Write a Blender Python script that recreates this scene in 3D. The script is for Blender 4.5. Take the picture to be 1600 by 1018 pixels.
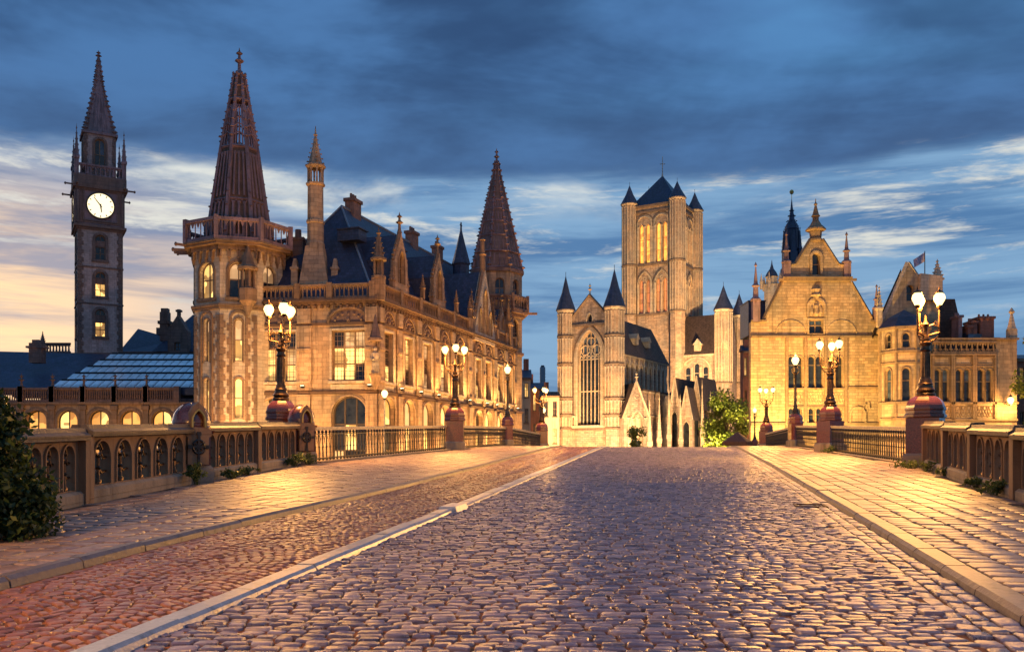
import bpy, math, random
import numpy as np
from mathutils import Vector, Matrix
from mathutils.geometry import tessellate_polygon

for o in list(bpy.data.objects):
    bpy.data.objects.remove(o, do_unlink=True)
scene = bpy.context.scene
COL = scene.collection
R = math.radians
random.seed(7)
rng = np.random.default_rng(7)

# ------------------------------------------------------------------ camera
FOC, EYE, HOR = 1400.0, 1.2, 716.0        # focal length / horizon of the 1600 px wide view, eye height (m)
cam_d = bpy.data.cameras.new('camera')
cam_d.sensor_width = 36.0
cam_d.lens = 36.0 * FOC / 1600.0
cam_d.shift_y = (HOR - 509.0) / 1600.0
cam_d.clip_start, cam_d.clip_end = 0.1, 5000.0
cam = bpy.data.objects.new('camera', cam_d)
cam.location = (0, 0, EYE)
cam.rotation_euler = (R(90), 0, 0)
COL.objects.link(cam)
scene.camera = cam

# ------------------------------------------------------------------ world: dusk sky with a cloud bank
SUN_AZ, SUN_EL = R(-33), R(2.0)           # just below the clouds, to the left of the view
world = bpy.data.worlds.new('World')
scene.world = world
world.use_nodes = True
wt = world.node_tree
wt.nodes.clear()


class NT:
    """tiny helper for node trees"""
    def __init__(s, tree): s.t = tree
    def n(s, typ, **kw):
        nd = s.t.nodes.new(typ)
        for k, v in kw.items(): setattr(nd, k, v)
        return nd
    def put(s, sock, v):
        if isinstance(v, bpy.types.NodeSocket): s.t.links.new(v, sock)
        else: sock.default_value = v
    def m(s, op, a, b=None, c=None, clamp=False):
        nd = s.n('ShaderNodeMath', operation=op, use_clamp=clamp)
        s.put(nd.inputs[0], a)
        if b is not None: s.put(nd.inputs[1], b)
        if c is not None: s.put(nd.inputs[2], c)
        return nd.outputs[0]
    def ss(s, v, lo, hi):
        nd = s.n('ShaderNodeMapRange', interpolation_type='SMOOTHSTEP')
        s.put(nd.inputs[0], v); nd.inputs[1].default_value = lo; nd.inputs[2].default_value = hi
        return nd.outputs[0]
    def mix(s, f, a, b, mode='MIX'):
        nd = s.n('ShaderNodeMix', data_type='RGBA', blend_type=mode)
        s.put(nd.inputs[0], f)
        for i, v in ((6, a), (7, b)):
            s.put(nd.inputs[i], v if isinstance(v, bpy.types.NodeSocket) else (v[0], v[1], v[2], 1))
        return nd.outputs[2]
    def noise(s, vec, scale, detail=4, rough=0.55, dist=0.0):
        nd = s.n('ShaderNodeTexNoise')
        if vec is not None: s.put(nd.inputs['Vector'], vec)
        nd.inputs['Scale'].default_value = scale; nd.inputs['Detail'].default_value = detail
        nd.inputs['Roughness'].default_value = rough; nd.inputs['Distortion'].default_value = dist
        return nd.outputs[0]
    def mapv(s, vec, scale=(1, 1, 1), loc=(0, 0, 0)):
        nd = s.n('ShaderNodeMapping')
        s.put(nd.inputs[0], vec); nd.inputs['Scale'].default_value = scale; nd.inputs['Location'].default_value = loc
        return nd.outputs[0]


w = NT(wt)
tc = w.n('ShaderNodeTexCoord').outputs['Generated']
sx = w.n('ShaderNodeSeparateXYZ'); w.put(sx.inputs[0], tc)
dx, dy, dz = sx.outputs
sky = w.n('ShaderNodeTexSky', sky_type='NISHITA')
sky.sun_disc = False
sky.sun_elevation = SUN_EL
sky.sun_rotation = SUN_AZ
sky.air_density, sky.dust_density, sky.ozone_density = 1.0, 1.2, 3.0
base = w.mix(1.0, sky.outputs[0], (0.10, 0.10, 0.10), 'MULTIPLY')
# clouds live on a flat layer overhead: direction divided by height
hgt = w.m('ADD', w.m('MAXIMUM', dz, 0.0), 0.10)
cp = w.n('ShaderNodeCombineXYZ')
w.put(cp.inputs[0], w.m('DIVIDE', dx, hgt)); w.put(cp.inputs[1], w.m('DIVIDE', dy, hgt))
cp = cp.outputs[0]
n_big = w.noise(w.mapv(cp, (0.55, 0.8, 1), (3.1, 0.4, 0)), 1.0, 5, 0.55, 0.3)
n_mid = w.noise(w.mapv(cp, (1.0, 1.5, 1), (0.7, 5.2, 0)), 1.2, 6, 0.60, 0.35)
n_lump = w.noise(w.mapv(tc, (3.2, 3.2, 7.5), (2.1, .3, 1.7)), 1.0, 5, 0.58, 0.2)
n_str = w.noise(w.mapv(tc, (2.2, 2.2, 22.0), (1.3, 0.2, 0.37)), 1.0, 6, 0.62, 0.35)      # long low streaks
n_fin = w.noise(w.mapv(tc, (5, 5, 34.0), (4.3, 0.2, 0.1)), 1.0, 6, 0.66, 0.25)
# glow over the place where the sun went down
az = w.m('ARCTAN2', dx, dy)
glow = w.m('SUBTRACT', 1.0, w.ss(w.m('ABSOLUTE', w.m('SUBTRACT', az, R(-37))), 0.12, 0.50))
lowb = w.m('SUBTRACT', 1.0, w.ss(dz, 0.17, 0.32))
glow = w.m('MULTIPLY', glow, lowb)
# lower sky: blue-grey streaks over pale gaps
low_blue = w.mix(w.ss(n_str, 0.40, 0.62), (0.085, 0.20, 0.40), (0.22, 0.39, 0.60))
low_warm = w.mix(w.ss(n_str, 0.34, 0.56), (0.34, 0.33, 0.40), (1.1, 0.74, 0.42))
low = w.mix(glow, low_blue, low_warm)
low = w.mix(w.m('MULTIPLY', w.ss(n_fin, 0.52, 0.68), w.ss(dz, 0.10, 0.22)), low, (0.72, 0.72, 0.66))
low = w.mix(0.82, base, low)
# the dark bank
edge = w.m('ADD', dz, w.m('ADD', w.m('MULTIPLY', w.m('SUBTRACT', n_big, 0.5), 0.10),
                          w.m('MULTIPLY', w.m('SUBTRACT', n_lump, 0.5), 0.06)))
bank = w.ss(edge, 0.292, 0.315)
lit = w.m('MULTIPLY', w.ss(edge, 0.250, 0.298), w.m('SUBTRACT', 1.0, bank))
lit = w.m('MULTIPLY', lit, w.ss(n_mid, 0.44, 0.62))
low = w.mix(w.m('MULTIPLY', lit, .85), low, (0.74, 0.74, 0.66))
bankc = w.mix(w.ss(w.m('ADD', w.m('MULTIPLY', n_mid, .45), w.m('MULTIPLY', n_lump, .55)), 0.40, 0.60), (0.022, 0.060, 0.150), (0.062, 0.165, 0.365))
bankc = w.mix(w.m('MULTIPLY', w.ss(n_big, 0.46, 0.62), w.ss(dz, 0.33, 0.46)), bankc, (0.10, 0.30, 0.58))
bankc = w.mix(w.m('MULTIPLY', w.ss(edge, 0.29, 0.40), 0.75), w.mix(0.5, bankc, (0.075, 0.145, 0.29)), bankc)
skyc = w.mix(bank, low, bankc)
bg = w.n('ShaderNodeBackground')
w.put(bg.inputs[0], skyc)
bg.inputs[1].default_value = 0.93
wo = w.n('ShaderNodeOutputWorld')
wt.links.new(bg.outputs[0], wo.inputs[0])

# ------------------------------------------------------------------ sun: the last warm light from the left
sd = bpy.data.lights.new('sun', 'SUN')
sd.energy, sd.angle, sd.color = 0.25, R(25), (1.0, 0.72, 0.55)
sun = bpy.data.objects.new('sun', sd)
sdir = Vector((math.sin(SUN_AZ) * math.cos(R(9)), math.cos(SUN_AZ) * math.cos(R(9)), math.sin(R(9))))
sun.rotation_euler = (-sdir).to_track_quat('-Z', 'Y').to_euler()
sun.location = (-60, 60, 60)
COL.objects.link(sun)

vs = scene.view_settings
vs.view_transform, vs.look, vs.exposure, vs.gamma, vs.use_curve_mapping = 'Standard', 'None', 0.38, 1.0, False
scene.render.engine = 'CYCLES'
cy = scene.cycles
cy.use_denoising = True
cy.max_bounces, cy.diffuse_bounces, cy.glossy_bounces, cy.transmission_bounces = 4, 2, 2, 2
cy.use_adaptive_sampling = True
cy.adaptive_threshold = 0.02
cy.sample_clamp_indirect = 4.0
cy.sample_clamp_direct = 10.0
cy.use_light_tree = True
cy.caustics_reflective = cy.caustics_refractive = False

# ------------------------------------------------------------------ materials
MAT = {}


def mat(name):
    m = bpy.data.materials.new(name); m.use_nodes = True
    t = m.node_tree
    b = t.nodes['Principled BSDF']
    MAT[name] = m
    return m, NT(t), b


def uv(k): return k.n('ShaderNodeUVMap').outputs[0]


def bump(k, b, h, strength, dist=0.02):
    nd = k.n('ShaderNodeBump')
    nd.inputs['Strength'].default_value = strength; nd.inputs['Distance'].default_value = dist
    k.put(nd.inputs['Height'], h)
    k.put(b.inputs['Normal'], nd.outputs[0])


def stone(name, col, bw=0.7, bh=0.33, var=0.22, mortar=0.55, rough=0.85, stain=0.45, bumps=0.6, warm=(1.12, 0.95, 0.78)):
    m, k, b = mat(name)
    u = uv(k)
    geo = k.n('ShaderNodeNewGeometry').outputs['Position']
    n1 = k.noise(geo, 0.35, 2, 0.6); n2 = k.noise(geo, 3.5, 3, 0.65); n3 = k.noise(geo, 22.0, 1, 0.6)
    n4 = k.noise(k.mapv(geo, (2.2, 2.2, 0.22)), 1.0, 3, 0.65)          # soot and rain streaks
    br = k.n('ShaderNodeTexBrick')
    k.put(br.inputs['Vector'], u)
    br.inputs['Color1'].default_value = (1 - var, 1 - var, 1 - var, 1)
    br.inputs['Color2'].default_value = (1 + var * .5, 1 + var * .5, 1 + var * .5, 1)
    br.inputs['Mortar'].default_value = (mortar, mortar, mortar, 1)
    br.inputs['Scale'].default_value = 1.0
    br.inputs['Mortar Size'].default_value = 0.016
    br.inputs['Mortar Smooth'].default_value = 0.3
    br.inputs['Brick Width'].default_value = bw; br.inputs['Row Height'].default_value = bh
    c = k.mix(k.ss(n1, 0.3, 0.7), tuple(x * y for x, y in zip(col, warm)), tuple(x * (1 - stain * .5) for x in col))
    c = k.mix(1.0, c, br.outputs[0], 'MULTIPLY')
    c = k.mix(k.m('MULTIPLY', k.ss(n2, 0.5, 0.75), stain), c, tuple(x * 0.4 for x in col))
    c = k.mix(k.m('MULTIPLY', k.ss(n4, 0.48, 0.70), stain * 1.15), c, (col[0] * .30, col[1] * .26, col[2] * .24))
    k.put(b.inputs['Base Color'], c)
    b.inputs['Roughness'].default_value = rough
    h = k.m('ADD', k.m('MULTIPLY', br.outputs['Fac'], -0.7), k.m('ADD', k.m('MULTIPLY', n2, 0.5), k.m('MULTIPLY', n3, 0.35)))
    bump(k, b, h, bumps, 0.03)
    return m


def plain(name, col, rough=0.6, metal=0.0, nscale=8.0, nvar=0.25, bumps=0.2, spec=0.5, coat=0.0):
    m, k, b = mat(name)
    geo = k.n('ShaderNodeTexCoord').outputs['Object']
    n = k.noise(geo, nscale, 5, 0.6); n2 = k.noise(geo, nscale * 7, 3, 0.6)
    c = k.mix(k.ss(n, 0.3, 0.7), tuple(x * (1 - nvar) for x in col), tuple(min(1, x * (1 + nvar)) for x in col))
    k.put(b.inputs['Base Color'], c)
    k.put(b.inputs['Roughness'], k.m('ADD', rough - 0.08, k.m('MULTIPLY', n2, 0.16)))
    b.inputs['Metallic'].default_value = metal
    b.inputs['Specular IOR Level'].default_value = spec
    b.inputs['Coat Weight'].default_value = coat
    if bumps: bump(k, b, k.m('ADD', n, k.m('MULTIPLY', n2, 0.5)), bumps, 0.01)
    return m


def emit(name, col, strength, var=0.0, base=(0.3, 0.25, 0.15)):
    m, k, b = mat(name)
    b.inputs['Base Color'].default_value = (*base, 1)
    b.inputs['Roughness'].default_value = 0.3
    if var:
        geo = k.n('ShaderNodeNewGeometry').outputs['Position']
        vo = k.n('ShaderNodeTexVoronoi', distance='CHEBYCHEV')
        k.put(vo.inputs['Vector'], k.mapv(geo, (1.1, 1.1, .8))); vo.inputs['Scale'].default_value = 1.0
        sv = k.n('ShaderNodeSeparateColor'); k.put(sv.inputs[0], vo.outputs['Color'])
        n2 = k.noise(geo, 1.6, 4, 0.7)
        f = k.m('MULTIPLY', k.ss(sv.outputs[0], 0.05, 0.75), k.m('ADD', 0.35, n2))
        c = k.mix(f, tuple(x * (1 - var) * y for x, y in zip(col, (1.0, 0.8, 0.6))), tuple(x * 1.15 for x in col))
        k.put(b.inputs['Emission Color'], c)
    else:
        b.inputs['Emission Color'].default_value = (*col, 1)
    b.inputs['Emission Strength'].default_value = strength
    m.cycles.emission_sampling = 'NONE'
    return m


stone('stone_post', (0.44, 0.33, 0.24), 0.8, 0.36, stain=0.6, var=.26)
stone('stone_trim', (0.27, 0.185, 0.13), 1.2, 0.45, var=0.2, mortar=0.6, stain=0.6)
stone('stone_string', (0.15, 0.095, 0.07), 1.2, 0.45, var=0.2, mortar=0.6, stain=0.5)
stone('stone_pale', (0.55, 0.47, 0.38), 0.6, 0.30, stain=0.35)
stone('stone_spire', (0.285, 0.20, 0.215), 0.9, 0.55, var=.12, mortar=.8, stain=0.6, warm=(1.1, .95, .95))
stone('stone_tower', (0.46, 0.355, 0.34), 0.5, 0.24, stain=0.4, warm=(1.05, .97, .95))
stone('stone_quoin', (0.20, 0.135, 0.125), 0.8, 0.40, stain=0.4)
stone('stone_church', (0.44, 0.345, 0.275), 0.7, 0.32, stain=0.6, var=0.32, mortar=.4, bumps=1.0)
stone('stone_churchtrim', (0.50, 0.43, 0.34), 1.0, 0.40, stain=0.45)
stone('stone_churchdark', (0.20, 0.15, 0.12), 1.0, 0.40, stain=0.5)
stone('stone_guild', (0.47, 0.36, 0.235), 0.62, 0.29, stain=0.5, var=0.30, mortar=0.55, bumps=0.9)
stone('stone_guildtrim', (0.30, 0.22, 0.14), 1.0, 0.5, stain=0.55, var=0.15)
stone('stone_corner', (0.46, 0.36, 0.24), 0.8, 0.36, stain=0.45, var=0.3)
stone('stone_parapet', (0.30, 0.20, 0.125), 1.3, 0.9, var=0.1, mortar=0.8, stain=0.55, bumps=0.5)
stone('stone_coping', (0.105, 0.088, 0.08), 1.3, 0.9, var=0.15, mortar=0.6, stain=0.5, rough=0.6)
stone('stone_plinth', (0.30, 0.27, 0.23), 1.3, 0.9, var=0.1, mortar=0.8, stain=0.6)
stone('brick_red', (0.26, 0.12, 0.09), 0.25, 0.08, var=0.3, mortar=1.3, stain=0.4)
stone('render_pale', (0.5, 0.43, 0.33), 3.0, 3.0, var=0.05, mortar=0.9, stain=0.3)
stone('slate', (0.040, 0.048, 0.092), 0.35, 0.28, var=0.35, mortar=0.35, rough=0.48, stain=0.3, warm=(1, 1, 1.1))
stone('slate_brown', (0.085, 0.055, 0.045), 0.35, 0.28, var=0.35, mortar=0.35, rough=0.85, stain=0.3, warm=(1, 1, 1))
plain('water', (0.012, 0.018, 0.022), 0.12, 0, 0.6, 0.3, 0.5)
plain('lead', (0.20, 0.22, 0.26), 0.5, 0.3)
plain('granite_red', (0.105, 0.026, 0.013), 0.28, 0, 30.0, 0.45, 0.05, coat=0.5)
plain('iron', (0.03, 0.026, 0.024), 0.40, 0.35, 12.0, 0.4, 0.15)
plain('iron_bronze', (0.085, 0.048, 0.026), 0.38, 0.75, 12.0, 0.4, 0.15)
plain('rust', (0.075, 0.03, 0.02), 0.8)
plain('iron_pale', (0.30, 0.28, 0.25), 0.42, 0.2, 12.0, 0.4, 0.15)
plain('gilt', (0.55, 0.36, 0.10), 0.4, 0.6, 9.0, 0.3, 0.1)
plain('glass_dark', (0.018, 0.022, 0.030), 0.12, 0, 1.5, 0.5, 0.03)
plain('glass_blue', (0.05, 0.075, 0.12), 0.15, 0, 1.5, 0.5, 0.03)
plain('glass_roof', (0.62, 0.68, 0.75), 0.2, 0, 0.8, 0.35, 0.03)  # pale blue-white colour stands in for the sky mirrored in the glazing
plain('louvre', (0.34, 0.14, 0.06), 0.7)
plain('canvas_dark', (0.055, 0.028, 0.024), 0.75)
plain('wood_dark', (0.06, 0.04, 0.03), 0.6)
plain('bark', (0.075, 0.05, 0.035), 0.9, 0, 6.0, 0.4, 0.8)
plain('dial', (0.8, 0.78, 0.7), 0.4)
emit('lit_warm', (1.0, 0.58, 0.16), 1.5, 0.8)
emit('lit_orange', (1.0, 0.42, 0.08), 1.0, 0.6)
emit('lit_dim', (0.80, 0.45, 0.20), 0.7, 0.8)
emit('lit_belfry', (1.0, 0.36, 0.04), 1.5, 0.5)
emit('lit_red', (0.85, 0.18, 0.04), 0.7, 0.6)
emit('lit_clock', (1.0, 0.84, 0.52), 1.25)
emit('lamp_glass', (1.0, 0.76, 0.30), 2.2)
emit('flood_lens', (1.0, 0.80, 0.45), 12.0)

# setts, slabs: colour and gloss vary stone by stone through the 'rnd' attribute


def paving(name, c1, c2, c3, rough=0.42, grain=30.0, bumps=0.5, spec=0.5):
    m, k, b = mat(name)
    at = k.n('ShaderNodeAttribute', attribute_name='rnd')
    r = at.outputs['Fac']
    geo = k.n('ShaderNodeNewGeometry').outputs['Position']
    n1 = k.noise(geo, 0.45, 2, 0.6); n2 = k.noise(geo, grain, 3, 0.7); n3 = k.noise(geo, 7.0, 3, 0.65)
    rr = k.n('ShaderNodeValToRGB')
    cr = rr.color_ramp
    cr.elements[0].color = (*c1, 1); cr.elements[1].color = (*c3, 1)
    e = cr.elements.new(0.5); e.color = (*c2, 1)
    k.put(rr.inputs[0], k.m('ADD', k.m('MULTIPLY', r, 0.75), k.m('MULTIPLY', n1, 0.25)))
    c = k.mix(k.ss(n3, 0.48, 0.75), rr.outputs[0], tuple(x * 0.45 for x in c2))
    c = k.mix(k.m('MULTIPLY', k.ss(n2, 0.5, 0.8), 0.5), c, tuple(min(1, x * 1.5) for x in c3))
    k.put(b.inputs['Base Color'], c)
    k.put(b.inputs['Roughness'], k.m('ADD', rough - 0.14, k.m('ADD', k.m('MULTIPLY', n2, 0.2), k.m('MULTIPLY', r, 0.12))))
    b.inputs['Specular IOR Level'].default_value = spec
    bump(k, b, k.m('ADD', n2, k.m('MULTIPLY', n3, 1.2)), bumps, 0.012)
    return m


paving('sett', (0.045, 0.034, 0.058), (0.13, 0.098, 0.145), (0.31, 0.255, 0.29), 0.33, spec=1.0)
paving('sett_small', (0.14, 0.052, 0.038), (0.25, 0.10, 0.068), (0.36, 0.17, 0.115), 0.36, spec=.7)
paving('slab', (0.17, 0.105, 0.095), (0.27, 0.185, 0.155), (0.36, 0.265, 0.215), 0.42, 24.0, 0.35)
paving('kerb', (0.075, 0.06, 0.062), (0.115, 0.095, 0.095), (0.16, 0.135, 0.135), 0.42, 26.0, 0.3)
paving('strip', (0.26, 0.28, 0.31), (0.34, 0.36, 0.39), (0.42, 0.44, 0.47), 0.34, 26.0, 0.3)  # pale blue-grey stone, lightened and blued to paint in the reflected sky


def dirt(name, c1, c2, rough=0.9):
    m, k, b = mat(name)
    geo = k.n('ShaderNodeNewGeometry').outputs['Position']
    n1 = k.noise(geo, 0.8, 5, 0.6); n2 = k.noise(geo, 18.0, 5, 0.7)
    k.put(b.inputs['Base Color'], k.mix(k.ss(k.m('ADD', k.m('MULTIPLY', n1, .6), k.m('MULTIPLY', n2, .4)), .35, .65), c1, c2))
    b.inputs['Roughness'].default_value = rough
    bump(k, b, n2, 0.6, 0.02)


dirt('joint', (0.13, 0.045, 0.016), (0.33, 0.115, 0.03))
dirt('joint_grey', (0.035, 0.026, 0.02), (0.07, 0.05, 0.035))
dirt('ground', (0.04, 0.036, 0.034), (0.075, 0.065, 0.058))


def leafmat(name, c1, c2):
    m, k, b = mat(name)
    at = k.n('ShaderNodeAttribute', attribute_name='rnd').outputs['Fac']
    k.put(b.inputs['Base Color'], k.mix(at, c1, c2))
    b.inputs['Roughness'].default_value = 0.5
    b.inputs['Specular IOR Level'].default_value = 0.35
    t = k.n('ShaderNodeBsdfTranslucent')
    k.put(t.inputs[0], k.mix(at, tuple(x * 1.3 for x in c1), tuple(x * 1.3 for x in c2)))
    ms = k.n('ShaderNodeMixShader'); ms.inputs[0].default_value = 0.3
    k.t.links.new(b.outputs[0], ms.inputs[1]); k.t.links.new(t.outputs[0], ms.inputs[2])
    k.t.links.new(ms.outputs[0], k.t.nodes['Material Output'].inputs[0])


leafmat('leaf_dark', (0.012, 0.024, 0.008), (0.05, 0.085, 0.022))
leafmat('leaf_tree', (0.09, 0.13, 0.02), (0.26, 0.28, 0.05))
leafmat('leaf_weed', (0.04, 0.07, 0.02), (0.12, 0.15, 0.04))

# ------------------------------------------------------------------ geometry helpers


def W(u, v, d): return Vector(((u - 800) / FOC * d, d, EYE + (HOR - v) / FOC * d))
def X(u, d): return (u - 800) / FOC * d
def Z(v, d): return EYE + (HOR - v) / FOC * d


class Face:
    """vertical plane through p0 -> p1 (left to right as seen); local x along it, local y inward, z up"""
    def __init__(s, p0, p1, slope=0.0, z0=0.0):
        s.p0 = Vector((p0[0], p0[1])); s.p1 = Vector((p1[0], p1[1]))
        d = s.p1 - s.p0
        s.L = d.length; s.e = d / s.L
        s.slope = slope; s.z0 = z0
    def M(s, dx=0.0, dy=0.0):
        e = s.e
        ox = s.p0.x + e.x * dx - e.y * dy; oy = s.p0.y + e.y * dx + e.x * dy
        return Matrix(((e.x, -e.y, 0, ox), (e.y, e.x, 0, oy), (s.slope, 0, 1, s.z0 + s.slope * dx), (0, 0, 0, 1)))
    def su(s, u):
        k = (u - 800) / FOC
        return (k * s.p0.y - s.p0.x) / (s.e.x - k * s.e.y)
    def d(s, x): return s.p0.y + s.e.y * x
    def z(s, u, v): return Z(v, s.d(s.su(u)))
    def at(s, x, y=0.0): return Vector((s.p0.x + s.e.x * x - s.e.y * y, s.p0.y + s.e.y * x + s.e.x * y))


def archH(kind, w_, rise=None):
    """height of an arch above its springing as a function of x in [-w/2, w/2], and its rise"""
    hw = w_ / 2
    if kind == 'round':
        return (lambda x: math.sqrt(max(0, hw * hw - x * x))), hw
    if kind == 'point':
        r = w_ * 1.05
        f = lambda x: math.sqrt(max(0, r * r - (abs(x) + r - hw) ** 2))
        return f, f(0)
    if kind == 'seg':
        rs = rise if rise else w_ * .25
        return (lambda x: rs * math.sqrt(max(0, 1 - (x / hw) ** 2))), rs
    return (lambda x: 0.0), 0.0


def outline(cx, w_, z0, zt, kind='rect', n=10, rise=None):
    """counter-clockwise outline of an opening whose top is zt"""
    hw = w_ / 2
    if kind == 'rect':
        return [(cx - hw, z0), (cx + hw, z0), (cx + hw, zt), (cx - hw, zt)]
    f, rs = archH(kind, w_, rise)
    zs = zt - rs
    pts = [(cx - hw, z0), (cx + hw, z0)]
    for i in range(n + 1):
        a = math.pi * i / n
        x = hw * math.cos(a)
        pts.append((cx + x, zs + f(x)))
    return pts


class MB:
    def __init__(s, M=None):
        s.v, s.l, s.f = [], [], []
        s.M = M or Matrix()
    def add(s, pts, faces):
        b = len(s.v)
        for p in pts:
            p = Vector(p); s.l.append(p); s.v.append(s.M @ p)
        for f in faces: s.f.append(tuple(b + i for i in f))
        return s
    def box(s, x0, x1, y0, y1, z0, z1):
        p = [(x0, y0, z0), (x1, y0, z0), (x1, y1, z0), (x0, y1, z0), (x0, y0, z1), (x1, y0, z1), (x1, y1, z1), (x0, y1, z1)]
        return s.add(p, [(0, 3, 2, 1), (4, 5, 6, 7), (0, 1, 5, 4), (1, 2, 6, 5), (2, 3, 7, 6), (3, 0, 4, 7)])
    def frustum(s, x0, x1, y0, y1, z0, z1, ix, iy=None):
        iy = ix if iy is None else iy
        p = [(x0, y0, z0), (x1, y0, z0), (x1, y1, z0), (x0, y1, z0), (x0 + ix, y0 + iy, z1), (x1 - ix, y0 + iy, z1), (x1 - ix, y1 - iy, z1), (x0 + ix, y1 - iy, z1)]
        return s.add(p, [(0, 3, 2, 1), (4, 5, 6, 7), (0, 1, 5, 4), (1, 2, 6, 5), (2, 3, 7, 6), (3, 0, 4, 7)])
    def panel(s, outer, holes, y0, y1):
        """flat slab in the x-z plane with holes; y0 = front (towards the viewer), y1 = back"""
        loops = [outer] + list(holes)
        flat = [p for lp in loops for p in lp]
        tris = tessellate_polygon([[Vector((x, z, 0)) for x, z in lp] for lp in loops])
        n = len(flat)
        pts = [(x, y0, z) for x, z in flat] + [(x, y1, z) for x, z in flat]
        faces = []
        for t in tris:
            a, b, c = t
            ar = (flat[b][0] - flat[a][0]) * (flat[c][1] - flat[a][1]) - (flat[b][1] - flat[a][1]) * (flat[c][0] - flat[a][0])
            if ar < 0: a, c = c, a
            faces.append((a, b, c)); faces.append((c + n, b + n, a + n))
        o = 0
        for lp in loops:
            m = len(lp)
            ar = sum(lp[i][0] * lp[(i + 1) % m][1] - lp[(i + 1) % m][0] * lp[i][1] for i in range(m))
            want = ar > 0 if o == 0 else ar < 0
            for i in range(m):
                a, b = o + i, o + (i + 1) % m
                faces.append((a, a + n, b + n, b) if want else (b, b + n, a + n, a))
            o += m
        return s.add(pts, faces)
    def ring(s, cx, w_, z0, zt, kind, t, y0, y1, n=12, rise=None):
        """arch moulding of thickness t around an opening"""
        a = outline(cx, w_ + 2 * t, z0, zt + t, kind, n, rise and rise + t)[1:]
        b = outline(cx, w_, z0, zt, kind, n, rise)[1:]
        if kind == 'rect':
            a = a + [(cx - w_ / 2 - t, z0)]; b = b + [(cx - w_ / 2, z0)]
        a = a if kind == 'rect' else a + [(cx - w_ / 2 - t, z0)]
        b = b if kind == 'rect' else b + [(cx - w_ / 2, z0)]
        return s.panel(a + b[::-1], [], y0, y1)
    def lathe(s, prof, n=8, cx=0.0, cy=0.0, ph=0.0, cap=True, sy=1.0):
        pts, faces = [], []
        m = len(prof)
        for r, z in prof:
            for i in range(n):
                a = ph + 2 * math.pi * i / n
                pts.append((cx + r * math.cos(a), cy + r * math.sin(a) * sy, z))
        for j in range(m - 1):
            for i in range(n):
                k = (i + 1) % n
                faces.append((j * n + i, j * n + k, (j + 1) * n + k, (j + 1) * n + i))
        if cap:
            faces.append(tuple(range(n - 1, -1, -1)))
            faces.append(tuple((m - 1) * n + i for i in range(n)))
        return s.add(pts, faces)
    def tube(s, pts, r, n=6, r1=None):
        pts = [Vector(p) for p in pts]
        m = len(pts)
        vs_, fs = [], []
        for j, p in enumerate(pts):
            t = (pts[min(j + 1, m - 1)] - pts[max(j - 1, 0)]).normalized()
            a = t.cross(Vector((0, 0, 1)) if abs(t.z) < .95 else Vector((1, 0, 0))).normalized()
            b = t.cross(a)
            rr = r if r1 is None else r + (r1 - r) * j / max(1, m - 1)
            for i in range(n):
                q = 2 * math.pi * i / n
                vs_.append(p + (a * math.cos(q) + b * math.sin(q)) * rr)
        for j in range(m - 1):
            for i in range(n):
                k = (i + 1) % n
                fs.append((j * n + i, (j + 1) * n + i, (j + 1) * n + k, j * n + k))
        fs.append(tuple(range(n))); fs.append(tuple((m - 1) * n + i for i in range(n - 1, -1, -1)))
        return s.add(vs_, fs)
    def poly(s, *pts): return s.add(pts, [tuple(range(len(pts)))])
    def solid(s, top, th=0.15):
        """a sloping sheet (any planar polygon) with thickness downwards"""
        n = len(top)
        low = [Vector(p) - Vector((0, 0, th)) for p in top]
        fs = [tuple(range(n)), tuple(range(2 * n - 1, n - 1, -1))]
        for i in range(n):
            k = (i + 1) % n
            fs.append((i, i + n, k + n, k))
        return s.add(list(top) + low, fs)
    def mesh(s, name, m, off=Vector((0, 0, 0)), smooth=None):
        me = bpy.data.meshes.new(name)
        me.from_pydata([tuple(p - off) for p in s.v], [], s.f)
        ul = me.uv_layers.new(name='UVMap')
        l, data, i = s.l, [], 0
        for f in s.f:
            p0, p1, p2 = l[f[0]], l[f[1]], l[f[2]]
            nx, ny, nz = (p1 - p0).cross(p2 - p0)
            nx, ny, nz = abs(nx), abs(ny), abs(nz)
            if nz > nx * 1.4 and nz > ny * 1.4:
                for q in f: data += (l[q][0], l[q][1])
            elif nx > ny:
                for q in f: data += (l[q][1], l[q][2])
            else:
                for q in f: data += (l[q][0], l[q][2])
        ul.data.foreach_set('uv', data)
        if m: me.materials.append(MAT[m])
        if smooth is not None:
            me.shade_smooth()
            me.set_sharp_from_angle(angle=R(smooth))
        me.update()
        return me
    def build(s, name, m, parent=None, smooth=None):
        off = wloc(parent)
        return link(name, s.mesh(name, m, off, smooth), parent)


def wloc(o):
    v = Vector((0, 0, 0))
    while o is not None:
        v += o.location; o = o.parent
    return v


def link(name, me, parent=None, M=None):
    o = bpy.data.objects.new(name, me)
    if parent is not None: o.parent = parent
    if M is not None: o.matrix_local = M
    COL.objects.link(o)
    return o


def tag(o, label, cat, group=None):
    o['label'] = label; o['category'] = cat
    if group: o['group'] = group
    return o


def root(name, loc, label, cat, group=None):
    o = bpy.data.objects.new(name, None)
    o.location = loc; o.empty_display_size = 0.5
    COL.objects.link(o)
    return tag(o, label, cat, group)


def structure(o): o['kind'] = 'structure'; return o


def copy_tree(o, parent=None):
    c = o.copy(); COL.objects.link(c); c.parent = parent
    for ch in list(o.children): copy_tree(ch, c)
    return c


_cache = {}


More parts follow.
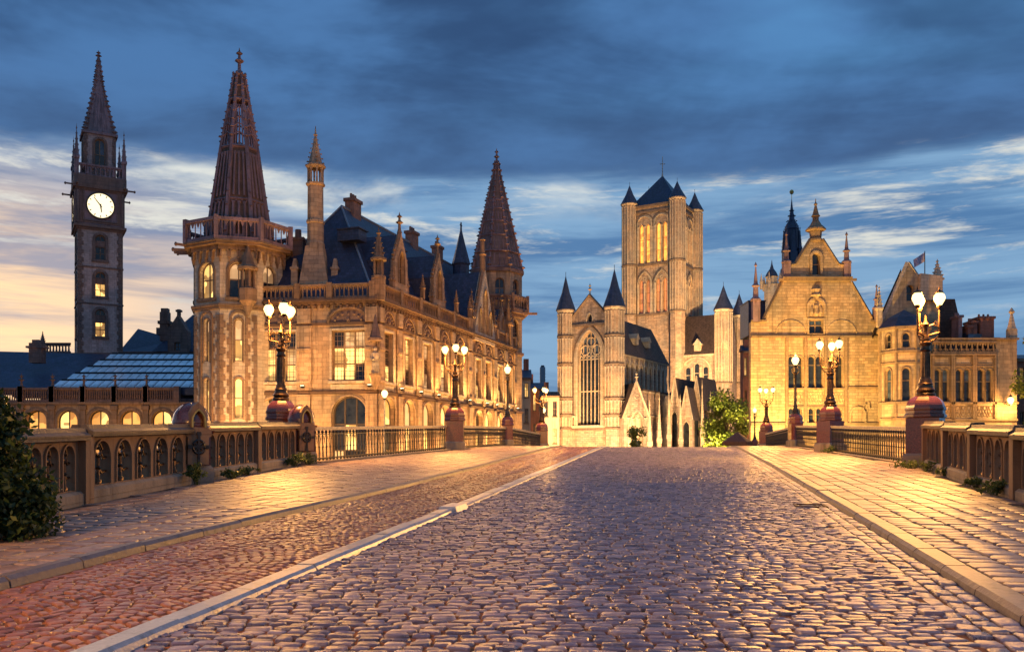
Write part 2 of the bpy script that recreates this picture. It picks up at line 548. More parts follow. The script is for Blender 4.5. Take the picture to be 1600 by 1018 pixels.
def window(rt, face, s0, z0, w_, h, cols=2, rows=(0.6,), kind='rect', mats=('glass_dark',), inset=0.28, bar=0.09, rise=None, frame='stone_trim', name='window', thick=0.12, lat=None):
    """a window in a wall: frame with mullions as a part, every pane a sub-part"""
    key = (round(w_, 2), round(h, 2), cols, rows, kind, frame, bar, lat)
    f, rs = archH(kind, w_, rise)
    zs = h - rs
    if key not in _cache:
        mb = MB()
        b2 = bar / 2
        mb.ring(0, w_ - 2 * bar, bar, h - bar, kind, bar, 0, thick, rise=rise and rise - bar) if kind != 'rect' else mb.panel(outline(0, w_, 0, h), [outline(0, w_ - 2 * bar, bar, h - bar)[::-1]], 0, thick)
        if kind != 'rect': mb.box(-w_ / 2, w_ / 2, 0.002, thick - .002, 0, bar)
        for c in range(1, cols):
            x = -w_ / 2 + w_ * c / cols
            mb.box(x - b2, x + b2, 0.01, thick - .01, bar * .5, zs + f(x) - bar * .4)
        for r_ in rows:
            z = h * r_
            if z < zs: mb.box(-w_ / 2 + bar * .4, w_ / 2 - bar * .4, 0.02, thick - .02, z - b2, z + b2)
        if lat:                                             # leading in the panes
            nx = int(round(w_ / lat[0])); nz = int(round(h / lat[1]))
            for i in range(1, nx):
                x = -w_ / 2 + w_ * i / nx
                mb.box(x - .018, x + .018, thick * .42, thick * .52, bar * .5, max(bar, zs + f(x) - bar * .5))
            for i in range(1, nz):
                z = h * i / nz
                if z < zs: mb.box(-w_ / 2 + bar * .4, w_ / 2 - bar * .4, thick * .43, thick * .53, z - .016, z + .016)
        _cache[key] = mb.mesh(name, frame)
    # frame placed with a rotation taken from the face
    M = Matrix.Translation(-wloc(rt)) @ face.M(s0, inset) @ Matrix.Translation((0, 0, z0))
    fr = link(name, _cache[key], rt, M)
    zr = [0.0] + [h * r_ for r_ in rows] + [h]
    i = 0
    for c in range(cols):
        xa, xb = -w_ / 2 + w_ * c / cols, -w_ / 2 + w_ * (c + 1) / cols
        for q in range(len(zr) - 1):
            za, zb = zr[q], zr[q + 1]
            top = [(x, min(zb, zs + f(x))) for x in [xb + (xa - xb) * t / 5 for t in range(6)]] if kind != 'rect' else [(xb, zb), (xa, zb)]
            if min(t[1] for t in top) < za: top = [(x, max(z, za + .001)) for x, z in top]
            m = mats(c, q) if callable(mats) else mats[i % len(mats)]
            i += 1
            pk = key + (c, q, m)
            if pk not in _cache:
                pm = MB()
                pm.panel([(xa, za), (xb, za)] + top, [], thick * .55, thick * .55 + .02)
                _cache[pk] = pm.mesh('pane', m)
            link('pane', _cache[pk], fr)
    return fr


def balustrade(mb, x0, x1, y, z0, z1, n, post=0.0, depth=0.28, r=0.07, arc=True):
    """stone gallery of little columns between two rails, in the current frame of mb"""
    h = z1 - z0
    mb.box(x0, x1, y - depth / 2, y + depth / 2, z0, z0 + h * .14)
    mb.box(x0, x1, y - depth / 2 - .04, y + depth / 2 + .04, z1 - h * .14, z1)
    st = (x1 - x0) / n
    for i in range(n):
        x = x0 + st * (i + .5)
        mb.lathe([(r * 1.3, z0 + h * .14), (r, z0 + h * .22), (r * .8, z0 + h * .5), (r, z0 + h * .74), (r * 1.5, z0 + h * .86)], 5, x, y, cap=False)
    if arc:
        for i in range(n + 1):
            x = x0 + st * i
            a, b = max(x0, x - st * .30), min(x1, x + st * .30)
            mb.add([(a, y - .05, z1 - h * .14), (b, y - .05, z1 - h * .14), (x, y - .05, z1 - h * .38), (a, y + .05, z1 - h * .14), (b, y + .05, z1 - h * .14), (x, y + .05, z1 - h * .38)],
                   [(0, 2, 1), (3, 4, 5), (0, 3, 5, 2), (1, 2, 5, 4)])


def crockets(mb, a, b, n, size):
    """little leaf knobs along a ridge from a to b"""
    a, b = Vector(a), Vector(b)
    for i in range(n):
        p = a.lerp(b, (i + .5) / n)
        s_ = size * (1 - .45 * i / n)
        mb.lathe([(s_ * .3, p.z - s_ * .5), (s_, p.z), (s_ * .45, p.z + s_ * .45), (0.01, p.z + s_ * .6)], 5, p.x, p.y, random.random())


def finial(mb, x, y, z, h, r):
    mb.lathe([(r, z), (r * .55, z + h * .2), (r * .5, z + h * .42), (r * 1.5, z + h * .5), (r * .5, z + h * .6), (r * .4, z + h * .72), (r * 1.1, z + h * .78), (r * .3, z + h * .86), (0.01, z + h)], 6, x, y)


def pinnacle(mb, x, y, z, h, r, n=4):
    """square shaft, gablets, crocketed spirelet"""
    ph = math.pi / 4 if n == 4 else 0.2
    mb.lathe([(r, z), (r, z + h * .40), (r * 1.35, z + h * .42), (r * 1.35, z + h * .46), (r * 1.0, z + h * .48), (r * .12, z + h * .9), (r * .35, z + h * .92), (r * .1, z + h * .95), (0.01, z + h)], n, x, y, ph)
    for i in range(4):
        q = ph + 2 * math.pi * i / 4
        a = (x + r * 1.1 * math.cos(q), y + r * 1.1 * math.sin(q), z + h * .5)
        crockets(mb, a, (x + r * .2 * math.cos(q), y + r * .2 * math.sin(q), z + h * .88), 4, r * .28)


def octo(cx, cy, r, ph, n=8):
    """vertices of a polygonal tower and its faces as seen from outside"""
    vs_ = [(cx + r * math.cos(ph + 2 * math.pi * i / n), cy + r * math.sin(ph + 2 * math.pi * i / n)) for i in range(n)]
    return [Face(vs_[i], vs_[(i + 1) % n]) for i in range(n)]



# ================================================================== bridge deck: road, side lane, kerbs, pavements
KERB = 0.065
Y0C, KC = 38.4, 0.00117


def zr(y):
    """height of the carriageway: a 4 % ramp that rolls over the crown of the bridge and runs down to the street"""
    y = np.asarray(y, dtype=float)
    z = 0.04 * y - np.where(y > Y0C, KC * (y - Y0C) ** 2, 0.0)
    return np.where(y > 96, np.maximum(z, -2.0 + 0.0 * y), z)


def zf(y): return float(zr(y))


def plane(u, v, h=0.0):
    d = (EYE - h) * FOC / (v - 660.0)
    return ((u - 800) / FOC * d, d)


def curve(pts):
    ys = [p[1] for p in pts]; xs = [p[0] for p in pts]
    def f(y):
        y = np.asarray(y, dtype=float)
        r = np.interp(y, ys, xs)
        lo = xs[0] + (xs[1] - xs[0]) / (ys[1] - ys[0]) * (y - ys[0])
        hi = xs[-1] + (xs[-1] - xs[-2]) / (ys[-1] - ys[-2]) * (y - ys[-1])
        return np.where(y < ys[0], lo, np.where(y > ys[-1], hi, r))
    return f


kL = curve([(-4.45, 0.0), (-3.72, 6.4), (-3.42, 8.9), (-3.10, 10.9), (-2.20, 15.6), (-0.95, 23.5), (2.20, 45.0), (4.1, 62.0), (5.4, 80.0)])
kS = curve([(-2.85, 0.0), (-2.14, 4.69), (-0.86, 12.2), (1.0, 23.5), (4.05, 42.0), (5.5, 52.0), (7.6, 66.0), (9.0, 80.0)])
kR = curve([(2.05, 0.0), (3.02, 5.25), (5.1, 15.0), (7.2, 25.0), (10.9, 43.5), (13.4, 56.0), (16.8, 72.0)])
pL = curve([(-6.08, 6.0), (-6.15, 17.3), (-5.95, 24.8), (-2.40, 37.8), (-0.24, 48.8), (2.05, 62.0), (2.8, 79.0)])
pR = curve([(6.0, 8.0), (7.75, 13.75), (8.30, 15.75), (10.75, 23.3), (12.5, 35.2), (13.6, 43.0), (17.6, 62.0), (21.4, 79.0)])


def sheet(name, fa, fb, ya, yb, dz, m, n=90, side=None):
    ys = np.linspace(ya, yb, n)
    a, b, z = fa(ys), fb(ys), zr(ys) + dz
    mb = MB()
    for i in range(n): mb.add([(a[i], ys[i], z[i]), (b[i], ys[i], z[i])], [])
    mb.f = [(2 * i, 2 * i + 1, 2 * i + 3, 2 * i + 2) for i in range(n - 1)]
    return structure(mb.build(name, m))


# ground to the horizon, quay level
gm = MB()
gm.add([(-2500, -400, -2.05), (2500, -400, -2.05), (2500, 4000, -2.05), (-2500, 4000, -2.05)], [(0, 1, 2, 3)])
ground = structure(gm.build('ground', 'ground'))

rm = MB()
rm.add([(-400, 2, -2.02), (400, 2, -2.02), (400, 58, -2.02), (-400, 58, -2.02)], [(0, 1, 2, 3)])
structure(rm.build('river', 'water'))

# body of the bridge under the deck (keeps light and sight lines out)
dm = MB()
ysd = np.linspace(-14, 112, 64)
for y in ysd:
    l, r_, z = float(pL(y)) - 0.5, float(pR(y)) + 0.5, zf(y) - 0.06
    dm.add([(l, y, -2.04), (l, y, z), (r_, y, z), (r_, y, -2.04)], [])
for i in range(len(ysd) - 1):
    a, b = 4 * i, 4 * i + 4
    dm.f += [(a, a + 1, b + 1, b), (a + 1, a + 2, b + 2, b + 1), (a + 2, a + 3, b + 3, b + 2)]
dm.f += [(0, 3, 2, 1)]
deck = structure(dm.build('bridge_deck', 'stone_plinth'))

road = sheet('road', kS, kR, -14, 108, -0.014, 'joint')
lane = sheet('side_lane', kL, kS, -14, 108, -0.013, 'joint')


def blocks(cx, cyy, lx, ly, yaw, top, dz, inset=0.16, drop=0.06, tilt=0.0, fine=False, rnd=None):
    """many worn paving stones at once: arrays of centre, size, yaw, height of the top -> verts, faces, rnd per stone"""
    n = len(cx)
    if fine:
        q, p = .40, .34
        base = np.array([(-.5, -p), (-q, -.5), (q, -.5), (.5, -p), (.5, p), (q, .5), (-q, .5), (-.5, p)])
        lev = [(1.0, -drop), (1.0, -0.017), (1 - inset * .55, -0.0045), (1 - inset * 1.9, 0.0)]
        last = [(24, 25, 26, 27), (24, 27, 28, 31), (31, 28, 29, 30)]
    else:
        base = np.array([(-.5, -.5), (.5, -.5), (.5, .5), (-.5, .5)])
        lev = [(1.0, -drop), (1.0, -0.015), (1 - inset, 0.0)]
        last = [(8, 9, 10, 11)]
    m = len(base)
    V = np.zeros((n, m * len(lev), 3))
    c, s_ = np.cos(yaw), np.sin(yaw)
    tx, ty = rng.normal(0, tilt, n), rng.normal(0, tilt, n)
    jit = rng.normal(0, 0.035 if fine else .02, (n, m, 2))
    for j, (k, z) in enumerate(lev):
        for i in range(m):
            px = (base[i, 0] + jit[:, i, 0]) * lx * k
            py = (base[i, 1] + jit[:, i, 1]) * ly * k
            w_ = j * m + i
            V[:, w_, 0] = cx + px * c - py * s_
            V[:, w_, 1] = cyy + px * s_ + py * c
            zz = top + z + (px * tx + py * ty if j else 0)
            if fine and j > 1: zz = zz + rng.normal(0, .0016, n)
            V[:, w_, 2] = zr(V[:, w_, 1]) + dz + zz
    F1 = [(j * m + i, j * m + (i + 1) % m, (j + 1) * m + (i + 1) % m, (j + 1) * m + i) for j in range(len(lev) - 1) for i in range(m)]
    return V, np.array(F1 + last), (rng.random(n) if rnd is None else rnd)


def mesh_np(name, sets, m, smooth=True, off=(0, 0, 0)):
    """one mesh out of several (verts, quads, rnd) batches"""
    me = bpy.data.meshes.new(name)
    Vs, Fs, Rs, o = [], [], [], 0
    for V, F1, rv in sets:
        n, k = V.shape[0], V.shape[1]
        Vs.append((V - np.array(off)).reshape(-1, 3)); Fs.append((F1[None] + (np.arange(n) * k)[:, None, None]).reshape(-1, 4) + o)
        Rs.append(np.repeat(rv, k)); o += n * k
    V, F, rv = np.concatenate(Vs), np.concatenate(Fs), np.concatenate(Rs)
    me.vertices.add(len(V)); me.vertices.foreach_set('co', V.reshape(-1))
    me.loops.add(F.size); me.loops.foreach_set('vertex_index', F.reshape(-1).astype(np.int32))
    me.polygons.add(len(F)); me.polygons.foreach_set('loop_start', np.arange(len(F), dtype=np.int32) * 4)
    me.update(calc_edges=True)
    at = me.attributes.new('rnd', 'FLOAT', 'POINT')
    at.data.foreach_set('value', rv.astype(np.float32))
    me.materials.append(MAT[m])
    if smooth:
        me.shade_smooth()
        me.set_sharp_from_angle(angle=R(34))
    me.validate()
    return me


def lay(parent, name, field, arr, yfine, m, dz, keep=300, **kw):
    """stones out of arrays (cx, cy, lx, ly, yaw, top); near ones finely shaped; the stones that show largest become
    parts of their own, the rest one 'stuff' part"""
    cx, cyv, lx, ly, yw, top = map(np.array, arr)
    nf = cyv < yfine
    A = blocks(cx[nf], cyv[nf], lx[nf], ly[nf], yw[nf], top[nf], dz, fine=True, **kw)
    B = blocks(cx[~nf], cyv[~nf], lx[~nf], ly[~nf], yw[~nf], top[~nf], dz, **kw)
    V, F1, rv = A
    c = V.mean(axis=1)
    d = np.maximum(c[:, 1], 0.1)
    u = 800 + FOC * c[:, 0] / d; v = HOR - FOC * (c[:, 2] - EYE) / d
    area = lx[nf] * ly[nf] / d ** 3
    ok = (u > 4) & (u < 1596) & (v < 1014) & (c[:, 1] > 1)
    idx = np.argsort(-np.where(ok, area, -1))[:keep]
    mask = np.zeros(len(V), bool); mask[idx] = True; mask &= ok
    for i in np.where(mask)[0]:
        o_ = c[i].copy()
        ob = bpy.data.objects.new(name, mesh_np(name, [(V[i:i + 1], F1, rv[i:i + 1])], m, off=o_))
        ob.parent = parent; ob.location = Vector(o_) - wloc(parent)
        COL.objects.link(ob)
    ob = link(field, mesh_np(field, [(V[~mask], F1, rv[~mask]), B], m), parent); ob['kind'] = 'stuff'
    return ob


# ---- main carriageway: rows of setts across the road, three runs of setts along the right-hand gutter
cx, cyv, lx, ly, yw = [], [], [], [], []
y = 2.6
row = 0
while y < 57:
    hrow = random.uniform(0.080, 0.104) * (1.0 if y < 30 else 1.25)
    xa, xb = float(kS(y)) + 0.13, float(kR(y)) - 0.46
    x = xa + random.uniform(-.10, .02)
    wob = 0.018 * math.sin(y * 2.1)
    while x < xb:
        l = random.uniform(0.105, 0.190) * (1.0 if y < 30 else 1.2)
        cx.append(x + l / 2); cyv.append(y + hrow / 2 + wob * math.sin(x * 1.7) + 0.02 * (x - xa) * 0 + random.uniform(-.006, .006))
        lx.append(l - 0.016); ly.append(hrow - 0.016); yw.append(random.gauss(0, 0.022))
        x += l
    y += hrow
for q in range(3):
    y = 2.8 + q * .07
    while y < 56:
        l = random.uniform(0.15, 0.23)
        yc = y + l / 2
        sl = (float(kR(yc + .1)) - float(kR(yc - .1))) / .2
        cx.append(float(kR(yc)) - 0.075 - 0.135 * q); cyv.append(yc)
        lx.append(0.118); ly.append(l - .015); yw.append(-math.atan(sl) + random.gauss(0, .015))
        y += l
lay(road, 'sett', 'sett_field', (cx, cyv, lx, ly, yw, rng.normal(0.002, 0.004, len(cx))), 18.0, 'sett', 0.0, inset=0.11, tilt=0.024)

# ---- side lane: small setts laid in fans
cx, cyv, lx, ly, yw = [], [], [], [], []
y = 2.6
while y < 57:
    big = 1.0 if y < 25 else 1.35
    st = 0.098 * big
    xa, xb = float(kL(y)) + 0.05, float(kS(y)) - 0.13
    wd = xb - xa
    x = xa + random.uniform(0, .04)
    while x < xb - .03:
        l = random.uniform(0.085, 0.115) * big
        t = ((x + l / 2 - xa) / wd * 2) % 1.0
        off = 0.30 * (1 - (2 * t - 1) ** 2)
        sl = 0.30 * (-4 * (2 * t - 1)) * 2 / wd
        xx, yy = x + l / 2, y + off + random.uniform(-.006, .006)
        if float(kL(yy)) + .04 < xx < float(kS(yy)) - .10:
            cx.append(xx); cyv.append(yy); lx.append((l - .014) / max(.8, math.cos(math.atan(sl)))); ly.append((st - .013) * math.cos(math.atan(sl))); yw.append(math.atan(sl) + random.gauss(0, .03))
        x += l
    y += st
lay(lane, 'sett', 'sett_field', (cx, cyv, lx, ly, yw, rng.normal(0.0, 0.003, len(cx))), 14.0, 'sett_small', 0.0, inset=0.13, tilt=0.03)

# ---- pavements
pav_l = sheet('pavement', lambda y: pL(y) - 0.2, lambda y: kL(y) - 0.09, -14, 108, KERB - 0.02, 'joint_grey')
pav_r = sheet('pavement', lambda y: kR(y) + 0.12, lambda y: pR(y) + 0.2, -14, 108, KERB - 0.02, 'joint_grey')


def slabs(parent, kerbf, sgn, limitf, start, across, along, ya, yb):
    cx, cyv, lx, ly, yw = [], [], [], [], []
    j = 0
    while True:
        o_ = start + (j + .5) * across
        if o_ > 9: break
        y = ya + random.uniform(0, along)
        while y < yb:
            l = along * random.uniform(0.82, 1.25)
            yc = y + l / 2
            sl = (float(kerbf(yc + .4)) - float(kerbf(yc - .4))) / .8
            xc = float(kerbf(yc)) + sgn * o_ / math.cos(math.atan(sl))
            y += l
            if sgn * (float(limitf(yc)) - xc) < 0.12: continue
            cx.append(xc); cyv.append(yc); lx.append(across - .028); ly.append(l - .022); yw.append(-math.atan(sl) + random.gauss(0, .006))
        j += 1
    lay(parent, 'slab', 'slab_field', (cx, cyv, lx, ly, yw, rng.normal(0.0, 0.0025, len(cx))), 12.0, 'slab', KERB, inset=0.06, tilt=0.012)


slabs(pav_l, kL, -1, lambda y: pL(y) + .16, 0.14, 0.30, 0.21, 2.6, 60)
slabs(pav_r, kR, 1, lambda y: pR(y) - .16, 0.21, 0.30, 0.21, 2.6, 62)

# ---- kerbs and the raised strip between lane and road: one stone after the other


def kerb_run(name, parts, f, side, width, height, m, ya, yb, length, zb=-0.05, lean=0.02, nose=0.03):
    rt = bpy.data.objects.new(name, None); COL.objects.link(rt); structure(rt)
    rt.location = (float(f(ya)), ya, zf(ya))
    y = ya
    while y < yb:
        l = length * random.uniform(.85, 1.15) * (1 if y < 30 else 1.6)
        y1 = min(yb, y + l)
        g = 0.006
        a, b = Vector((float(f(y + g)), y + g)), Vector((float(f(y1 - g)), y1 - g))
        fa = Face(a, b, (zf(y1) - zf(y)) / max((b - a).length, .01), zf(y))
        # local y inward is to the left of the run (towards -x); side +1 puts the stone there
        mb = MB(fa.M())
        L = fa.L
        w0, w1 = (0.0, width) if side > 0 else (-width, 0.0)
        h = height + random.gauss(0, .003)
        if side == 0:
            w0, w1 = -width / 2, width / 2
            prof = [(w0 - lean, zb), (w0, h - nose), (w0 + nose, h), (w1 - nose, h), (w1, h - nose), (w1 + lean, zb)]
        elif side > 0:
            prof = [(w0 - lean, zb), (w0 - .004, h - nose), (w0 + nose, h), (w1, h), (w1, zb)]
        else:
            prof = [(w0, zb), (w0, h), (w1 - nose, h), (w1 + .004, h - nose), (w1 + lean, zb)]
        n = len(prof)
        bow = random.gauss(0, .004)
        pts = [(0, p[0], p[1]) for p in prof] + [(L, p[0] + bow, p[1]) for p in prof]
        fs = [tuple(range(n)), tuple(range(2 * n - 1, n - 1, -1))] + [(i, i + n, (i + 1) % n + n, (i + 1) % n) for i in range(n)]
        mb.add(pts, fs)
        o = mb.build(parts, m, rt)
        at = o.data.attributes.new('rnd', 'FLOAT', 'POINT')
        at.data.foreach_set('value', np.full(len(o.data.vertices), random.random(), np.float32))
        y = y1
    return rt


kerb_run('kerb', 'kerb_stone', kL, 1, 0.12, KERB + .006, 'kerb', 2.4, 58, 1.0)
kerb_run('kerb', 'kerb_stone', kR, -1, 0.19, KERB + .006, 'kerb', 2.4, 58, 1.0)
kerb_run('dividing_kerb', 'kerb_stone', kS, 0, 0.18, 0.045, 'strip', 2.4, 12.0, 0.95, nose=0.022, lean=0.03)
kerb_run('dividing_kerb', 'kerb_stone', lambda y: kS(y) + .02, 0, 0.20, 0.04, 'strip', 12.75, 57, 0.55, nose=0.02, lean=0.02)
# the loose, wider end stone where the raised strip changes
es = MB(Face((float(kS(12.03)), 12.03), (float(kS(12.7)) + .03, 12.7), 0.04, zf(12.03)).M())
es.frustum(0, .66, -.17, .15, -.05, .07, .05, .05)
eo = es.build('end_stone', 'strip')
at = eo.data.attributes.new('rnd', 'FLOAT', 'POINT'); at.data.foreach_set('value', np.full(len(eo.data.vertices), .9, np.float32))
tag(eo, 'pale loose end stone of the raised strip between lane and road', 'kerb stone')

# iron drain cover beside the right kerb, thin iron arc cover in the road


def drain(u, v, w_, l, label):
    x, y = plane(u, v)
    rt = root('drain_cover', (x, y, zf(y)), label, 'drain cover')
    f = MB(Matrix.Translation((x, y, zf(y) + .004)) @ Matrix.Rotation(math.atan(.04), 4, 'X') @ Matrix.Rotation(-0.2, 4, 'Z'))
    f.panel([(-w_, -l), (w_, -l), (w_, l), (-w_, l)], [[(-w_ + .04, -l + .04), (-w_ + .04, l - .04), (w_ - .04, l - .04), (w_ - .04, -l + .04)]], 0, .03)
    for i, p in enumerate(f.l):
        q = Vector((p.x, p.z, p.y * -1 + .012)); f.v[i] = f.M @ q
    f.build('frame', 'rust', rt)
    for i in range(6):
        g = MB(f.M)
        xx = -w_ + .06 + (2 * w_ - .12) * (i + .5) / 6
        g.box(xx - .018, xx + .018, -l + .03, l - .03, -.03, -.004)
        g.build('bar', 'rust', rt)


drain(1266, 790, .22, .22, 'rusty square iron drain cover in the setts by the right kerb')
mh = MB()
x, y = plane(810, 773)
mp = [(x + .62 * math.cos(R(a)), y + .62 * math.sin(R(a)) * .9, zf(y) + .016) for a in range(25, 165, 10)]
mh.tube(mp, 0.022, 6)
tag(mh.build('manhole_rim', 'lead'), 'pale metal arc of a manhole rim set in the road setts', 'manhole rim')

# ================================================================== bridge furniture: parapets, pillars, railings, lamps


def parapet(f, p0, p1, n, h, label, lift=0.0, wall=0.18, group='stone arcaded parapets of the bridge', last=True):
    """stone parapet section between two points: plinth, pierced arcade panel, coping, colonnettes"""
    za, zb = zf(p0[1]) + KERB, zf(p1[1]) + KERB
    fa = Face(p0, p1)
    fa = Face(p0, p1, (zb - za) / fa.L, za + lift)
    L = fa.L
    rt = root('stone_parapet', (p0[0], p0[1], za), label, 'parapet', group)
    t = wall / 2
    mb = MB(fa.M()); mb.box(0, L, -t - .05, t + .05, -.25, .12); mb.frustum(0, L, -t - .05, t + .05, .12, .16, 0, .05)
    mb.build('plinth', 'stone_plinth', rt)
    ew = 0.16
    st = (L - 2 * ew) / n
    w_ = st * .70
    z0, z1 = .18, h - .24
    holes = [outline(ew + st * (i + .5), w_, z0, z1, 'round', 12)[::-1] for i in range(n)]
    pt = .055
    mb = MB(fa.M()); mb.panel([(0, .161), (L, .161), (L, h - .17), (0, h - .17)], holes, -pt, pt)
    mb.build('arcade_panel', 'stone_parapet', rt)
    for i in range(n):                      # roll moulding round every opening, both faces
        mb = MB(fa.M())
        x = ew + st * (i + .5)
        for ya, yb in ((-pt - .03, -pt + .01), (pt - .01, pt + .03)):
            mb.ring(x, w_, z0, z1, 'round', .028, ya, yb, 12)
        mb.build('arch_moulding', 'stone_parapet', rt)
    mb = MB(fa.M())
    prof = [(-t - .10, h - .17), (-t - .11, h - .10), (-t - .04, h - .06), (-t - .02, h), (t + .02, h), (t + .04, h - .06), (t + .11, h - .10), (t + .10, h - .17)]
    k = len(prof)
    mb.add([(-.02, a, b) for a, b in prof] + [(L + .02, a, b) for a, b in prof], [tuple(range(k)), tuple(range(2 * k - 1, k - 1, -1))] + [(i, i + k, (i + 1) % k + k, (i + 1) % k) for i in range(k)])
    mb.build('coping', 'stone_coping', rt)
    for xx in ((0, L) if last else (0,)):
        mb = MB(fa.M()); mb.box(xx - .075, xx + .075, -t - .075, t + .075, -.2, h - .172)
        mb.build('end_post', 'stone_parapet', rt)
    # cast colonnette with a gothic head in the middle of each opening
    key = ('colonnette', round(w_, 2), round(z1 - z0, 2))
    if key not in _cache:
        c = MB(); hh = z1 - z0
        c.lathe([(.06, 0), (.06, .05), (.036, .08), (.030, hh * .34), (.055, hh * .38), (.030, hh * .42), (.028, hh * .60), (.055, hh * .64), (.028, hh * .68)], 8)
        for s_ in (-1, 1):
            c.tube([(0, 0, hh * .66), (s_ * w_ * .16, 0, hh * .72), (s_ * w_ * .24, 0, hh * .80), (s_ * w_ * .12, 0, hh * .92), (0, 0, hh * .985)], .022, 5)
            c.tube([(s_ * w_ * .49, 0, hh * .30), (s_ * w_ * .2, 0, hh * .26), (0, 0, hh * .36)], .02, 5)
            c.tube([(s_ * w_ * .49, 0, hh * .62), (s_ * w_ * .3, 0, hh * .58), (s_ * w_ * .2, 0, hh * .70)], .018, 5)
        c.lathe([(.03, hh * .79), (.045, hh * .82), (.03, hh * .86)], 8)
        _cache[key] = c.mesh('colonnette', 'iron_bronze', smooth=40)
    for i in range(n):
        M = Matrix.Translation(-wloc(rt)) @ fa.M(ew + st * (i + .5), 0) @ Matrix.Translation((0, 0, z0))
        link('colonnette', _cache[key], rt, M)
    return rt


def dome_pillar(x, y, rz, label, s_=1.0, hh=1.12):
    """square pillar: stone foot, shaft with an iron cross, pierced gothic gable, polished red dome"""
    z = zf(y) + KERB
    rt = root('dome_pillar', (x, y, z), label, 'pillar', 'domed parapet pillars')
    M = Matrix.Translation((x, y, z)) @ Matrix.Rotation(rz, 4, 'Z') @ Matrix.Scale(s_, 4)
    a = .27
    mb = MB(M); mb.box(-a - .05, a + .05, -a - .05, a + .05, -.3, .26); mb.frustum(-a - .05, a + .05, -a - .05, a + .05, .26, .32, .05)
    mb.build('foot', 'stone_plinth', rt)
    mb = MB(M); mb.box(-a, a, -a, a, .321, hh); mb.frustum(-a - .04, a + .04, -a - .04, a + .04, hh, hh + .06, -.02)
    mb.build('shaft', 'granite_red', rt)
    # pale stone tabard on the front with a stepped outline and pierced pointed gable
    mb = MB(M)
    o = [(-.24, .34), (.24, .34), (.24, .95), (.30, .98), (.30, 1.12), (.24, 1.15), (.19, 1.22), (.19, 1.50), (.10, 1.66), (0, 1.74), (-.10, 1.66), (-.19, 1.50), (-.19, 1.22), (-.24, 1.15), (-.30, 1.12), (-.30, .98), (-.24, .95)]
    k = (hh + .10) / 1.22
    o = [(p * .84, .34 + (q - .34) * k) for p, q in o]
    mb.panel(o, [outline(0, .22, 1.24 * k, 1.62 * k, 'point', 8)[::-1]], -a - .10, -a + .02)
    mb.build('gabled_plaque', 'stone_parapet', rt)
    mb = MB(M)
    mb.ring(0, .21, 1.24 * k, 1.615 * k, 'point', .035, -a - .135, -a - .09, 8)
    mb.build('gable_moulding', 'gilt', rt)
    mb = MB(M)
    zc = .80 * k
    mb.lathe([(.001, 0)], 3) if False else None
    pts = [(.11 * math.cos(q), -a - .115, zc + .13 * math.sin(q)) for q in [2 * math.pi * i / 14 for i in range(15)]]
    mb.tube(pts, .024, 6)
    mb.box(-.17, .17, -a - .13, -a - .098, zc - .02, zc + .02); mb.box(-.02, .02, -a - .132, -a - .096, zc - .34, zc + .27)
    for q in (45, 135, 225, 315):
        mb.tube([(0, -a - .115, zc), (.14 * math.cos(R(q)), -a - .115, zc + .14 * math.sin(R(q)))], .018, 5)
    for px, pz in ((-.17, 0), (.17, 0), (0, .25), (0, -.34)):
        mb.box(px - .035, px + .035, -a - .134, -a - .094, zc + pz - .035, zc + pz + .035)
    mb.build('cross_ornament', 'iron', rt)
    mb = MB(M)
    r = .345
    prof = [(r * .92, hh + .061), (r * 1.06, hh + .08), (r * 1.06, hh + .13), (r, hh + .15), (r, hh + .19), (r * 1.03, hh + .20), (r * 1.03, hh + .24)]
    prof += [(r * math.cos(R(t)), hh + .24 + r * 1.02 * math.sin(R(t))) for t in range(6, 91, 12)] + [(.01, hh + .24 + r * 1.02)]
    mb.lathe(prof, 24)
    mb.build('dome', 'granite_red', rt, smooth=35)
    mb = MB(M)
    for i in range(8):
        q = math.pi / 8 + i * math.pi / 4
        mb.tube([(1.01 * r * math.cos(R(t)) * math.cos(q), 1.01 * r * math.cos(R(t)) * math.sin(q), hh + .24 + r * 1.03 * math.sin(R(t))) for t in range(0, 91, 15)], .012, 5)
    mb.build('dome_rib', 'granite_red', rt, smooth=60)
    return rt


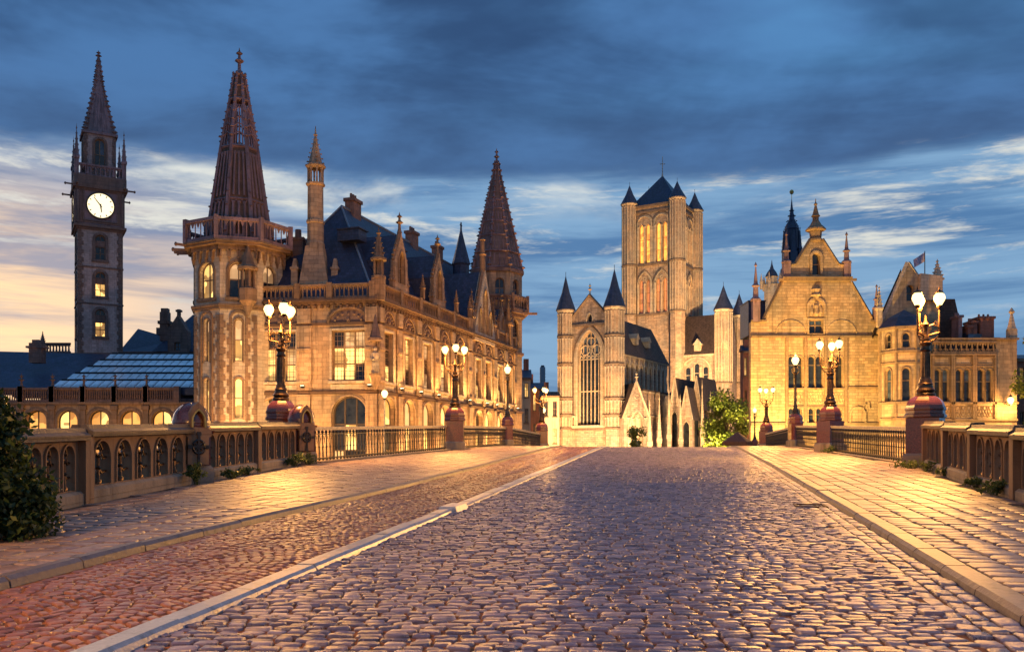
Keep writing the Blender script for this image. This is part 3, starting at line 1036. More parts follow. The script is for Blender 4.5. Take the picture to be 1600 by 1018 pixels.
def railing(p0, p1, n, label, joined=False, h=1.02):
    za, zb = zf(p0[1]) + KERB, zf(p1[1]) + KERB
    fa = Face(p0, p1)
    fa = Face(p0, p1, (zb - za) / fa.L, za)
    L = fa.L
    rt = root('iron_railing', (p0[0], p0[1], za), label, 'railing', 'iron railings of the bridge')
    mb = MB(fa.M())
    mb.box(0, L, -.055, .055, h - .055, h); mb.box(0, L, -.03, .03, h - .10, h - .056)
    mb.build('handrail', 'iron_pale', rt)
    mb = MB(fa.M()); mb.box(0, L, -.025, .025, .10, .135); mb.build('bottom_rail', 'iron', rt)
    mb = MB(fa.M()); mb.box(0, L, -.02, .02, .80, .825); mb.build('upper_rail', 'iron', rt)
    mb = MB(fa.M()); mb.box(0, L, -.22, .22, -.3, .045); mb.build('sill', 'stone_plinth', rt)
    st = L / n
    def bar(b, x):
        b.box(x - .014, x + .014, -.014, .014, .046, .80)
        b.lathe([(.008, .05), (.04, .07), (.045, .10)], 6, x, 0)
        b.lathe([(.012, .40), (.034, .44), (.012, .48)], 6, x, 0)
        b.lathe([(.012, .82), (.05, .86), (.03, .90), (.012, .93)], 6, x, 0)
        b.tube([(x - st / 2, 0, .56), (x - st * .47, 0, .66), (x - st * .25, 0, .755), (x, 0, .80)], .009, 4)
        b.tube([(x + st / 2, 0, .56), (x + st * .47, 0, .66), (x + st * .25, 0, .755), (x, 0, .80)], .009, 4)
        b.lathe([(.010, .24), (.030, .27), (.010, .30)], 6, x, 0)
    if joined:
        mb = MB(fa.M())
        for i in range(n): bar(mb, st * (i + .5))
        o = mb.build('balusters', 'iron', rt); o['kind'] = 'stuff'
    else:
        b = MB(); bar(b, 0)
        me = b.mesh('baluster', 'iron')
        for i in range(n):
            link('baluster', me, rt, Matrix.Translation(-wloc(rt)) @ fa.M(st * (i + .5), 0))
    return rt


def light(parent, loc, power, col, radius=.15):
    ld = bpy.data.lights.new('lamp_light', 'POINT')
    ld.energy, ld.color, ld.shadow_soft_size = power, col, radius
    o = bpy.data.objects.new('lamp_light', ld)
    o.parent = parent; o.location = loc
    COL.objects.link(o)


LAMPC = (1.0, 0.45, 0.10)


def lantern(mb_g, mb_m, x, y, z, s_=1.0):
    mb_g.lathe([(.07 * s_, z - .16 * s_), (.15 * s_, z - .02 * s_), (.17 * s_, z + .05 * s_), (.15 * s_, z + .14 * s_), (.09 * s_, z + .20 * s_)], 12, x, y)
    mb_m.lathe([(.05 * s_, z - .26 * s_), (.09 * s_, z - .20 * s_), (.075 * s_, z - .165 * s_), (.012, z - .163 * s_), (.012, z + .199 * s_), (.13 * s_, z + .201 * s_), (.10 * s_, z + .25 * s_), (.03 * s_, z + .30 * s_), (.02 * s_, z + .36 * s_), (.004, z + .40 * s_)], 10, x, y)


def pedestal(rt, M, w_, h, dome):
    a = w_ / 2
    mb = MB(M); mb.box(-a - .07, a + .07, -a - .07, a + .07, -.4, .28); mb.frustum(-a - .07, a + .07, -a - .07, a + .07, .28, .34, .07)
    mb.build('foot', 'stone_plinth', rt)
    mb = MB(M)
    mb.box(-a, a, -a, a, .341, h - .25)
    mb.panel([(-a * .62, .45), (a * .62, .45), (a * .62, h - .4), (a * .3, h - .31), (-a * .3, h - .31), (-a * .62, h - .4)], [], -a - .025, -a + .01)
    mb.build('shaft', 'granite_red', rt)
    mb = MB(M)
    mb.lathe([(a * 1.20, h - .249), (a * 1.30, h - .22), (a * 1.30, h - .16), (a * 1.20, h - .13), (a * 1.20, h - .06), (a * 1.26, h - .03), (a * 1.26, h + .02)] +
             [(a * 1.20 * math.cos(R(t)), h + .02 + dome * math.sin(R(t))) for t in range(0, 71, 10)], 8, ph=math.pi / 8)
    mb.build('dome', 'granite_red', rt)
    return h + .02 + dome * .94


def triple_lamp(x, y, rz, label, power, h_heads=4.2, ped=1.45, w_=.72, spread=.50, fade=1.0, zbase=None, arms=3):
    z = zf(y) + KERB if zbase is None else zbase
    rt = root('street_lamp', (x, y, z), label, 'street lamp', 'branched street lamps along the bridge')
    M = Matrix.Translation((x, y, z)) @ Matrix.Rotation(rz, 4, 'Z')
    zt = pedestal(rt, M, w_, ped, .36)
    zc = h_heads - 1.08
    mb = MB(M)
    mb.lathe([(.24, zt - .1), (.25, zt + .02), (.20, zt + .06), (.235, zt + .12), (.18, zt + .20), (.17, zt + .26), (.19, zt + .28), (.15, zt + .33), (.14, zt + .4), (.115, zt + .44),
              (.105, zc - .25), (.14, zc - .21), (.115, zc - .17), (.105, zc - .1), (.15, zc - .04), (.15, zc), (.08, zc + .03)], 14)
    mb.build('column', 'iron_bronze', rt, smooth=35)
    mb = MB(M)
    for i in range(10):
        q = 2 * math.pi * i / 10
        mb.tube([(.112 * math.cos(q), .112 * math.sin(q), zt + .46), (.106 * math.cos(q), .106 * math.sin(q), zc - .28)], .012, 4)
    mb.build('fluting', 'iron_bronze', rt)
    mb = MB(M)
    mb.lathe([(.09, zc + .02), (.11, zc + .10), (.06, zc + .2), (.05, zc + .42), (.09, zc + .47), (.04, zc + .54), (.02, zc + .7)], 10)
    mb.build('arm_hub', 'iron_bronze', rt, smooth=40)
    for i in range(arms):
        q = 2 * math.pi * i / arms - math.pi / 2 + .12
        ca, sa = math.cos(q), math.sin(q)
        mb = MB(M)
        P = lambda r, zz: (r * ca, r * sa, zz)
        mb.tube([P(.04, zc + .16), P(.16, zc + .20), P(.34, zc + .24), P(spread * .96, zc + .38), P(spread, zc + .56), P(spread, zc + .82)], .026, 6)
        mb.tube([P(.06, zc + .42), P(.20, zc + .46), P(.31, zc + .38), P(.27, zc + .27), P(.20, zc + .30)], .016, 5)
        mb.tube([P(.1, zc + .02), P(.22, zc + .06), P(.30, zc + .14), P(.36, zc + .25)], .018, 5)
        mb.tube([P(spread * .95, zc + .40), P(spread * .70, zc + .55), P(spread * .62, zc + .46), P(spread * .72, zc + .40)], .014, 5)
        arm = mb.build('arm', 'iron_bronze', rt)
        g, m_ = MB(M), MB(M)
        lantern(g, m_, spread * ca, spread * sa, zc + 1.08, .85)
        m_.build('lantern_cap', 'iron_bronze', arm)
        g.build('lantern_glass', 'lamp_glass', arm, smooth=50)
    light(rt, (0, 0, zc + 1.06), power, LAMPC, .22)
    return rt


def single_lamp(x, y, label, power, h_head=4.1, ped=1.35, w_=.56, zbase=None):
    z = zf(y) + KERB if zbase is None else zbase
    rt = root('street_lamp', (x, y, z), label, 'street lamp', 'single street lamps along the bridge')
    M = Matrix.Translation((x, y, z))
    zt = pedestal(rt, M, w_, ped, .24)
    mb = MB(M)
    zc = h_head - .55
    mb.lathe([(.17, zt - .08), (.18, zt + .02), (.13, zt + .08), (.15, zt + .14), (.10, zt + .25), (.085, zt + .34), (.10, zt + .36), (.07, zt + .42), (.05, zc - .25), (.08, zc - .2), (.05, zc - .15), (.10, zc), (.04, zc + .05), (.035, zc + .3)], 12)
    mb.build('column', 'iron', rt, smooth=35)
    for i in range(4):
        q = math.pi / 4 + i * math.pi / 2
        mb = MB(M)
        mb.tube([(.05 * math.cos(q), .05 * math.sin(q), zc - .1), (.17 * math.cos(q), .17 * math.sin(q), zc + .05), (.17 * math.cos(q), .17 * math.sin(q), zc + .20), (.06 * math.cos(q), .06 * math.sin(q), zc + .3)], .013, 5)
        mb.build('bracket', 'gilt', rt)
    g, m_ = MB(M), MB(M)
    lantern(g, m_, 0, 0, h_head, 1.05)
    m_.build('lantern_cap', 'iron', rt)
    g.build('lantern_glass', 'lamp_glass', rt, smooth=50)
    light(rt, (0, 0, h_head + .62), power, LAMPC, .15)
    return rt


# ---- left side
def PL(y): return (float(pL(y)), y)
def PR(y): return (float(pR(y)), y)


parapet('l', PL(6.5), PL(9.9), 5, 1.02, 'stone arcaded parapet section half hidden by the ivy bush on the left', .0)
parapet('l', PL(10.05), PL(12.6), 5, 1.04, 'stone parapet section just right of the ivy bush', .02)
parapet('l', PL(12.7), PL(16.8), 5, 1.06, 'stone parapet section ending at the nearest domed pillar', .05, last=False)
parapet('l', PL(17.6), PL(20.9), 5, 1.08, 'lit stone parapet section just beyond the nearest domed pillar', .05)
parapet('l', PL(21.0), PL(24.5), 5, 1.10, 'lit stone parapet section ending at the domed pillar beside the railing', .05, last=False)
dome_pillar(-6.14, 17.15, R(40), 'domed red pillar with gothic plaque and iron cross, nearest on the left', 1.0, .92)
dome_pillar(-5.86, 24.9, R(36), 'domed red pillar where the left railing begins', 1.04, .96)
triple_lamp(-6.65, 25.8, R(20), 'large lit branched lamp behind the left parapet, before the post office corner', 3600, 4.35, spread=.36)
railing((-5.6, 25.3), (-2.75, 37.2), 50, 'dark iron railing between the left domed pillar and the next branched lamp')
triple_lamp(*PL(37.8), R(0), 'lit three-armed lamp halfway along the left railing', 3300, 4.2, spread=.48)
railing((-2.2, 38.3), (-.35, 48.4), 40, 'iron railing between the left branched lamp and the single lamp')
single_lamp(*PL(48.8), 'lit single lamp on the left railing near the crest', 2300)
railing((-.1, 49.2), (1.95, 61.6), 46, 'iron railing running down behind the crest on the left', True)
triple_lamp(*PL(62.0), R(10), 'far lit branched lamp beyond the left end of the crest', 2600, 4.0)
railing((2.1, 62.5), (2.8, 78.5), 50, 'farthest iron railing on the left, nearly hidden by the crest', True)
single_lamp(*PL(79.0), 'farthest single lamp on the left, just over the crest', 1700)

# ---- right side
parapet('r', PR(19.45), (PR(22.6)[0], 22.6), 4, 1.12, 'orange lit stone parapet section beside the right lamp pedestal', .05)
parapet('r', PR(16.35), PR(19.35), 4, 1.10, 'orange lit stone parapet section, second from the right lamp pedestal', .04)
parapet('r', PR(13.45), PR(16.25), 4, 1.08, 'orange lit stone parapet section, third from the right lamp pedestal', .02)
parapet('r', PR(10.2), PR(13.35), 4, 1.06, 'stone parapet section cut off by the right edge', .0)
triple_lamp(*PR(23.3), R(55), 'large lit branched lamp on red pedestal, nearest on the right', 3600, 4.3, 1.5, .80, spread=.33)
railing((10.85, 23.9), (12.35, 34.6), 44, 'iron railing between the two large right-hand lamps')
triple_lamp(*PR(35.2), R(25), 'lit three-armed lamp in front of the gabled house', 3300, 4.15, spread=.42)
railing((12.6, 35.8), (13.5, 42.5), 27, 'iron railing between the right branched lamp and the single lamp')
single_lamp(*PR(43.0), 'lit single lamp on the right railing before the gabled house windows', 2300)
railing((13.75, 43.5), (17.4, 61.4), 66, 'iron railing running down behind the crest on the right', True)
triple_lamp(*PR(62.0), R(40), 'far lit branched lamp beyond the right railing', 3400, 4.0, arms=3)
single_lamp(*PR(79.0), 'farthest single lamp on the right beside the parasol', 1700)

# the same lamps carry on behind the viewer
triple_lamp(-6.5, 2.2, R(15), 'branched lamp on the left parapet beside the viewpoint', 2100, 4.35)
triple_lamp(5.9, .6, R(15), 'branched lamp on the right parapet beside the viewpoint', 420, 4.35)

# ================================================================== post office (left)
GZ = -2.0
C = (-11.25, 75.0)
FF = Face((X(380, 77.1), 77.1), C)                       # short front towards the bridge
RF = Face(C, (1.2, 112.0))                               # long side along the street
po = root('post_office', (C[0], C[1], GZ), 'long floodlit neo-gothic stone post office with slate roof on the left', 'building')
zc = lambda v: Z(v, 75.0)
Z_STR, Z_SILL, Z_WT, Z_IMP, Z_COR, Z_BAL0, Z_BAL1 = 6.75, 7.75, 12.0, 12.45, 14.25, 14.62, 15.9


def lit_pick(p_lit, a='lit_warm', b='glass_dark', c='lit_dim'):
    def f(cc, q):
        r = random.random()
        return a if r < p_lit else (c if r < p_lit + .15 else b)
    return f


def storey_face(fc, wins, ww, arches, aw, x0, x1, cols, arch_h, litf, gl, tag_):
    """wall of two storeys with windows, lunettes, ground arches, bands and pilasters"""
    holes = [outline(s_, ww, Z_SILL, Z_WT)[::-1] for s_ in wins] + [outline(s_, aw, GZ + .6, Z_STR - .30, 'round', 14)[::-1] for s_ in arches]
    mb = MB(fc.M()); mb.panel([(x0, GZ), (x1, GZ), (x1, Z_BAL0 - .1), (x0, Z_BAL0 - .1)], holes, 0, .6)
    mb.build('wall', 'stone_post', po)
    mb = MB(fc.M())
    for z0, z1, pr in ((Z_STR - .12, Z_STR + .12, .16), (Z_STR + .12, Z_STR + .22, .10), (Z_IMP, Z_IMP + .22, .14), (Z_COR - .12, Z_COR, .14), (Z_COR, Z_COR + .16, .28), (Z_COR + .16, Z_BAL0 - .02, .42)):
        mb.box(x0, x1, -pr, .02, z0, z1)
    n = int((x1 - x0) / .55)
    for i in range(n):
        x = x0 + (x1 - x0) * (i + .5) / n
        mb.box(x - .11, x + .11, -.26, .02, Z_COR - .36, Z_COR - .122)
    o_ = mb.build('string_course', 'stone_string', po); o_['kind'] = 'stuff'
    for s_ in wins:
        mb = MB(fc.M())
        mb.panel(outline(s_, ww + .36, Z_SILL - .02, Z_WT + .18), [outline(s_, ww, Z_SILL, Z_WT)[::-1]], -.09, .04)
        mb.box(s_ - ww / 2 - .3, s_ + ww / 2 + .3, -.22, .05, Z_SILL - .22, Z_SILL - .025)
        mb.panel([(s_ - ww / 2 - .1, Z_STR + .3), (s_ + ww / 2 + .1, Z_STR + .3), (s_ + ww / 2 + .1, Z_SILL - .3), (s_ - ww / 2 - .1, Z_SILL - .3)], [], -.06, .02)
        mb.build('window_surround', 'stone_pale', po)
        # lunette: round moulding over a carved tympanum
        lw = ww * 1.12
        rise = min(lw / 2, Z_COR - .42 - Z_IMP - .25)
        mb = MB(fc.M())
        for t, pr in ((.30, .10), (.16, .18)):
            mb.ring(s_, lw, Z_IMP + .222, Z_IMP + .222 + rise, 'seg', t, -pr, .02, 14, rise)
        mb.build('lunette_arch', 'stone_trim', po)
        mb = MB(fc.M())
        mb.panel(outline(s_, lw - .02, Z_IMP + .224, Z_IMP + .21 + rise, 'seg', 14, rise - .02), [], -.03, .02)
        for k in range(7):
            q = math.pi * (k + .5) / 7
            mb.lathe([(.05, Z_IMP + .24 + rise * .62 * math.sin(q) - .10), (.14, Z_IMP + .28 + rise * .62 * math.sin(q)), (.04, Z_IMP + .28 + rise * .62 * math.sin(q) + .12)], 5, s_ + lw * .36 * math.cos(q), -.06)
        mb.lathe([(.16, Z_IMP + .25), (.20, Z_IMP + .45), (.11, Z_IMP + .75), (.14, Z_IMP + .9), (.02, Z_IMP + 1.02)], 6, s_, -.06)
        mb.build('tympanum', 'stone_quoin', po)
        window(po, fc, s_, Z_SILL, ww, Z_WT - Z_SILL, cols, (.34, .665), mats=litf, inset=.30, bar=.13, lat=(.36, .42))
    for s_ in arches:
        mb = MB(fc.M())
        for t, pr in ((.42, .08), (.20, .16)):
            mb.ring(s_, aw, GZ + .6, Z_STR - .30, 'round', t * .6, -pr, .03, 16)
        mb.build('arch_moulding', 'stone_post', po)
        window(po, fc, s_, GZ + .6, aw, Z_STR - .30 - GZ - .6, cols, (.42, .70), 'round', gl, inset=.34, bar=.12, frame='wood_dark')
    return


fw = [FF.su(437), FF.su(544.5)]
fx0, fx1 = 0.0, FF.L
storey_face(FF, fw, 2.95, [FF.su(431), FF.su(546)], 3.1, fx0, fx1, 3, 0, lambda c, q: ('lit_warm' if q < 2 and random.random() < .85 else random.choice(['glass_dark', 'lit_dim', 'glass_dark'])), lit_pick(.12), 'f')
rw = [1.95, 6.0, 10.1, 14.2, 18.3, 23.7, 26.8, 30.9, 34.3]
storey_face(RF, rw, 1.75, rw, 2.3, .02, RF.L - 2.6, 2, 0, lit_pick(.34, 'lit_warm'), lit_pick(.5), 'r')

# piers and pilasters


def pier(fc, x, w_, z0, z1, pr, nm='pilaster'):
    mb = MB(fc.M())
    mb.box(x - w_ / 2 - .08, x + w_ / 2 + .08, -pr - .08, .03, z0, z0 + .9)
    mb.box(x - w_ / 2, x + w_ / 2, -pr, .03, z0 + .901, Z_STR - .13)
    mb.box(x - w_ / 2 + .05, x + w_ / 2 - .05, -pr + .05, .03, Z_STR + .23, Z_IMP - .01)
    for zz in (Z_SILL - .2, 10.3):
        mb.box(x - w_ / 2 - .04, x + w_ / 2 + .04, -pr - .03, .03, zz, zz + .22)
    for k in (-1, 1):
        mb.lathe([(.11, Z_STR + .23), (.08, Z_STR + .4), (.075, Z_IMP - .4), (.13, Z_IMP - .12), (.14, Z_IMP - .02)], 8, x + k * (w_ / 2 + .02), -pr * .5)
    mb.box(x - w_ / 2 - .02, x + w_ / 2 + .02, -pr - .02, .03, Z_IMP + .221, z1)
    mb.build(nm, 'stone_post', po)


for u, w_ in ((476, 1.15), (589, 1.0), (400, .9)):
    pier(FF, min(FF.su(u), FF.L - .5), w_, GZ, Z_COR - .37, .24)
for i in range(len(rw) - 1):
    pier(RF, (rw[i] + rw[i + 1]) / 2, .8 if abs(rw[i + 1] - rw[i] - 3.1) > .2 else .45, GZ, Z_COR - .37, .24)
pier(RF, .45, .85, GZ, Z_COR - .37, .24)
pier(RF, 36.1, .7, GZ, Z_COR - .37, .24)

# roof-edge galleries
for fc, x0, x1, posts in ((FF, 0.6, FF.L, [FF.su(466), FF.su(516)]), (RF, 0, 21.4, [4.0, 8.1, 12.2, 16.3, 20.4]), (RF, 29.0, 36.4, [32.6])):
    mb = MB(fc.M())
    ed = [x0 + .4] + posts + [x1 - .4]
    for a, b in zip(ed[:-1], ed[1:]):
        balustrade(mb, a + .25, b - .25, -.12, Z_BAL0, Z_BAL1, max(3, int((b - a) / .42)), r=.075)
    for p in ed: mb.box(p - .25, p + .25, -.36, .12, Z_BAL0 - .1, Z_BAL1 + .12)
    mb.build('balustrade', 'stone_trim', po)

# corner pinnacle and statue on its bracket
mb = MB(Matrix.Translation((C[0] + .05, C[1] + .25, 0)))
mb.box(-.52, .52, -.52, .52, Z_BAL0 - .2, 16.3)
mb.lathe([(.62, 16.3), (.62, 16.5), (.5, 16.55)], 8, ph=.4)
for i in range(4):
    q = math.pi / 4 + i * math.pi / 2
    mb.lathe([(.1, 16.5), (.1, 17.8)], 6, .42 * math.cos(q), .42 * math.sin(q))
mb.lathe([(.2, 16.5), (.2, 17.8)], 6)
mb.lathe([(.68, 17.8), (.7, 18.0), (.5, 18.1), (.42, 18.4), (.12, 20.0), (.22, 20.1), (.08, 20.25), (.02, 20.6)], 8, ph=.4)
crockets(mb, (.5, -.3, 18.2), (.15, -.05, 19.9), 4, .14); crockets(mb, (-.5, -.3, 18.2), (-.15, -.05, 19.9), 4, .14)
mb.build('corner_pinnacle', 'stone_trim', po)
sx, sy_ = C[0] - .1, C[1] - .62
mb = MB()
mb.lathe([(.12, 6.9), (.30, 7.3), (.46, 7.9), (.52, 8.1), (.52, 8.25)], 8, sx, sy_)
mb.build('statue_bracket', 'stone_trim', po)
mb = MB()
mb.lathe([(.62, 11.0), (.64, 11.2), (.45, 11.3), (.32, 11.9), (.1, 12.9), (.02, 13.2)], 6, sx, sy_)
mb.build('statue_canopy', 'stone_quoin', po)
st = MB(Matrix.Translation((sx, sy_, 8.251)))
st.lathe([(.30, 0), (.34, .06), (.30, .5), (.24, 1.0), (.27, 1.3), (.31, 1.55), (.27, 1.72), (.10, 1.80), (.085, 1.88), (.13, 1.96), (.145, 2.06), (.12, 2.17), (.03, 2.24)], 14, sy=.72)
st.tube([(-.29, 0, 1.6), (-.36, -.08, 1.3), (-.22, -.26, 1.12), (-.02, -.28, 1.18)], .085, 8, .055)
st.tube([(.29, 0, 1.6), (.38, -.06, 1.28), (.34, -.24, 1.1)], .085, 8, .055)
st.tube([(.34, -.26, .05), (.34, -.26, 1.9)], .025, 6)
for k in range(6):
    q = -math.pi / 2 + (k - 2.5) * .42
    st.tube([(.33 * math.cos(q), .24 * math.sin(q), .04), (.25 * math.cos(q), .19 * math.sin(q), 1.0)], .035, 5)
so = st.build('statue', 'stone_pale', None, smooth=45)
tag(so, 'weathered stone statue of a robed figure on the post office corner bracket', 'statue')

# ---- main roof: hip towards the bridge
n_in = Vector((-RF.e.y, RF.e.x))
e2 = RF.e
c2 = Vector(C)
def rp(s_, t, z): p = c2 + e2 * s_ + n_in * t; return (p.x, p.y, z)
ZE, ZRG = 15.0, 24.3
W2 = 12.8
A_, B_ = rp(5.3, 6.4, ZRG), rp(37.5, 6.4, ZRG)
e1, e2_, e3, e4 = rp(.7, .7, ZE), rp(39, .7, ZE), rp(39, W2 - .7, ZE), rp(.7 - 1.9, W2 - .7, ZE)
mb = MB()
mb.poly(e1, e2_, B_, A_); mb.poly(e4, e1, A_); mb.poly(e3, e4, A_, B_); mb.poly(e2_, e3, B_)
# slate courses need a facade-like mapping: local coordinates rotated onto the long side
Mi = RF.M().inverted()
mb.l = [Mi @ p for p in mb.v]
mb.build('roof', 'slate', po)
mb = MB()
mb.tube([A_, B_], .13, 6); mb.tube([e1, A_], .10, 6); mb.tube([e4, A_], .10, 6)
mb.build('ridge_capping', 'lead', po)
mb = MB()
mb.solid([rp(0.3, .55, ZE - .01), rp(39, .55, ZE - .01), rp(39, W2, ZE - .01), rp(-1.9, W2, ZE - .01)], .3)
mb.build('gutter_slab', 'lead', po)
mb = MB(RF.M())
mb.box(-1.8, 36, W2 - .6, W2, GZ, ZE - .35)
mb.build('rear_wall', 'stone_post', po)


def roofz(t): return ZE + (ZRG - ZE) * (t - .7) / 5.7


def dormer(s_, w_, zb, zt, nm='stone_dormer', win=True, wallm='stone_post'):
    """stone gabled dormer standing on the wall head with a slate saddle roof behind"""
    ze = zb + (zt - zb) * .52
    g = MB(RF.M())
    hole = [outline(s_, w_ * .42, zb + .7, ze + (zt - ze) * .35, 'point', 8)[::-1]]
    g.panel([(s_ - w_ / 2, zb - 1.2), (s_ + w_ / 2, zb - 1.2), (s_ + w_ / 2, ze), (s_, zt), (s_ - w_ / 2, ze)], hole, .10, .55)
    ob = g.build(nm, wallm, po)
    g = MB(RF.M())
    for k in (-1, 1):
        a, b = Vector((s_ + k * (w_ / 2 + .10), .3, ze - .1)), Vector((s_, .3, zt + .12))
        g.tube([a, b], .16, 4)
        crockets(g, a + Vector((k * .12, 0, .2)), b + Vector((k * .10, 0, -.1)), 5, .20)
        pinnacle(g, s_ + k * (w_ / 2 + .18), .3, zb - .6, (zt - zb) * .62, .26)
    finial(g, s_, .3, zt, 1.9, .24)
    g.ring(s_, w_ * .42, zb + .7, ze + (zt - ze) * .35, 'point', .16, .02, .12, 10)
    g.build('gable_trim', 'stone_trim', ob)
    if win: window(po, RF, s_, zb + .7, w_ * .42, ze + (zt - ze) * .35 - zb - .7, 2, (.5,), 'point', ('glass_dark',), inset=.36, bar=.08)
    g = MB(RF.M())
    yb = .7 + (zt - ZE) / (ZRG - ZE) * 5.7
    ybe = .7 + (ze - ZE) / (ZRG - ZE) * 5.7
    for k in (-1, 1):
        pts = [(s_ + k * w_ / 2, .56, ze), (s_, .56, zt - .12), (s_, yb, zt - .12), (s_ + k * w_ / 2, ybe, ze)]
        g.solid(pts if k > 0 else pts[::-1], .08)
        g.poly((s_ + k * w_ / 2 * .98, .56, ze), (s_ + k * w_ / 2 * .98, ybe, ze), (s_ + k * w_ / 2 * .98, .6, ZE - .2))
    g.build('dormer_roof', 'slate', po)


dormer(4.8, 2.5, 16.0, 21.2)
dormer(13.3, 2.5, 16.0, 21.2)
# the tall gable over the middle bay, with three blind lancets
g = MB(RF.M())
s_ = 25.25
hl = [outline(s_ - 1.55, .85, 14.9, 17.6, 'point', 8)[::-1], outline(s_, 1.05, 14.9, 19.8, 'point', 8)[::-1], outline(s_ + 1.55, .85, 14.9, 17.6, 'point', 8)[::-1]]
g.panel([(s_ - 3.1, 13.9), (s_ + 3.1, 13.9), (s_ + 3.1, 15.2), (s_, 22.0), (s_ - 3.1, 15.2)], hl, -.28, .4)
ob = g.build('street_gable', 'stone_pale', po)
g = MB(RF.M())
g.box(s_ - 2.9, s_ + 2.9, .12, .2, 14.8, 16.6); g.box(s_ - .7, s_ + .7, .121, .2, 16.5, 19.9)
g.build('blind_back', 'stone_quoin', ob)
g = MB(RF.M())
for k in (-1, 1):
    a, b = Vector((s_ + k * 3.25, .05, 15.0)), Vector((s_, .05, 22.2))
    g.tube([a, b], .22, 4); crockets(g, a + Vector((k * .2, 0, .3)), b, 9, .26)
    pinnacle(g, s_ + k * 3.45, .0, 14.0, 5.4, .36)
for dx_, z1, w_ in ((-1.55, 17.6, .85), (0, 19.8, 1.05), (1.55, 17.6, .85)):
    g.ring(s_ + dx_, w_, 14.9, z1, 'point', .14, -.36, -.2, 8)
g.lathe([(.35, 21.8), (.3, 23.6), (.42, 23.7), (.3, 23.8), (.22, 25.2), (.36, 25.3), (.1, 25.5)], 6, s_, .05)
g.build('gable_trim', 'stone_trim', ob)
g = MB(RF.M())
for k in (-1, 1):
    pts = [(s_ + k * 3.0, .42, 15.2), (s_, .42, 21.8), (s_, 4.9, 21.8), (s_ + k * 3.0, .8, 15.2)]
    g.solid(pts if k > 0 else pts[::-1], .1)
g.build('gable_roof', 'slate', po)
dormer(32.2, 1.7, 15.6, 18.9)
# slate skylights, ridge chimneys, slender slate spirelet
for u_, s_, t in ((0, 3.0, 4.2), (0, 11.0, 4.2), (0, 19.0, 3.9)):
    g = MB(RF.M()); z = roofz(t)
    g.box(s_ - .75, s_ + .75, t - 1.2, t + .9, z - .4, z + .55); g.box(s_ - .9, s_ + .9, t - 1.35, t + .9, z + .551, z + .68)
    g.build('roof_hatch', 'slate', po)
for s_, z1, w_ in ((7.6, 25.5, .75), (20.6, 25.6, .7), (27.5, 25.6, .6)):
    g = MB(RF.M()); g.box(s_ - w_, s_ + w_, 6.0, 6.9, 23.3, z1 - .3); g.box(s_ - w_ - .12, s_ + w_ + .12, 5.88, 7.02, z1 - .299, z1)
    for k in (-.4, 0.0, .4): g.lathe([(.14, z1), (.12, z1 + .5)], 8, s_ + k, 6.45)
    g.build('chimney', 'stone_quoin', po)
g = MB(RF.M())
g.lathe([(.95, 21.5), (.95, 23.6), (1.1, 23.7), (.55, 25.8), (.12, 27.6), (.08, 28.6)], 8, 29.2, 4.2, ph=.3)
g.box(29.2 - .3, 29.2 + .3, 4.16, 4.24, 28.2, 28.32)
g.build('roof_spirelet', 'slate', po)
for s_ in (8.9, 17.2, 21.0):
    g = MB(RF.M()); pinnacle(g, s_, -.1, Z_BAL1 + .1, 2.4, .24); g.build('gallery_pinnacle', 'stone_trim', po)

# ---- chimney pinnacle over the front
px, py = X(493, 78.2), 78.2
mb = MB(Matrix.Translation((px, py, 0)))
mb.frustum(-1.45, 1.45, -.9, .9, 15.0, 19.6, .72, .2)
mb.box(-1.6, 1.6, -1.0, 1.0, 14.9, 15.6)
mb.lathe([(.80, 19.4), (.80, 19.9), (.72, 20.1), (.72, 21.6), (.80, 21.7), (.80, 21.9), (.70, 22.0), (.68, 24.9), (.84, 25.0), (.84, 25.15)], 8, ph=math.pi / 8)
for i in range(8):
    q = math.pi / 8 + i * math.pi / 4
    mb.lathe([(.10, 25.15), (.08, 25.4), (.08, 26.3), (.13, 26.5)], 5, .64 * math.cos(q), .64 * math.sin(q), cap=False)
mb.lathe([(.78, 26.5), (.9, 26.62), (.9, 26.72), (.62, 26.85), (.30, 28.2), (.10, 29.3), (.2, 29.4), (.08, 29.55), (.02, 30.2)], 8, ph=math.pi / 8)
for i in range(4):
    q = math.pi / 8 + i * math.pi / 2
    crockets(mb, (.72 * math.cos(q), .72 * math.sin(q), 26.8), (.16 * math.cos(q), .16 * math.sin(q), 29.2), 6, .13)
mb.build('chimney_pinnacle', 'stone_post', po)
for k in (-1, 1):
    mb = MB(Matrix.Translation((px + k * 1.75, py, 0)))
    mb.frustum(-.3, .3, -.5, .5, 15.0, 17.6, .02); mb.box(-.36, .36, -.55, .55, 17.6, 17.8)
    mb.frustum(-.25, .25, -.4, .4, 17.8, 18.6, .15)
    mb.build('scroll_buttress', 'stone_post', po)
mb = MB(Matrix.Translation((X(466, 80), 80, 0)))
mb.box(-.5, .5, -.4, .4, 15.0, 20.6); mb.box(-.62, .62, -.52, .52, 20.6, 20.85); mb.lathe([(.3, 20.85), (.28, 21.6)], 8)
mb.build('chimney', 'stone_quoin', po)

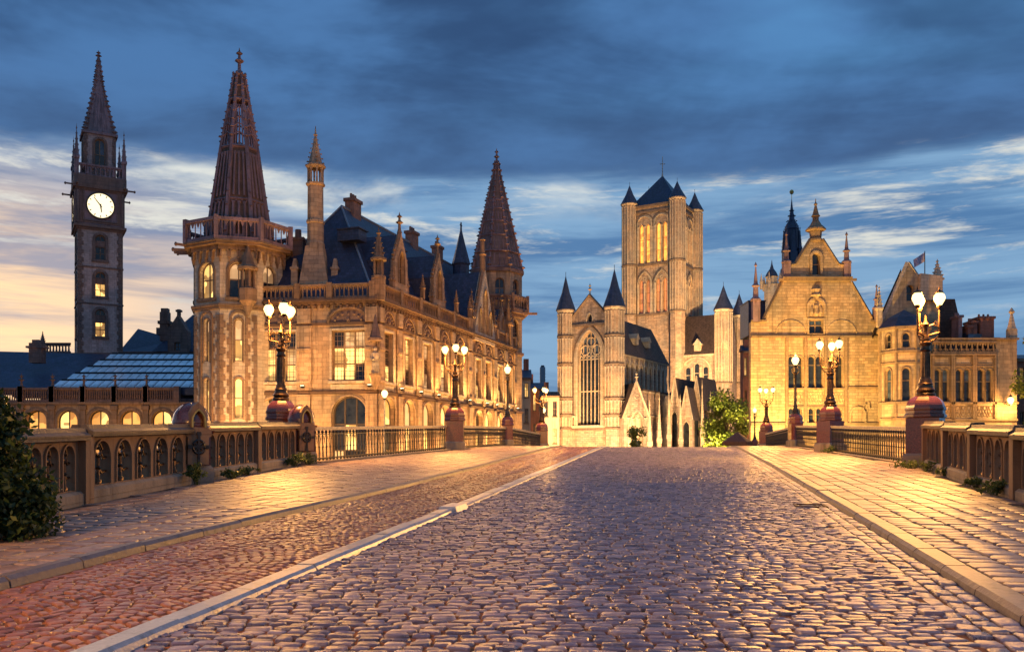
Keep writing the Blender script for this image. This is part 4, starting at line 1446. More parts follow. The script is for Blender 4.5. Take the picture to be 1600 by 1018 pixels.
# ---- octagonal corner turret
TX, TY, TR_ = X(374, 79.0), 79.0, 3.95
PH = R(-90 - 51.5) - 0
tf = octo(TX, TY, TR_, R(-90 - 51.5 - 45))      # faces 0..7, left to right from the left flank
zt_ = lambda v: Z(v, 76.0)
ZS1, ZCB, ZBF, ZBT = 14.0, 18.2, 19.4, 21.3
tm = MB()
for i, f in enumerate(tf):
    tm.M = f.M()
    L = f.L
    holes = []
    if i in (0, 1, 2):
        holes = [outline(L / 2, .66, 9.4, 13.0, 'round')[::-1], outline(L / 2, .66, 4.6, 8.0, 'round')[::-1], outline(L / 2, 1.62, 14.75, 17.75, 'round')[::-1]]
    if i == 3: holes = [outline(L / 2, 1.62, 14.75, 17.75, 'round')[::-1]]
    tm.panel([(0, GZ), (L, GZ), (L, ZBF - .3), (0, ZBF - .3)], holes, 0, .5)
tm.M = Matrix()
tm.build('turret_wall', 'stone_pale', po)
tm = MB()
for z0, z1, r in ((ZS1 - .25, ZS1, TR_ + .16), (ZS1, ZS1 + .18, TR_ + .30), (4.0, 4.2, TR_ + .12), (ZCB + .55, ZBF - .3, TR_ + .30), (ZBF - .3, ZBF - .1, TR_ + .75), (ZBF - .1, ZBF + .06, TR_ + .95)):
    tm.lathe([(r, z0), (r, z1)], 8, TX, TY, R(-90 - 51.5 - 45))
for i, f in enumerate(tf):
    tm.M = f.M(); L = f.L
    for k in range(4):                                     # corbel arcade
        x = L * (k + .5) / 4
        tm.ring(x, L / 4 * .62, ZCB - .1, ZCB + .55, 'round', L / 4 * .18, -.26, .02, 8)
        tm.frustum(L * k / 4 - .07, L * k / 4 + .07, -.26, .02, ZCB - .1, ZCB - .5, .02, .1)
tm.build('turret_cornice', 'stone_trim', po)
for i in (0, 1, 2):                                        # long-and-short quoins and window jambs
    f = tf[i]
    for k in range(30):
        z = GZ + .2 + k * .56
        if z > ZS1 - .8: break
        for side in (0, 1):
            w_ = .46 if (k + side) % 2 else .30
            q = MB(f.M())
            x0, x1 = (0.0, w_) if side == 0 else (f.L - w_, f.L)
            q.box(x0, x1, -.045, .02, z, z + .52)
            q.build('quoin', 'stone_trim', po)
    for k in range(15):
        z = 4.4 + k * .58
        for side in (-1, 1):
            w_ = .44 if (k + (side > 0)) % 2 else .24
            q = MB(f.M())
            x0 = f.L / 2 + side * .52
            q.box(min(x0, x0 + side * w_), max(x0, x0 + side * w_), -.04, .02, z, z + .54)
            q.build('quoin', 'stone_trim', po)
    q = MB(f.M())
    q.ring(f.L / 2, .66, 9.3, 13.0, 'round', .13, -.10, .03, 10); q.ring(f.L / 2, .66, 4.5, 8.0, 'round', .13, -.10, .03, 10); q.ring(f.L / 2, 1.15, 4.3, 13.5, 'round', .18, -.14, .03, 12)
    q.ring(f.L / 2, 1.62, 14.75, 17.75, 'round', .20, -.10, .03, 12)
    q.box(f.L / 2 - 1.1, f.L / 2 + 1.1, -.16, .03, 14.5, 14.74)
    q.panel([(f.L / 2 - .5, 8.3), (f.L / 2 + .5, 8.3), (f.L / 2 + .5, 9.3), (f.L / 2 - .5, 9.3)], [], .16, .45)
    q.build('window_surround', 'stone_trim', po)
    window(po, f, f.L / 2, 9.4, .66, 3.6, 1, (.5,), 'round', ('lit_warm', 'lit_dim'), inset=.3, bar=.07)
    window(po, f, f.L / 2, 4.6, .66, 3.4, 1, (.5,), 'round', ('lit_warm', 'lit_warm'), inset=.3, bar=.07)
for i in (0, 1, 2, 3):
    window(po, tf[i], tf[i].L / 2, 14.75, 1.62, 3.0, 2, (.52,), 'round', ('lit_warm',) if i == 1 else ('glass_dark', 'lit_dim'), inset=.3, bar=.10)
tm = MB()                                                  # gallery
bf = octo(TX, TY, TR_ + .72, R(-90 - 51.5 - 45))
for f in bf:
    tm.M = f.M()
    balustrade(tm, .16, f.L - .16, 0, ZBF + .06, ZBT, 5, r=.055)
    tm.box(-.17, .17, -.2, .2, ZBF + .06, ZBT + .15)
tm.build('turret_gallery', 'stone_spire', po)
# gargoyles
for a in (-165, -175, -142, 178):
    tm = MB(Matrix.Translation((TX, TY, ZBF - .1)) @ Matrix.Rotation(R(a), 4, 'Z'))
    tm.frustum(TR_ + .4, TR_ + 1.5, -.09, .09, -.10, .10, .0)
    tm.lathe([(.08, -.16), (.14, 0), (.08, .16)], 6, TR_ + 1.55, 0)
    tm.build('gargoyle', 'stone_quoin', po)
# spire: blind lower storey, open tracery storey, crocketed tip
SP = [(2.95, ZBF), (1.62, 28.2), (0.82, 32.6), (0.42, 35.0)]
phs = R(-90 - 51.5 - 45)


def ringpt(r, z, i, n=8): return Vector((TX + r * math.cos(phs + 2 * math.pi * i / n), TY + r * math.sin(phs + 2 * math.pi * i / n), z))


tm = MB()
tm.lathe([(SP[0][0], SP[0][1]), (SP[1][0], SP[1][1]), (SP[1][0] * .9, SP[1][1] + .05)], 8, TX, TY, phs)
tm.lathe([(SP[2][0], SP[2][1]), (SP[3][0], SP[3][1])], 8, TX, TY, phs)
sp = tm.build('spire', 'stone_string', po)  # darker stone paints in the shade of the recessed panels between the ribs
tm = MB()
for i in range(8):
    tm.tube([ringpt(r + .05, z, i) for r, z in SP], .20, 5, .11)
    for (ra, za), (rb, zb), k in ((SP[0], SP[1], 3), (SP[1], SP[2], 3)):
        for j in range(1, k + 1):                           # slender shafts between the ribs
            t = j / (k + 1)
            a = ringpt(ra, za, i).lerp(ringpt(ra, za, i + 1), t); b = ringpt(rb, zb, i).lerp(ringpt(rb, zb, i + 1), t)
            o = (a - Vector((TX, TY, a.z))) * .02
            a += o; b += o
            if za < 25: tm.tube([a, a.lerp(b, .44)], .11, 5); tm.tube([a.lerp(b, .50), a.lerp(b, .95)], .09, 5)
            else: tm.tube([a, b.lerp(a, .12)], .065, 5)
for i in range(8):
    for (ra, za), (rb, zb), k in ((SP[0], SP[1], 7), (SP[1], SP[2], 5)):
        a, b = ringpt(ra + .16, za + .6, i), ringpt(rb + .14, zb, i)
        crockets(tm, a, b, k, .20)
    for z_, r_ in ((23.0, 2.42), (27.3, 1.76)):               # pointed heads of the blind panels
        for j in range(4):
            a = ringpt(r_, z_, i).lerp(ringpt(r_, z_, i + 1), j / 4); b = ringpt(r_, z_, i).lerp(ringpt(r_, z_, i + 1), (j + 1) / 4)
            m_ = (a + b) / 2 + Vector((0, 0, .42))
            tm.tube([a, m_, b], .07, 4)
tm.build('spire_rib', 'stone_spire', sp)
tm = MB()
for r, z, h in ((2.98, ZBF + .3, .25), (2.34, 23.4, .22), (1.66, 28.1, .3), (.86, 32.5, .28), (.62, 33.8, .2), (.50, 34.8, .22)):
    tm.lathe([(r, z), (r + .14, z + h * .5), (r, z + h)], 8, TX, TY, phs)
for r, z in ((1.55, 28.6), (1.42, 29.4), (1.28, 30.0), (1.12, 30.9)):                  # tracery bars in the open storey
    for i in range(8): tm.tube([ringpt(r, z + .55, i), ringpt(r * .97, z + .95, i).lerp(ringpt(r * .97, z + .95, i + 1), .5), ringpt(r, z + .55, i + 1)], .06, 5)
for z in (32.9, 33.4, 34.0, 34.5, 35.0):
    r = .82 - (z - 32.6) * .167 + .12
    for i in range(8):
        p = ringpt(r, z, i); tm.lathe([(.05, z - .14), (.14, z), (.05, z + .15)], 5, p.x, p.y)
finial(tm, TX, TY, 35.0, 2.4, .28)
tm.build('spire_crockets', 'stone_spire', sp)
for i in range(8):                                         # lucarnes and crouching beasts at the foot of the spire
    a = ringpt(2.95, ZBF, i).lerp(ringpt(2.95, ZBF, i + 1), .5)
    q = math.atan2(a.y - TY, a.x - TX)
    lm = MB(Matrix.Translation((TX, TY, 0)) @ Matrix.Rotation(q + math.pi / 2, 4, 'Z'))
    lm.panel(outline(0, .95, ZBF + .1, ZBF + 2.6, 'point', 8), [outline(0, .55, ZBF + .9, ZBF + 2.1, 'point', 8)[::-1]], -2.95, -2.1)
    lm.build('lucarne', 'stone_spire', sp)
# canopied niche against the turret
nx, ny = X(387, 75.2), 75.25
mb = MB(Matrix.Translation((nx, ny, 0)))
mb.lathe([(.15, 13.2), (.45, 14.0), (.75, 14.4), (.78, 15.4), (.6, 15.5)], 8)
for i in range(6): mb.lathe([(.09, 15.5), (.08, 17.0)], 5, .55 * math.cos(i * 1.047), .55 * math.sin(i * 1.047))
mb.lathe([(.3, 15.5), (.3, 17.0)], 6)
mb.lathe([(.85, 17.0), (.9, 17.2), (.6, 17.4), (.35, 18.2), (.12, 19.0), (.2, 19.1), (.02, 19.6)], 8)
mb.build('niche_canopy', 'stone_trim', po)

# ---- far corner tower with tall crocketed spire
fx, fy = X(776, 111.5), 111.5
ph8 = R(-112.5 + 8)
ff_ = octo(fx, fy, 3.25, ph8)
tm = MB()
for i, f in enumerate(ff_):
    tm.M = f.M(); L = f.L
    hs = [outline(L / 2, 1.2, 20.4, 23.1, 'round', 10)[::-1], outline(L / 2, 1.1, 14.6, 18.2, 'round', 10)[::-1]] if i in (7, 0, 1, 2) else []
    tm.panel([(0, GZ), (L, GZ), (L, 24.2), (0, 24.2)], hs, 0, .45)
tm.M = Matrix()
tm.build('far_tower_wall', 'stone_post', po)
tm = MB()
for z0, z1, r in ((23.9, 24.3, 3.5), (18.5, 18.9, 3.6), (18.9, 19.2, 4.05), (13.9, 14.2, 3.5), (Z_STR, Z_STR + .25, 3.4)):
    tm.lathe([(r, z0), (r, z1)], 8, fx, fy, ph8)
bfr = octo(fx, fy, 4.05, ph8)
for f in bfr:
    tm.M = f.M(); balustrade(tm, .1, f.L - .1, .1, 19.2, 21.0, 6, r=.09); tm.box(-.14, .14, -.1, .25, 19.2, 21.2)
tm.M = Matrix()
tm.frustum(fx + 3.2, fx + 5.0, fy - 2.2, fy - 1.9, 18.75, 19.0, 0)
tm.build('far_tower_gallery', 'stone_quoin', po)
for i in (7, 0, 1, 2):
    window(po, ff_[i], ff_[i].L / 2, 20.4, 1.2, 2.7, 2, (.55,), 'round', ('glass_blue', 'glass_dark'), inset=.25, bar=.09)
    window(po, ff_[i], ff_[i].L / 2, 14.6, 1.1, 3.6, 2, (.55,), 'round', ('glass_dark',), inset=.25, bar=.09)
tm = MB()
SP2 = [(3.30, 24.3), (2.30, 28.6), (1.30, 33.0), (.45, 36.6), (.22, 38.2)]
tm.lathe(SP2, 8, fx, fy, ph8)
sp2 = tm.build('far_spire', 'stone_quoin', po)  # body in darker stone, painted shade for the recesses between the paler ribs
tm = MB()
for i in range(8):
    q = ph8 + i * math.pi / 4
    pts = [Vector((fx + (r + .04) * math.cos(q), fy + (r + .04) * math.sin(q), z)) for r, z in SP2]
    tm.tube(pts, .13, 5, .07)
    for k in range(4):
        crockets(tm, pts[k] + (pts[k] - Vector((fx, fy, pts[k].z))).normalized() * .12, pts[k + 1] + (pts[k + 1] - Vector((fx, fy, pts[k + 1].z))).normalized() * .1, (5, 5, 5, 2)[k], .34 - .05 * k)
    for z, hgt in ((24.6, 1.5), (26.6, 1.4), (28.6, 1.3), (30.4, 1.1), (32.0, 1.0)):   # blind lancets on each slope
        rr = np.interp(z + .2, [p[1] for p in SP2], [p[0] for p in SP2]); r2 = np.interp(z + hgt, [p[1] for p in SP2], [p[0] for p in SP2])
        qm = q + math.pi / 8; ck = math.cos(math.pi / 8)
        for o in (-.35, 0, .35):
            tm.tube([(fx + rr * ck * math.cos(qm) - o * rr * .6 * math.sin(qm), fy + rr * ck * math.sin(qm) + o * rr * .6 * math.cos(qm), z + .2),
                     (fx + r2 * ck * math.cos(qm) - o * r2 * .6 * math.sin(qm), fy + r2 * ck * math.sin(qm) + o * r2 * .6 * math.cos(qm), z + hgt)], .055, 4)
for r, z in ((3.34, 24.3), (2.92, 26.4), (2.36, 28.5), (1.92, 30.3), (1.55, 31.9), (1.3, 33.0)):
    tm.lathe([(r, z), (r + .1, z + .1), (r, z + .2)], 8, fx, fy, ph8)
finial(tm, fx, fy, 37.6, 2.2, .25)
tm.build('far_spire_crockets', 'stone_spire', sp2)
# octagonal stair turret beside the street gable
mb = MB(RF.M()); pinnacle(mb, 33.9, -.1, 14.5, 6.2, .5); pinnacle(mb, 28.9, .3, 14.5, 5.2, .42); mb.build('gallery_pinnacle', 'stone_trim', po)

# ================================================================== low arcaded wing with glazed roof
D = 95.0
WF = Face((X(-40, D), D), (X(318, D), D))
wg = root('arcaded_wing', (X(140, D), D, GZ), 'low stone arcaded wing with glazed roof left of the post office turret', 'building')
zw = lambda v: Z(v, D)
ctr = [WF.su(u) for u in (-40 + 0.1, 9, 57.5, 106, 155, 204, 253, 302)][1:7]
mb = MB(WF.M())
mb.panel([(0, GZ), (WF.L, GZ), (WF.L, zw(629)), (0, zw(629))], [outline(c, 2.15, GZ + .8, zw(641), 'round', 14)[::-1] for c in ctr], 0, .6)
mb.build('wall', 'stone_post', wg)
mb = MB(WF.M())
for z0, z1, pr in ((zw(631), zw(628), .3), (zw(633), zw(631), .18)): mb.box(0, WF.L, -pr, .03, z0, z1)
for c in ctr:
    mb.ring(c, 2.15, 3.2, zw(641), 'round', .26, -.14, .03, 16); mb.ring(c, 2.7, 3.2, zw(637.5), 'round', .12, -.08, .03, 16)
for a, b in zip(ctr[:-1], ctr[1:]):
    x = (a + b) / 2; mb.box(x - .3, x + .3, -.25, .03, GZ, zw(633)); mb.box(x - .4, x + .4, -.34, .03, zw(640), zw(633.5))
mb.build('arcade_trim', 'stone_trim', wg)
for i, c in enumerate(ctr):
    window(wg, WF, c, GZ + .8, 2.15, zw(641) - GZ - .8, 2, (.35, .62), 'round', lambda c_, q_: (random.choice(['lit_warm', 'lit_warm', 'lit_orange']) if q_ == 2 else random.choice(['lit_dim', 'glass_dark', 'lit_orange'])), inset=.35, bar=.12, frame='wood_dark')
mb = MB(WF.M())
for a, b in zip(ctr[:-1], ctr[1:]):
    balustrade(mb, (a) - 1.25 + .0, b - 2.0, -.05, zw(627.9), zw(605.5), 11, r=.085, arc=False) if False else None
for c in ctr:
    balustrade(mb, c - 1.32, c + 1.32, -.05, zw(627.9), zw(605.5), 11, r=.08, arc=False)
    for k in (-1, 1): mb.box(c + k * 1.62 - .28, c + k * 1.62 + .28, -.3, .25, zw(627.9), zw(603.5))
mb.build('balustrade', 'stone_quoin', wg)
for c in ctr:
    mb = MB(WF.M()); finial(mb, c - 1.62, 0, zw(603.5), 1.4, .22); mb.build('finial', 'stone_quoin', wg)
# roof: slate hip on the left, glazing on the right
yb, y0_ = 9.5, 1.2
ze_, zt2 = zw(604), Z(553, D + yb)
xg0 = WF.su(66)
mb = MB(WF.M())
mb.poly((-6, y0_, ze_), (xg0, y0_, ze_), (xg0 + 3.2, yb, zt2), (-6, yb, zt2 + .4))
mb.poly((xg0, y0_, ze_ - .05), (WF.L, y0_, ze_ - .05), (WF.L, yb, zt2 - .05), (xg0 + 3.2, yb, zt2 - .05))
mb.box(0, WF.L, .6, y0_ + .2, ze_ - .8, ze_ - .06)
mb.poly((WF.L, yb, zt2 - .05), (xg0 + 3.2, yb, zt2 - .05), (xg0 + 3.2, yb + 9, ze_), (WF.L, yb + 9, ze_)); mb.poly((xg0 + 3.2, yb, zt2), (-6, yb, zt2 + .4), (-6, yb + 9, ze_), (xg0 + 3.2, yb + 9, ze_))
mb.build('roof', 'slate', wg)
rows_, colsn = 5, 17
pn = Vector((0, yb - y0_, zt2 - ze_))
for r_ in range(rows_):
    t0, t1 = (r_ + .06) / rows_, (r_ + .90) / rows_
    xa = xg0 + 3.2 * t0 + .3
    stp = (WF.L - xa) / colsn
    pm = MB()
    a, b = pn * t0, pn * t1
    pm.solid([(.05, a.y, a.z), (stp - .06, a.y, a.z), (stp - .06 + .12, b.y, b.z), (.05 + .12, b.y, b.z)], .06)
    me = pm.mesh('pane', 'glass_roof')
    for c in range(colsn):
        link('pane', me, wg, Matrix.Translation(-wloc(wg)) @ WF.M(xa + stp * c, y0_) @ Matrix.Translation((0, 0, ze_ + .06)))
mb = MB(WF.M())
for r_ in range(1, rows_ + 1):
    p = pn * (r_ / rows_); mb.tube([(xg0 + 3.2 * r_ / rows_, y0_ + p.y, ze_ + p.z + .1), (WF.L, y0_ + p.y, ze_ + p.z + .1)], .09, 5)
mb.build('glazing_bar', 'iron', wg)
mb = MB(WF.M())
mb.box(3.6, 5.0, 4, 5, zw(560), Z(536, D + 4.5)); mb.box(3.9, 4.7, 4.1, 4.9, Z(536, D + 4.5), Z(531, D + 4.5)); mb.box(3.3, 5.3, 3.9, 5.1, Z(544, D + 4.5), Z(541, D + 4.5))
mb.build('chimney', 'stone_quoin', wg)

# ================================================================== clock tower
TD = 110.0
tx = X(154, TD)
ck = root('clock_tower', (tx, TD, GZ), 'tall stone clock tower with lit dial and purple-brown spire on the far left', 'clock tower')
TH = R(29.5)
cM = Matrix.Translation((tx, TD, 0)) @ Matrix.Rotation(TH, 4, 'Z')


class CF:
    """the four faces of a square tower"""
    def __init__(s, hw): s.hw = hw
    def faces(s):
        c = [(-s.hw, -s.hw), (s.hw, -s.hw), (s.hw, s.hw), (-s.hw, s.hw)]
        p = [(cM @ Vector((a, b, 0))) for a, b in c]
        return [Face((p[i].x, p[i].y), (p[(i + 1) % 4].x, p[(i + 1) % 4].y)) for i in range(4)]


zk = lambda v: Z(v, 107.6 if v > 288 else 110.0)
hw = 2.45
fs = CF(hw).faces()
tm = MB()
wz = [(zk(405), zk(366)), (zk(462), zk(424)), (zk(525), zk(482))]
for i, f in enumerate(fs):
    tm.M = f.M()
    tm.panel([(0, GZ), (f.L, GZ), (f.L, zk(356)), (0, zk(356))], [outline(f.L / 2, 1.15, a, b, 'round', 10)[::-1] for a, b in wz] if i in (0, 1, 3) else [], 0, .5)
tm.build('shaft', 'stone_tower', ck)
for i in (0, 3, 1):
    f = fs[i]
    for k in range(34):
        z = 13.2 + k * .5
        if z > zk(356) - .4: break
        for side in (0, 1):
            w_ = .62 if (k + side) % 2 else .38
            q = MB(f.M()); x0, x1 = (-.04, w_) if side == 0 else (f.L - w_, f.L + .04)
            q.box(x0, x1, -.05, .02, z, z + .47)
            q.build('quoin', 'stone_quoin', ck)
    for a, b in wz:
        q = MB(f.M())
        q.ring(f.L / 2, 1.15, a, b, 'round', .3, -.10, .03, 12); q.box(f.L / 2 - .95, f.L / 2 + .95, -.16, .03, a - .3, a - .002)
        q.box(f.L / 2 - .6, f.L / 2 + .6, .18, .3, a + (b - a) * .52, b - .7)
        q.build('window_surround', 'stone_quoin', ck)
        if i != 1:
            lit_ = b < zk(420)
            window(ck, f, f.L / 2, a, 1.15, b - a, 2, (.26, .52), 'round', lambda c_, q_: ('lit_warm' if (lit_ and q_ < 2) else 'glass_dark'), inset=.32, bar=.08)
for z0, z1, e_ in ((zk(418), zk(416), .12), (zk(475), zk(473), .12), (zk(359), zk(356), .2), (zk(356), zk(352), .42), (zk(300), zk(296), .3), (zk(296), zk(290), .55), (zk(290), zk(286) + .05, .42)):
    tm = MB(cM); tm.box(-hw - e_, hw + e_, -hw - e_, hw + e_, z0, z1)
    tm.build('string_course', 'stone_quoin', ck)
h2 = 2.68
f2 = CF(h2).faces()
tm = MB()
for f in f2:
    tm.M = f.M(); tm.panel([(0, zk(352)), (f.L, zk(352)), (f.L, zk(300)), (0, zk(300))], [], 0, .4)
tm.build('clock_stage', 'stone_spire', ck)
zc_ = zk(321.5)
for i in (0, 3):
    f = f2[i]
    q = MB(f.M())
    for w_, pr in ((4.3, .08), (3.9, .16)): q.panel(outline(f.L / 2, w_, zc_ - w_ / 2, zc_ + w_ / 2), [outline(f.L / 2, w_ - .3, zc_ - w_ / 2 + .15, zc_ + w_ / 2 - .15)[::-1]], -pr, .02)
    for x in (.25, f.L - .25): q.lathe([(.2, zk(351)), (.2, zk(300))], 6, x, 0)
    q.build('dial_surround', 'stone_quoin', ck)
    circ = [(f.L / 2 + 1.46 * math.cos(a), zc_ + 1.46 * math.sin(a)) for a in [2 * math.pi * k / 40 for k in range(40)]]
    circ2 = [(f.L / 2 + 1.60 * math.cos(a), zc_ + 1.60 * math.sin(a)) for a in [2 * math.pi * k / 40 for k in range(40)]]
    q = MB(f.M()); q.panel(circ, [], -.10, .02); dl = q.build('dial', 'lit_clock', ck)
    q = MB(f.M()); q.panel(circ2, [circ[::-1]], -.20, .02); q.build('dial_rim', 'iron_bronze', dl)
    q = MB(f.M())
    for k in range(12):
        a = 2 * math.pi * k / 12
        q.tube([(f.L / 2 + 1.16 * math.cos(a), -.115, zc_ + 1.16 * math.sin(a)), (f.L / 2 + 1.38 * math.cos(a), -.115, zc_ + 1.38 * math.sin(a))], .055, 4)
    q.build('hour_mark', 'iron', dl)
    for a, l, w_ in ((R(128), 1.2, .08), (R(-83), .8, .10)):
        q = MB(f.M()); q.tube([(f.L / 2 - .2 * math.cos(a), -.13, zc_ - .2 * math.sin(a)), (f.L / 2 + l * math.cos(a), -.13, zc_ + l * math.sin(a))], w_, 4, w_ * .5)
        q.build('hand', 'iron', dl)
h3 = 1.76
f3 = CF(h3).faces()
tm = MB()
for f in f3:
    tm.M = f.M(); tm.panel([(0, zk(286)), (f.L, zk(286)), (f.L, zk(218)), (0, zk(218))], [outline(f.L / 2, 1.2, zk(272), zk(224), 'round', 10)[::-1]], 0, .4)
tm.build('belfry', 'stone_tower', ck)
for i in (0, 1, 3):
    f = f3[i]
    q = MB(f.M()); q.ring(f.L / 2, 1.2, zk(272), zk(224), 'round', .24, -.09, .03, 12)
    for k in range(10):
        z = zk(284) + k * .5
        for x0, x1 in ((-.03, .42 if k % 2 else .28), (f.L - (.28 if k % 2 else .42), f.L + .03)): q.box(x0, x1, -.04, .02, z, z + .46)
    q.build('belfry_trim', 'stone_quoin', ck)
    window(ck, f, f.L / 2, zk(272), 1.2, zk(224) - zk(272), 2, (.5,), 'round', ('glass_dark', 'glass_dark', 'glass_dark', 'glass_blue'), inset=.25, bar=.1)
tm = MB(cM)
pg = 2.7
for f in CF(pg).faces():
    tm.M = f.M(); balustrade(tm, .3, f.L - .3, .15, zk(286), zk(268), 9, r=.11)
tm.M = cM
for sx_ in (-1, 1):
    for sy2 in (-1, 1):
        pinnacle(tm, sx_ * 2.6, sy2 * 2.6, zk(290), zk(209) - zk(290), .34)
        pinnacle(tm, sx_ * 2.6, sy2 * 1.4, zk(290), zk(228) - zk(290), .24); pinnacle(tm, sx_ * 1.4, sy2 * 2.6, zk(290), zk(262) - zk(290), .2)
tm.build('gallery', 'stone_spire', ck)
for a in (0, 90, 180, 270):
    for o in (-1, 1):
        tm = MB(cM @ Matrix.Rotation(R(a), 4, 'Z')); tm.frustum(2.6, 3.8, o * 2.6 - .10, o * 2.6 + .10, zk(293.5), zk(291.5), .0); tm.lathe([(.06, zk(294.5)), (.15, zk(292.5)), (.06, zk(290.5))], 5, 3.8, o * 2.6)
        tm.build('gargoyle', 'stone_quoin', ck)
tm = MB(cM)
tm.box(-2.0, 2.0, -2.0, 2.0, zk(218), zk(214))
SPK = [(2.42, zk(214)), (1.45, zk(172)), (.62, zk(132)), (.18, zk(92))]
tm.lathe(SPK, 4, ph=math.pi / 4); sp3 = tm.build('spire', 'stone_spire', ck)
tm = MB(cM)
for i in range(4):
    q = math.pi / 4 + i * math.pi / 2
    pts = [Vector((r * math.cos(q), r * math.sin(q), z)) for r, z in SPK]
    tm.tube(pts, .12, 5, .07)
    for k in range(3): crockets(tm, pts[k] * 1.0, pts[k + 1], (5, 5, 5)[k], .42 - .06 * k)
    qm = q + math.pi / 4
    for z0, z1 in ((zk(212), zk(182)), (zk(180), zk(150))):
        for o in (-.5, -.17, .17, .5):
            ra = np.interp(-z0, [-p[1] for p in SPK[::-1]][::-1] if False else [-p[1] for p in SPK][::-1], [p[0] for p in SPK][::-1]) * .7071
            rb = np.interp(-z1, [-p[1] for p in SPK][::-1], [p[0] for p in SPK][::-1]) * .7071
            tm.tube([(ra * math.cos(qm) - o * ra * math.sin(qm), ra * math.sin(qm) + o * ra * math.cos(qm), z0), (rb * math.cos(qm) - o * rb * math.sin(qm), rb * math.sin(qm) + o * rb * math.cos(qm), z1)], .07, 4)
finial(tm, 0, 0, zk(96), zk(79) - zk(96), .26)
tm.build('spire_crockets', 'stone_spire', sp3)
# gallery at the foot of the tower
tm = MB(Matrix.Translation((0, TD - 3.5, 0)))
balustrade(tm, X(90, TD), X(132, TD), 0, Z(556, TD), Z(541, TD), 9, r=.12)
pinnacle(tm, X(90, TD), 0, Z(556, TD), 2.6, .3)
tm.box(X(86, TD), X(200, TD), 0, 1.0, GZ, Z(556, TD))
tm.build('foot_gallery', 'stone_quoin', ck)

# ================================================================== slate-roofed block behind the wing
BD = 118.0
bk = root('slate_roofed_block', (X(250, BD), BD, GZ), 'dark slate-roofed block with stepped chimney behind the glazed wing', 'building')
zb_ = lambda v: Z(v, BD)
mb = MB()
mb.box(X(186, BD), X(330, BD), BD, BD + 12, GZ, zb_(549)); mb.build('wall', 'stone_quoin', bk)
mb = MB()
a0, a1 = X(186, BD), X(330, BD)
mb.poly((a0, BD, zb_(549)), (X(245, BD), BD, zb_(549)), (X(252, BD), BD + 6, zb_(522)), (a0, BD + 6, zb_(503)))
mb.poly((X(238, BD), BD - .2, zb_(549)), (a1, BD - .2, zb_(549)), (a1, BD + 6, zb_(478)), (X(276, BD), BD + 6, zb_(480)))
mb.poly((a0, BD + 6, zb_(503)), (X(252, BD), BD + 6, zb_(522)), (a1, BD + 12, zb_(549)), (a0, BD + 12, zb_(549)))
mb.build('roof', 'slate', bk)
mb = MB(Matrix.Translation((X(249, BD), BD + 2, 0)))
mb.box(-.55, .55, -.5, .5, zb_(530), zb_(484)); mb.box(-.8, .8, -.6, .6, zb_(503), zb_(498)); mb.box(-.45, .45, -.4, .4, zb_(484), zb_(478)); mb.box(-1.0, 1.0, -.55, .55, zb_(520), zb_(509))
mb.build('chimney', 'stone_quoin', bk)
gf = Face((X(262, BD - 1), BD - 1), (X(292, BD - 1), BD - 1))
mb = MB(gf.M())
mb.panel([(0, zb_(552)), (gf.L, zb_(552)), (gf.L, zb_(518)), (gf.L * .7, zb_(503)), (gf.L * .5, zb_(494)), (gf.L * .3, zb_(503)), (0, zb_(518))], [outline(gf.L / 2, .8, zb_(549), zb_(536))[::-1]], 0, 1.5)
mb.build('gable_dormer', 'stone_quoin', bk)
window(bk, gf, gf.L / 2, zb_(549), .8, zb_(536) - zb_(549), 2, (.5,), mats=('glass_blue',), inset=.3, bar=.08)
mb = MB(gf.M()); mb.box(gf.L * .42, gf.L * .58, .4, .8, zb_(497), zb_(484)); mb.box(gf.L * .36, gf.L * .64, .3, .9, zb_(488), zb_(485)); mb.build('gable_chimney', 'stone_quoin', bk)

# ================================================================== church
q1 = Vector((9.18, 153.0)); ef = Vector((.857, -.515)); en = Vector((.515, .857))
q2 = q1 + ef * 9.07
ch = root('church', (13.0, 150.6, GZ), 'floodlit gothic church with square central tower beyond the crest', 'church')
WFc = Face(q1, q2)                                        # west front
SFc = Face(q2, q2 + en * 27)                              # south side of the nave


def along(p, a, b): return p + ef * a + en * b


# --- west front
L = WFc.L
zq = lambda v: Z(v, 150.6)
zgw = (zq(664), zq(516))
mb = MB(WFc.M())
mb.panel([(0, GZ), (L, GZ), (L, zq(507)), (L / 2, zq(462)), (0, zq(507))], [outline(L / 2, 4.3, zgw[0], zgw[1], 'point', 16)[::-1], outline(L / 2, .9, zq(503), zq(489), 'point', 8)[::-1]], 0, .9)
mb.build('west_wall', 'stone_church', ch)
mb = MB(WFc.M())
for t, pr in ((.75, .12), (.5, .24), (.22, .36)): mb.ring(L / 2, 4.3, zgw[0], zgw[1], 'point', t, -pr, .03, 18)
mb.box(0, L, -.45, .03, zgw[0] - .5, zgw[0] - .02)
dk = MB(WFc.M()); dk.box(0, L, -.3, .03, zq(509), zq(505.5)); dk.box(0, L, -.6, .03, zq(672), zq(669.5))
for k in (-1, 1): dk.tube([(L / 2 + k * (L / 2), -.05, zq(506)), (L / 2, -.05, zq(460.5))], .25, 4)
dk.ring(L / 2, 5.9, zgw[0] + 1, zgw[1] + .85, 'point', .16, -.2, .03, 18)
dk.build('front_string', 'stone_churchdark', ch)
finial(mb, L / 2, .1, zq(462), 2.2, .25)
mb.ring(L / 2, .9, zq(503), zq(489), 'point', .2, -.08, .03, 8)
mb.build('front_moulding', 'stone_churchtrim', ch)
window(ch, WFc, L / 2, zq(503), .9, zq(489) - zq(503), 1, (.5,), 'point', ('glass_dark',), inset=.4, bar=.1, frame='stone_churchtrim')
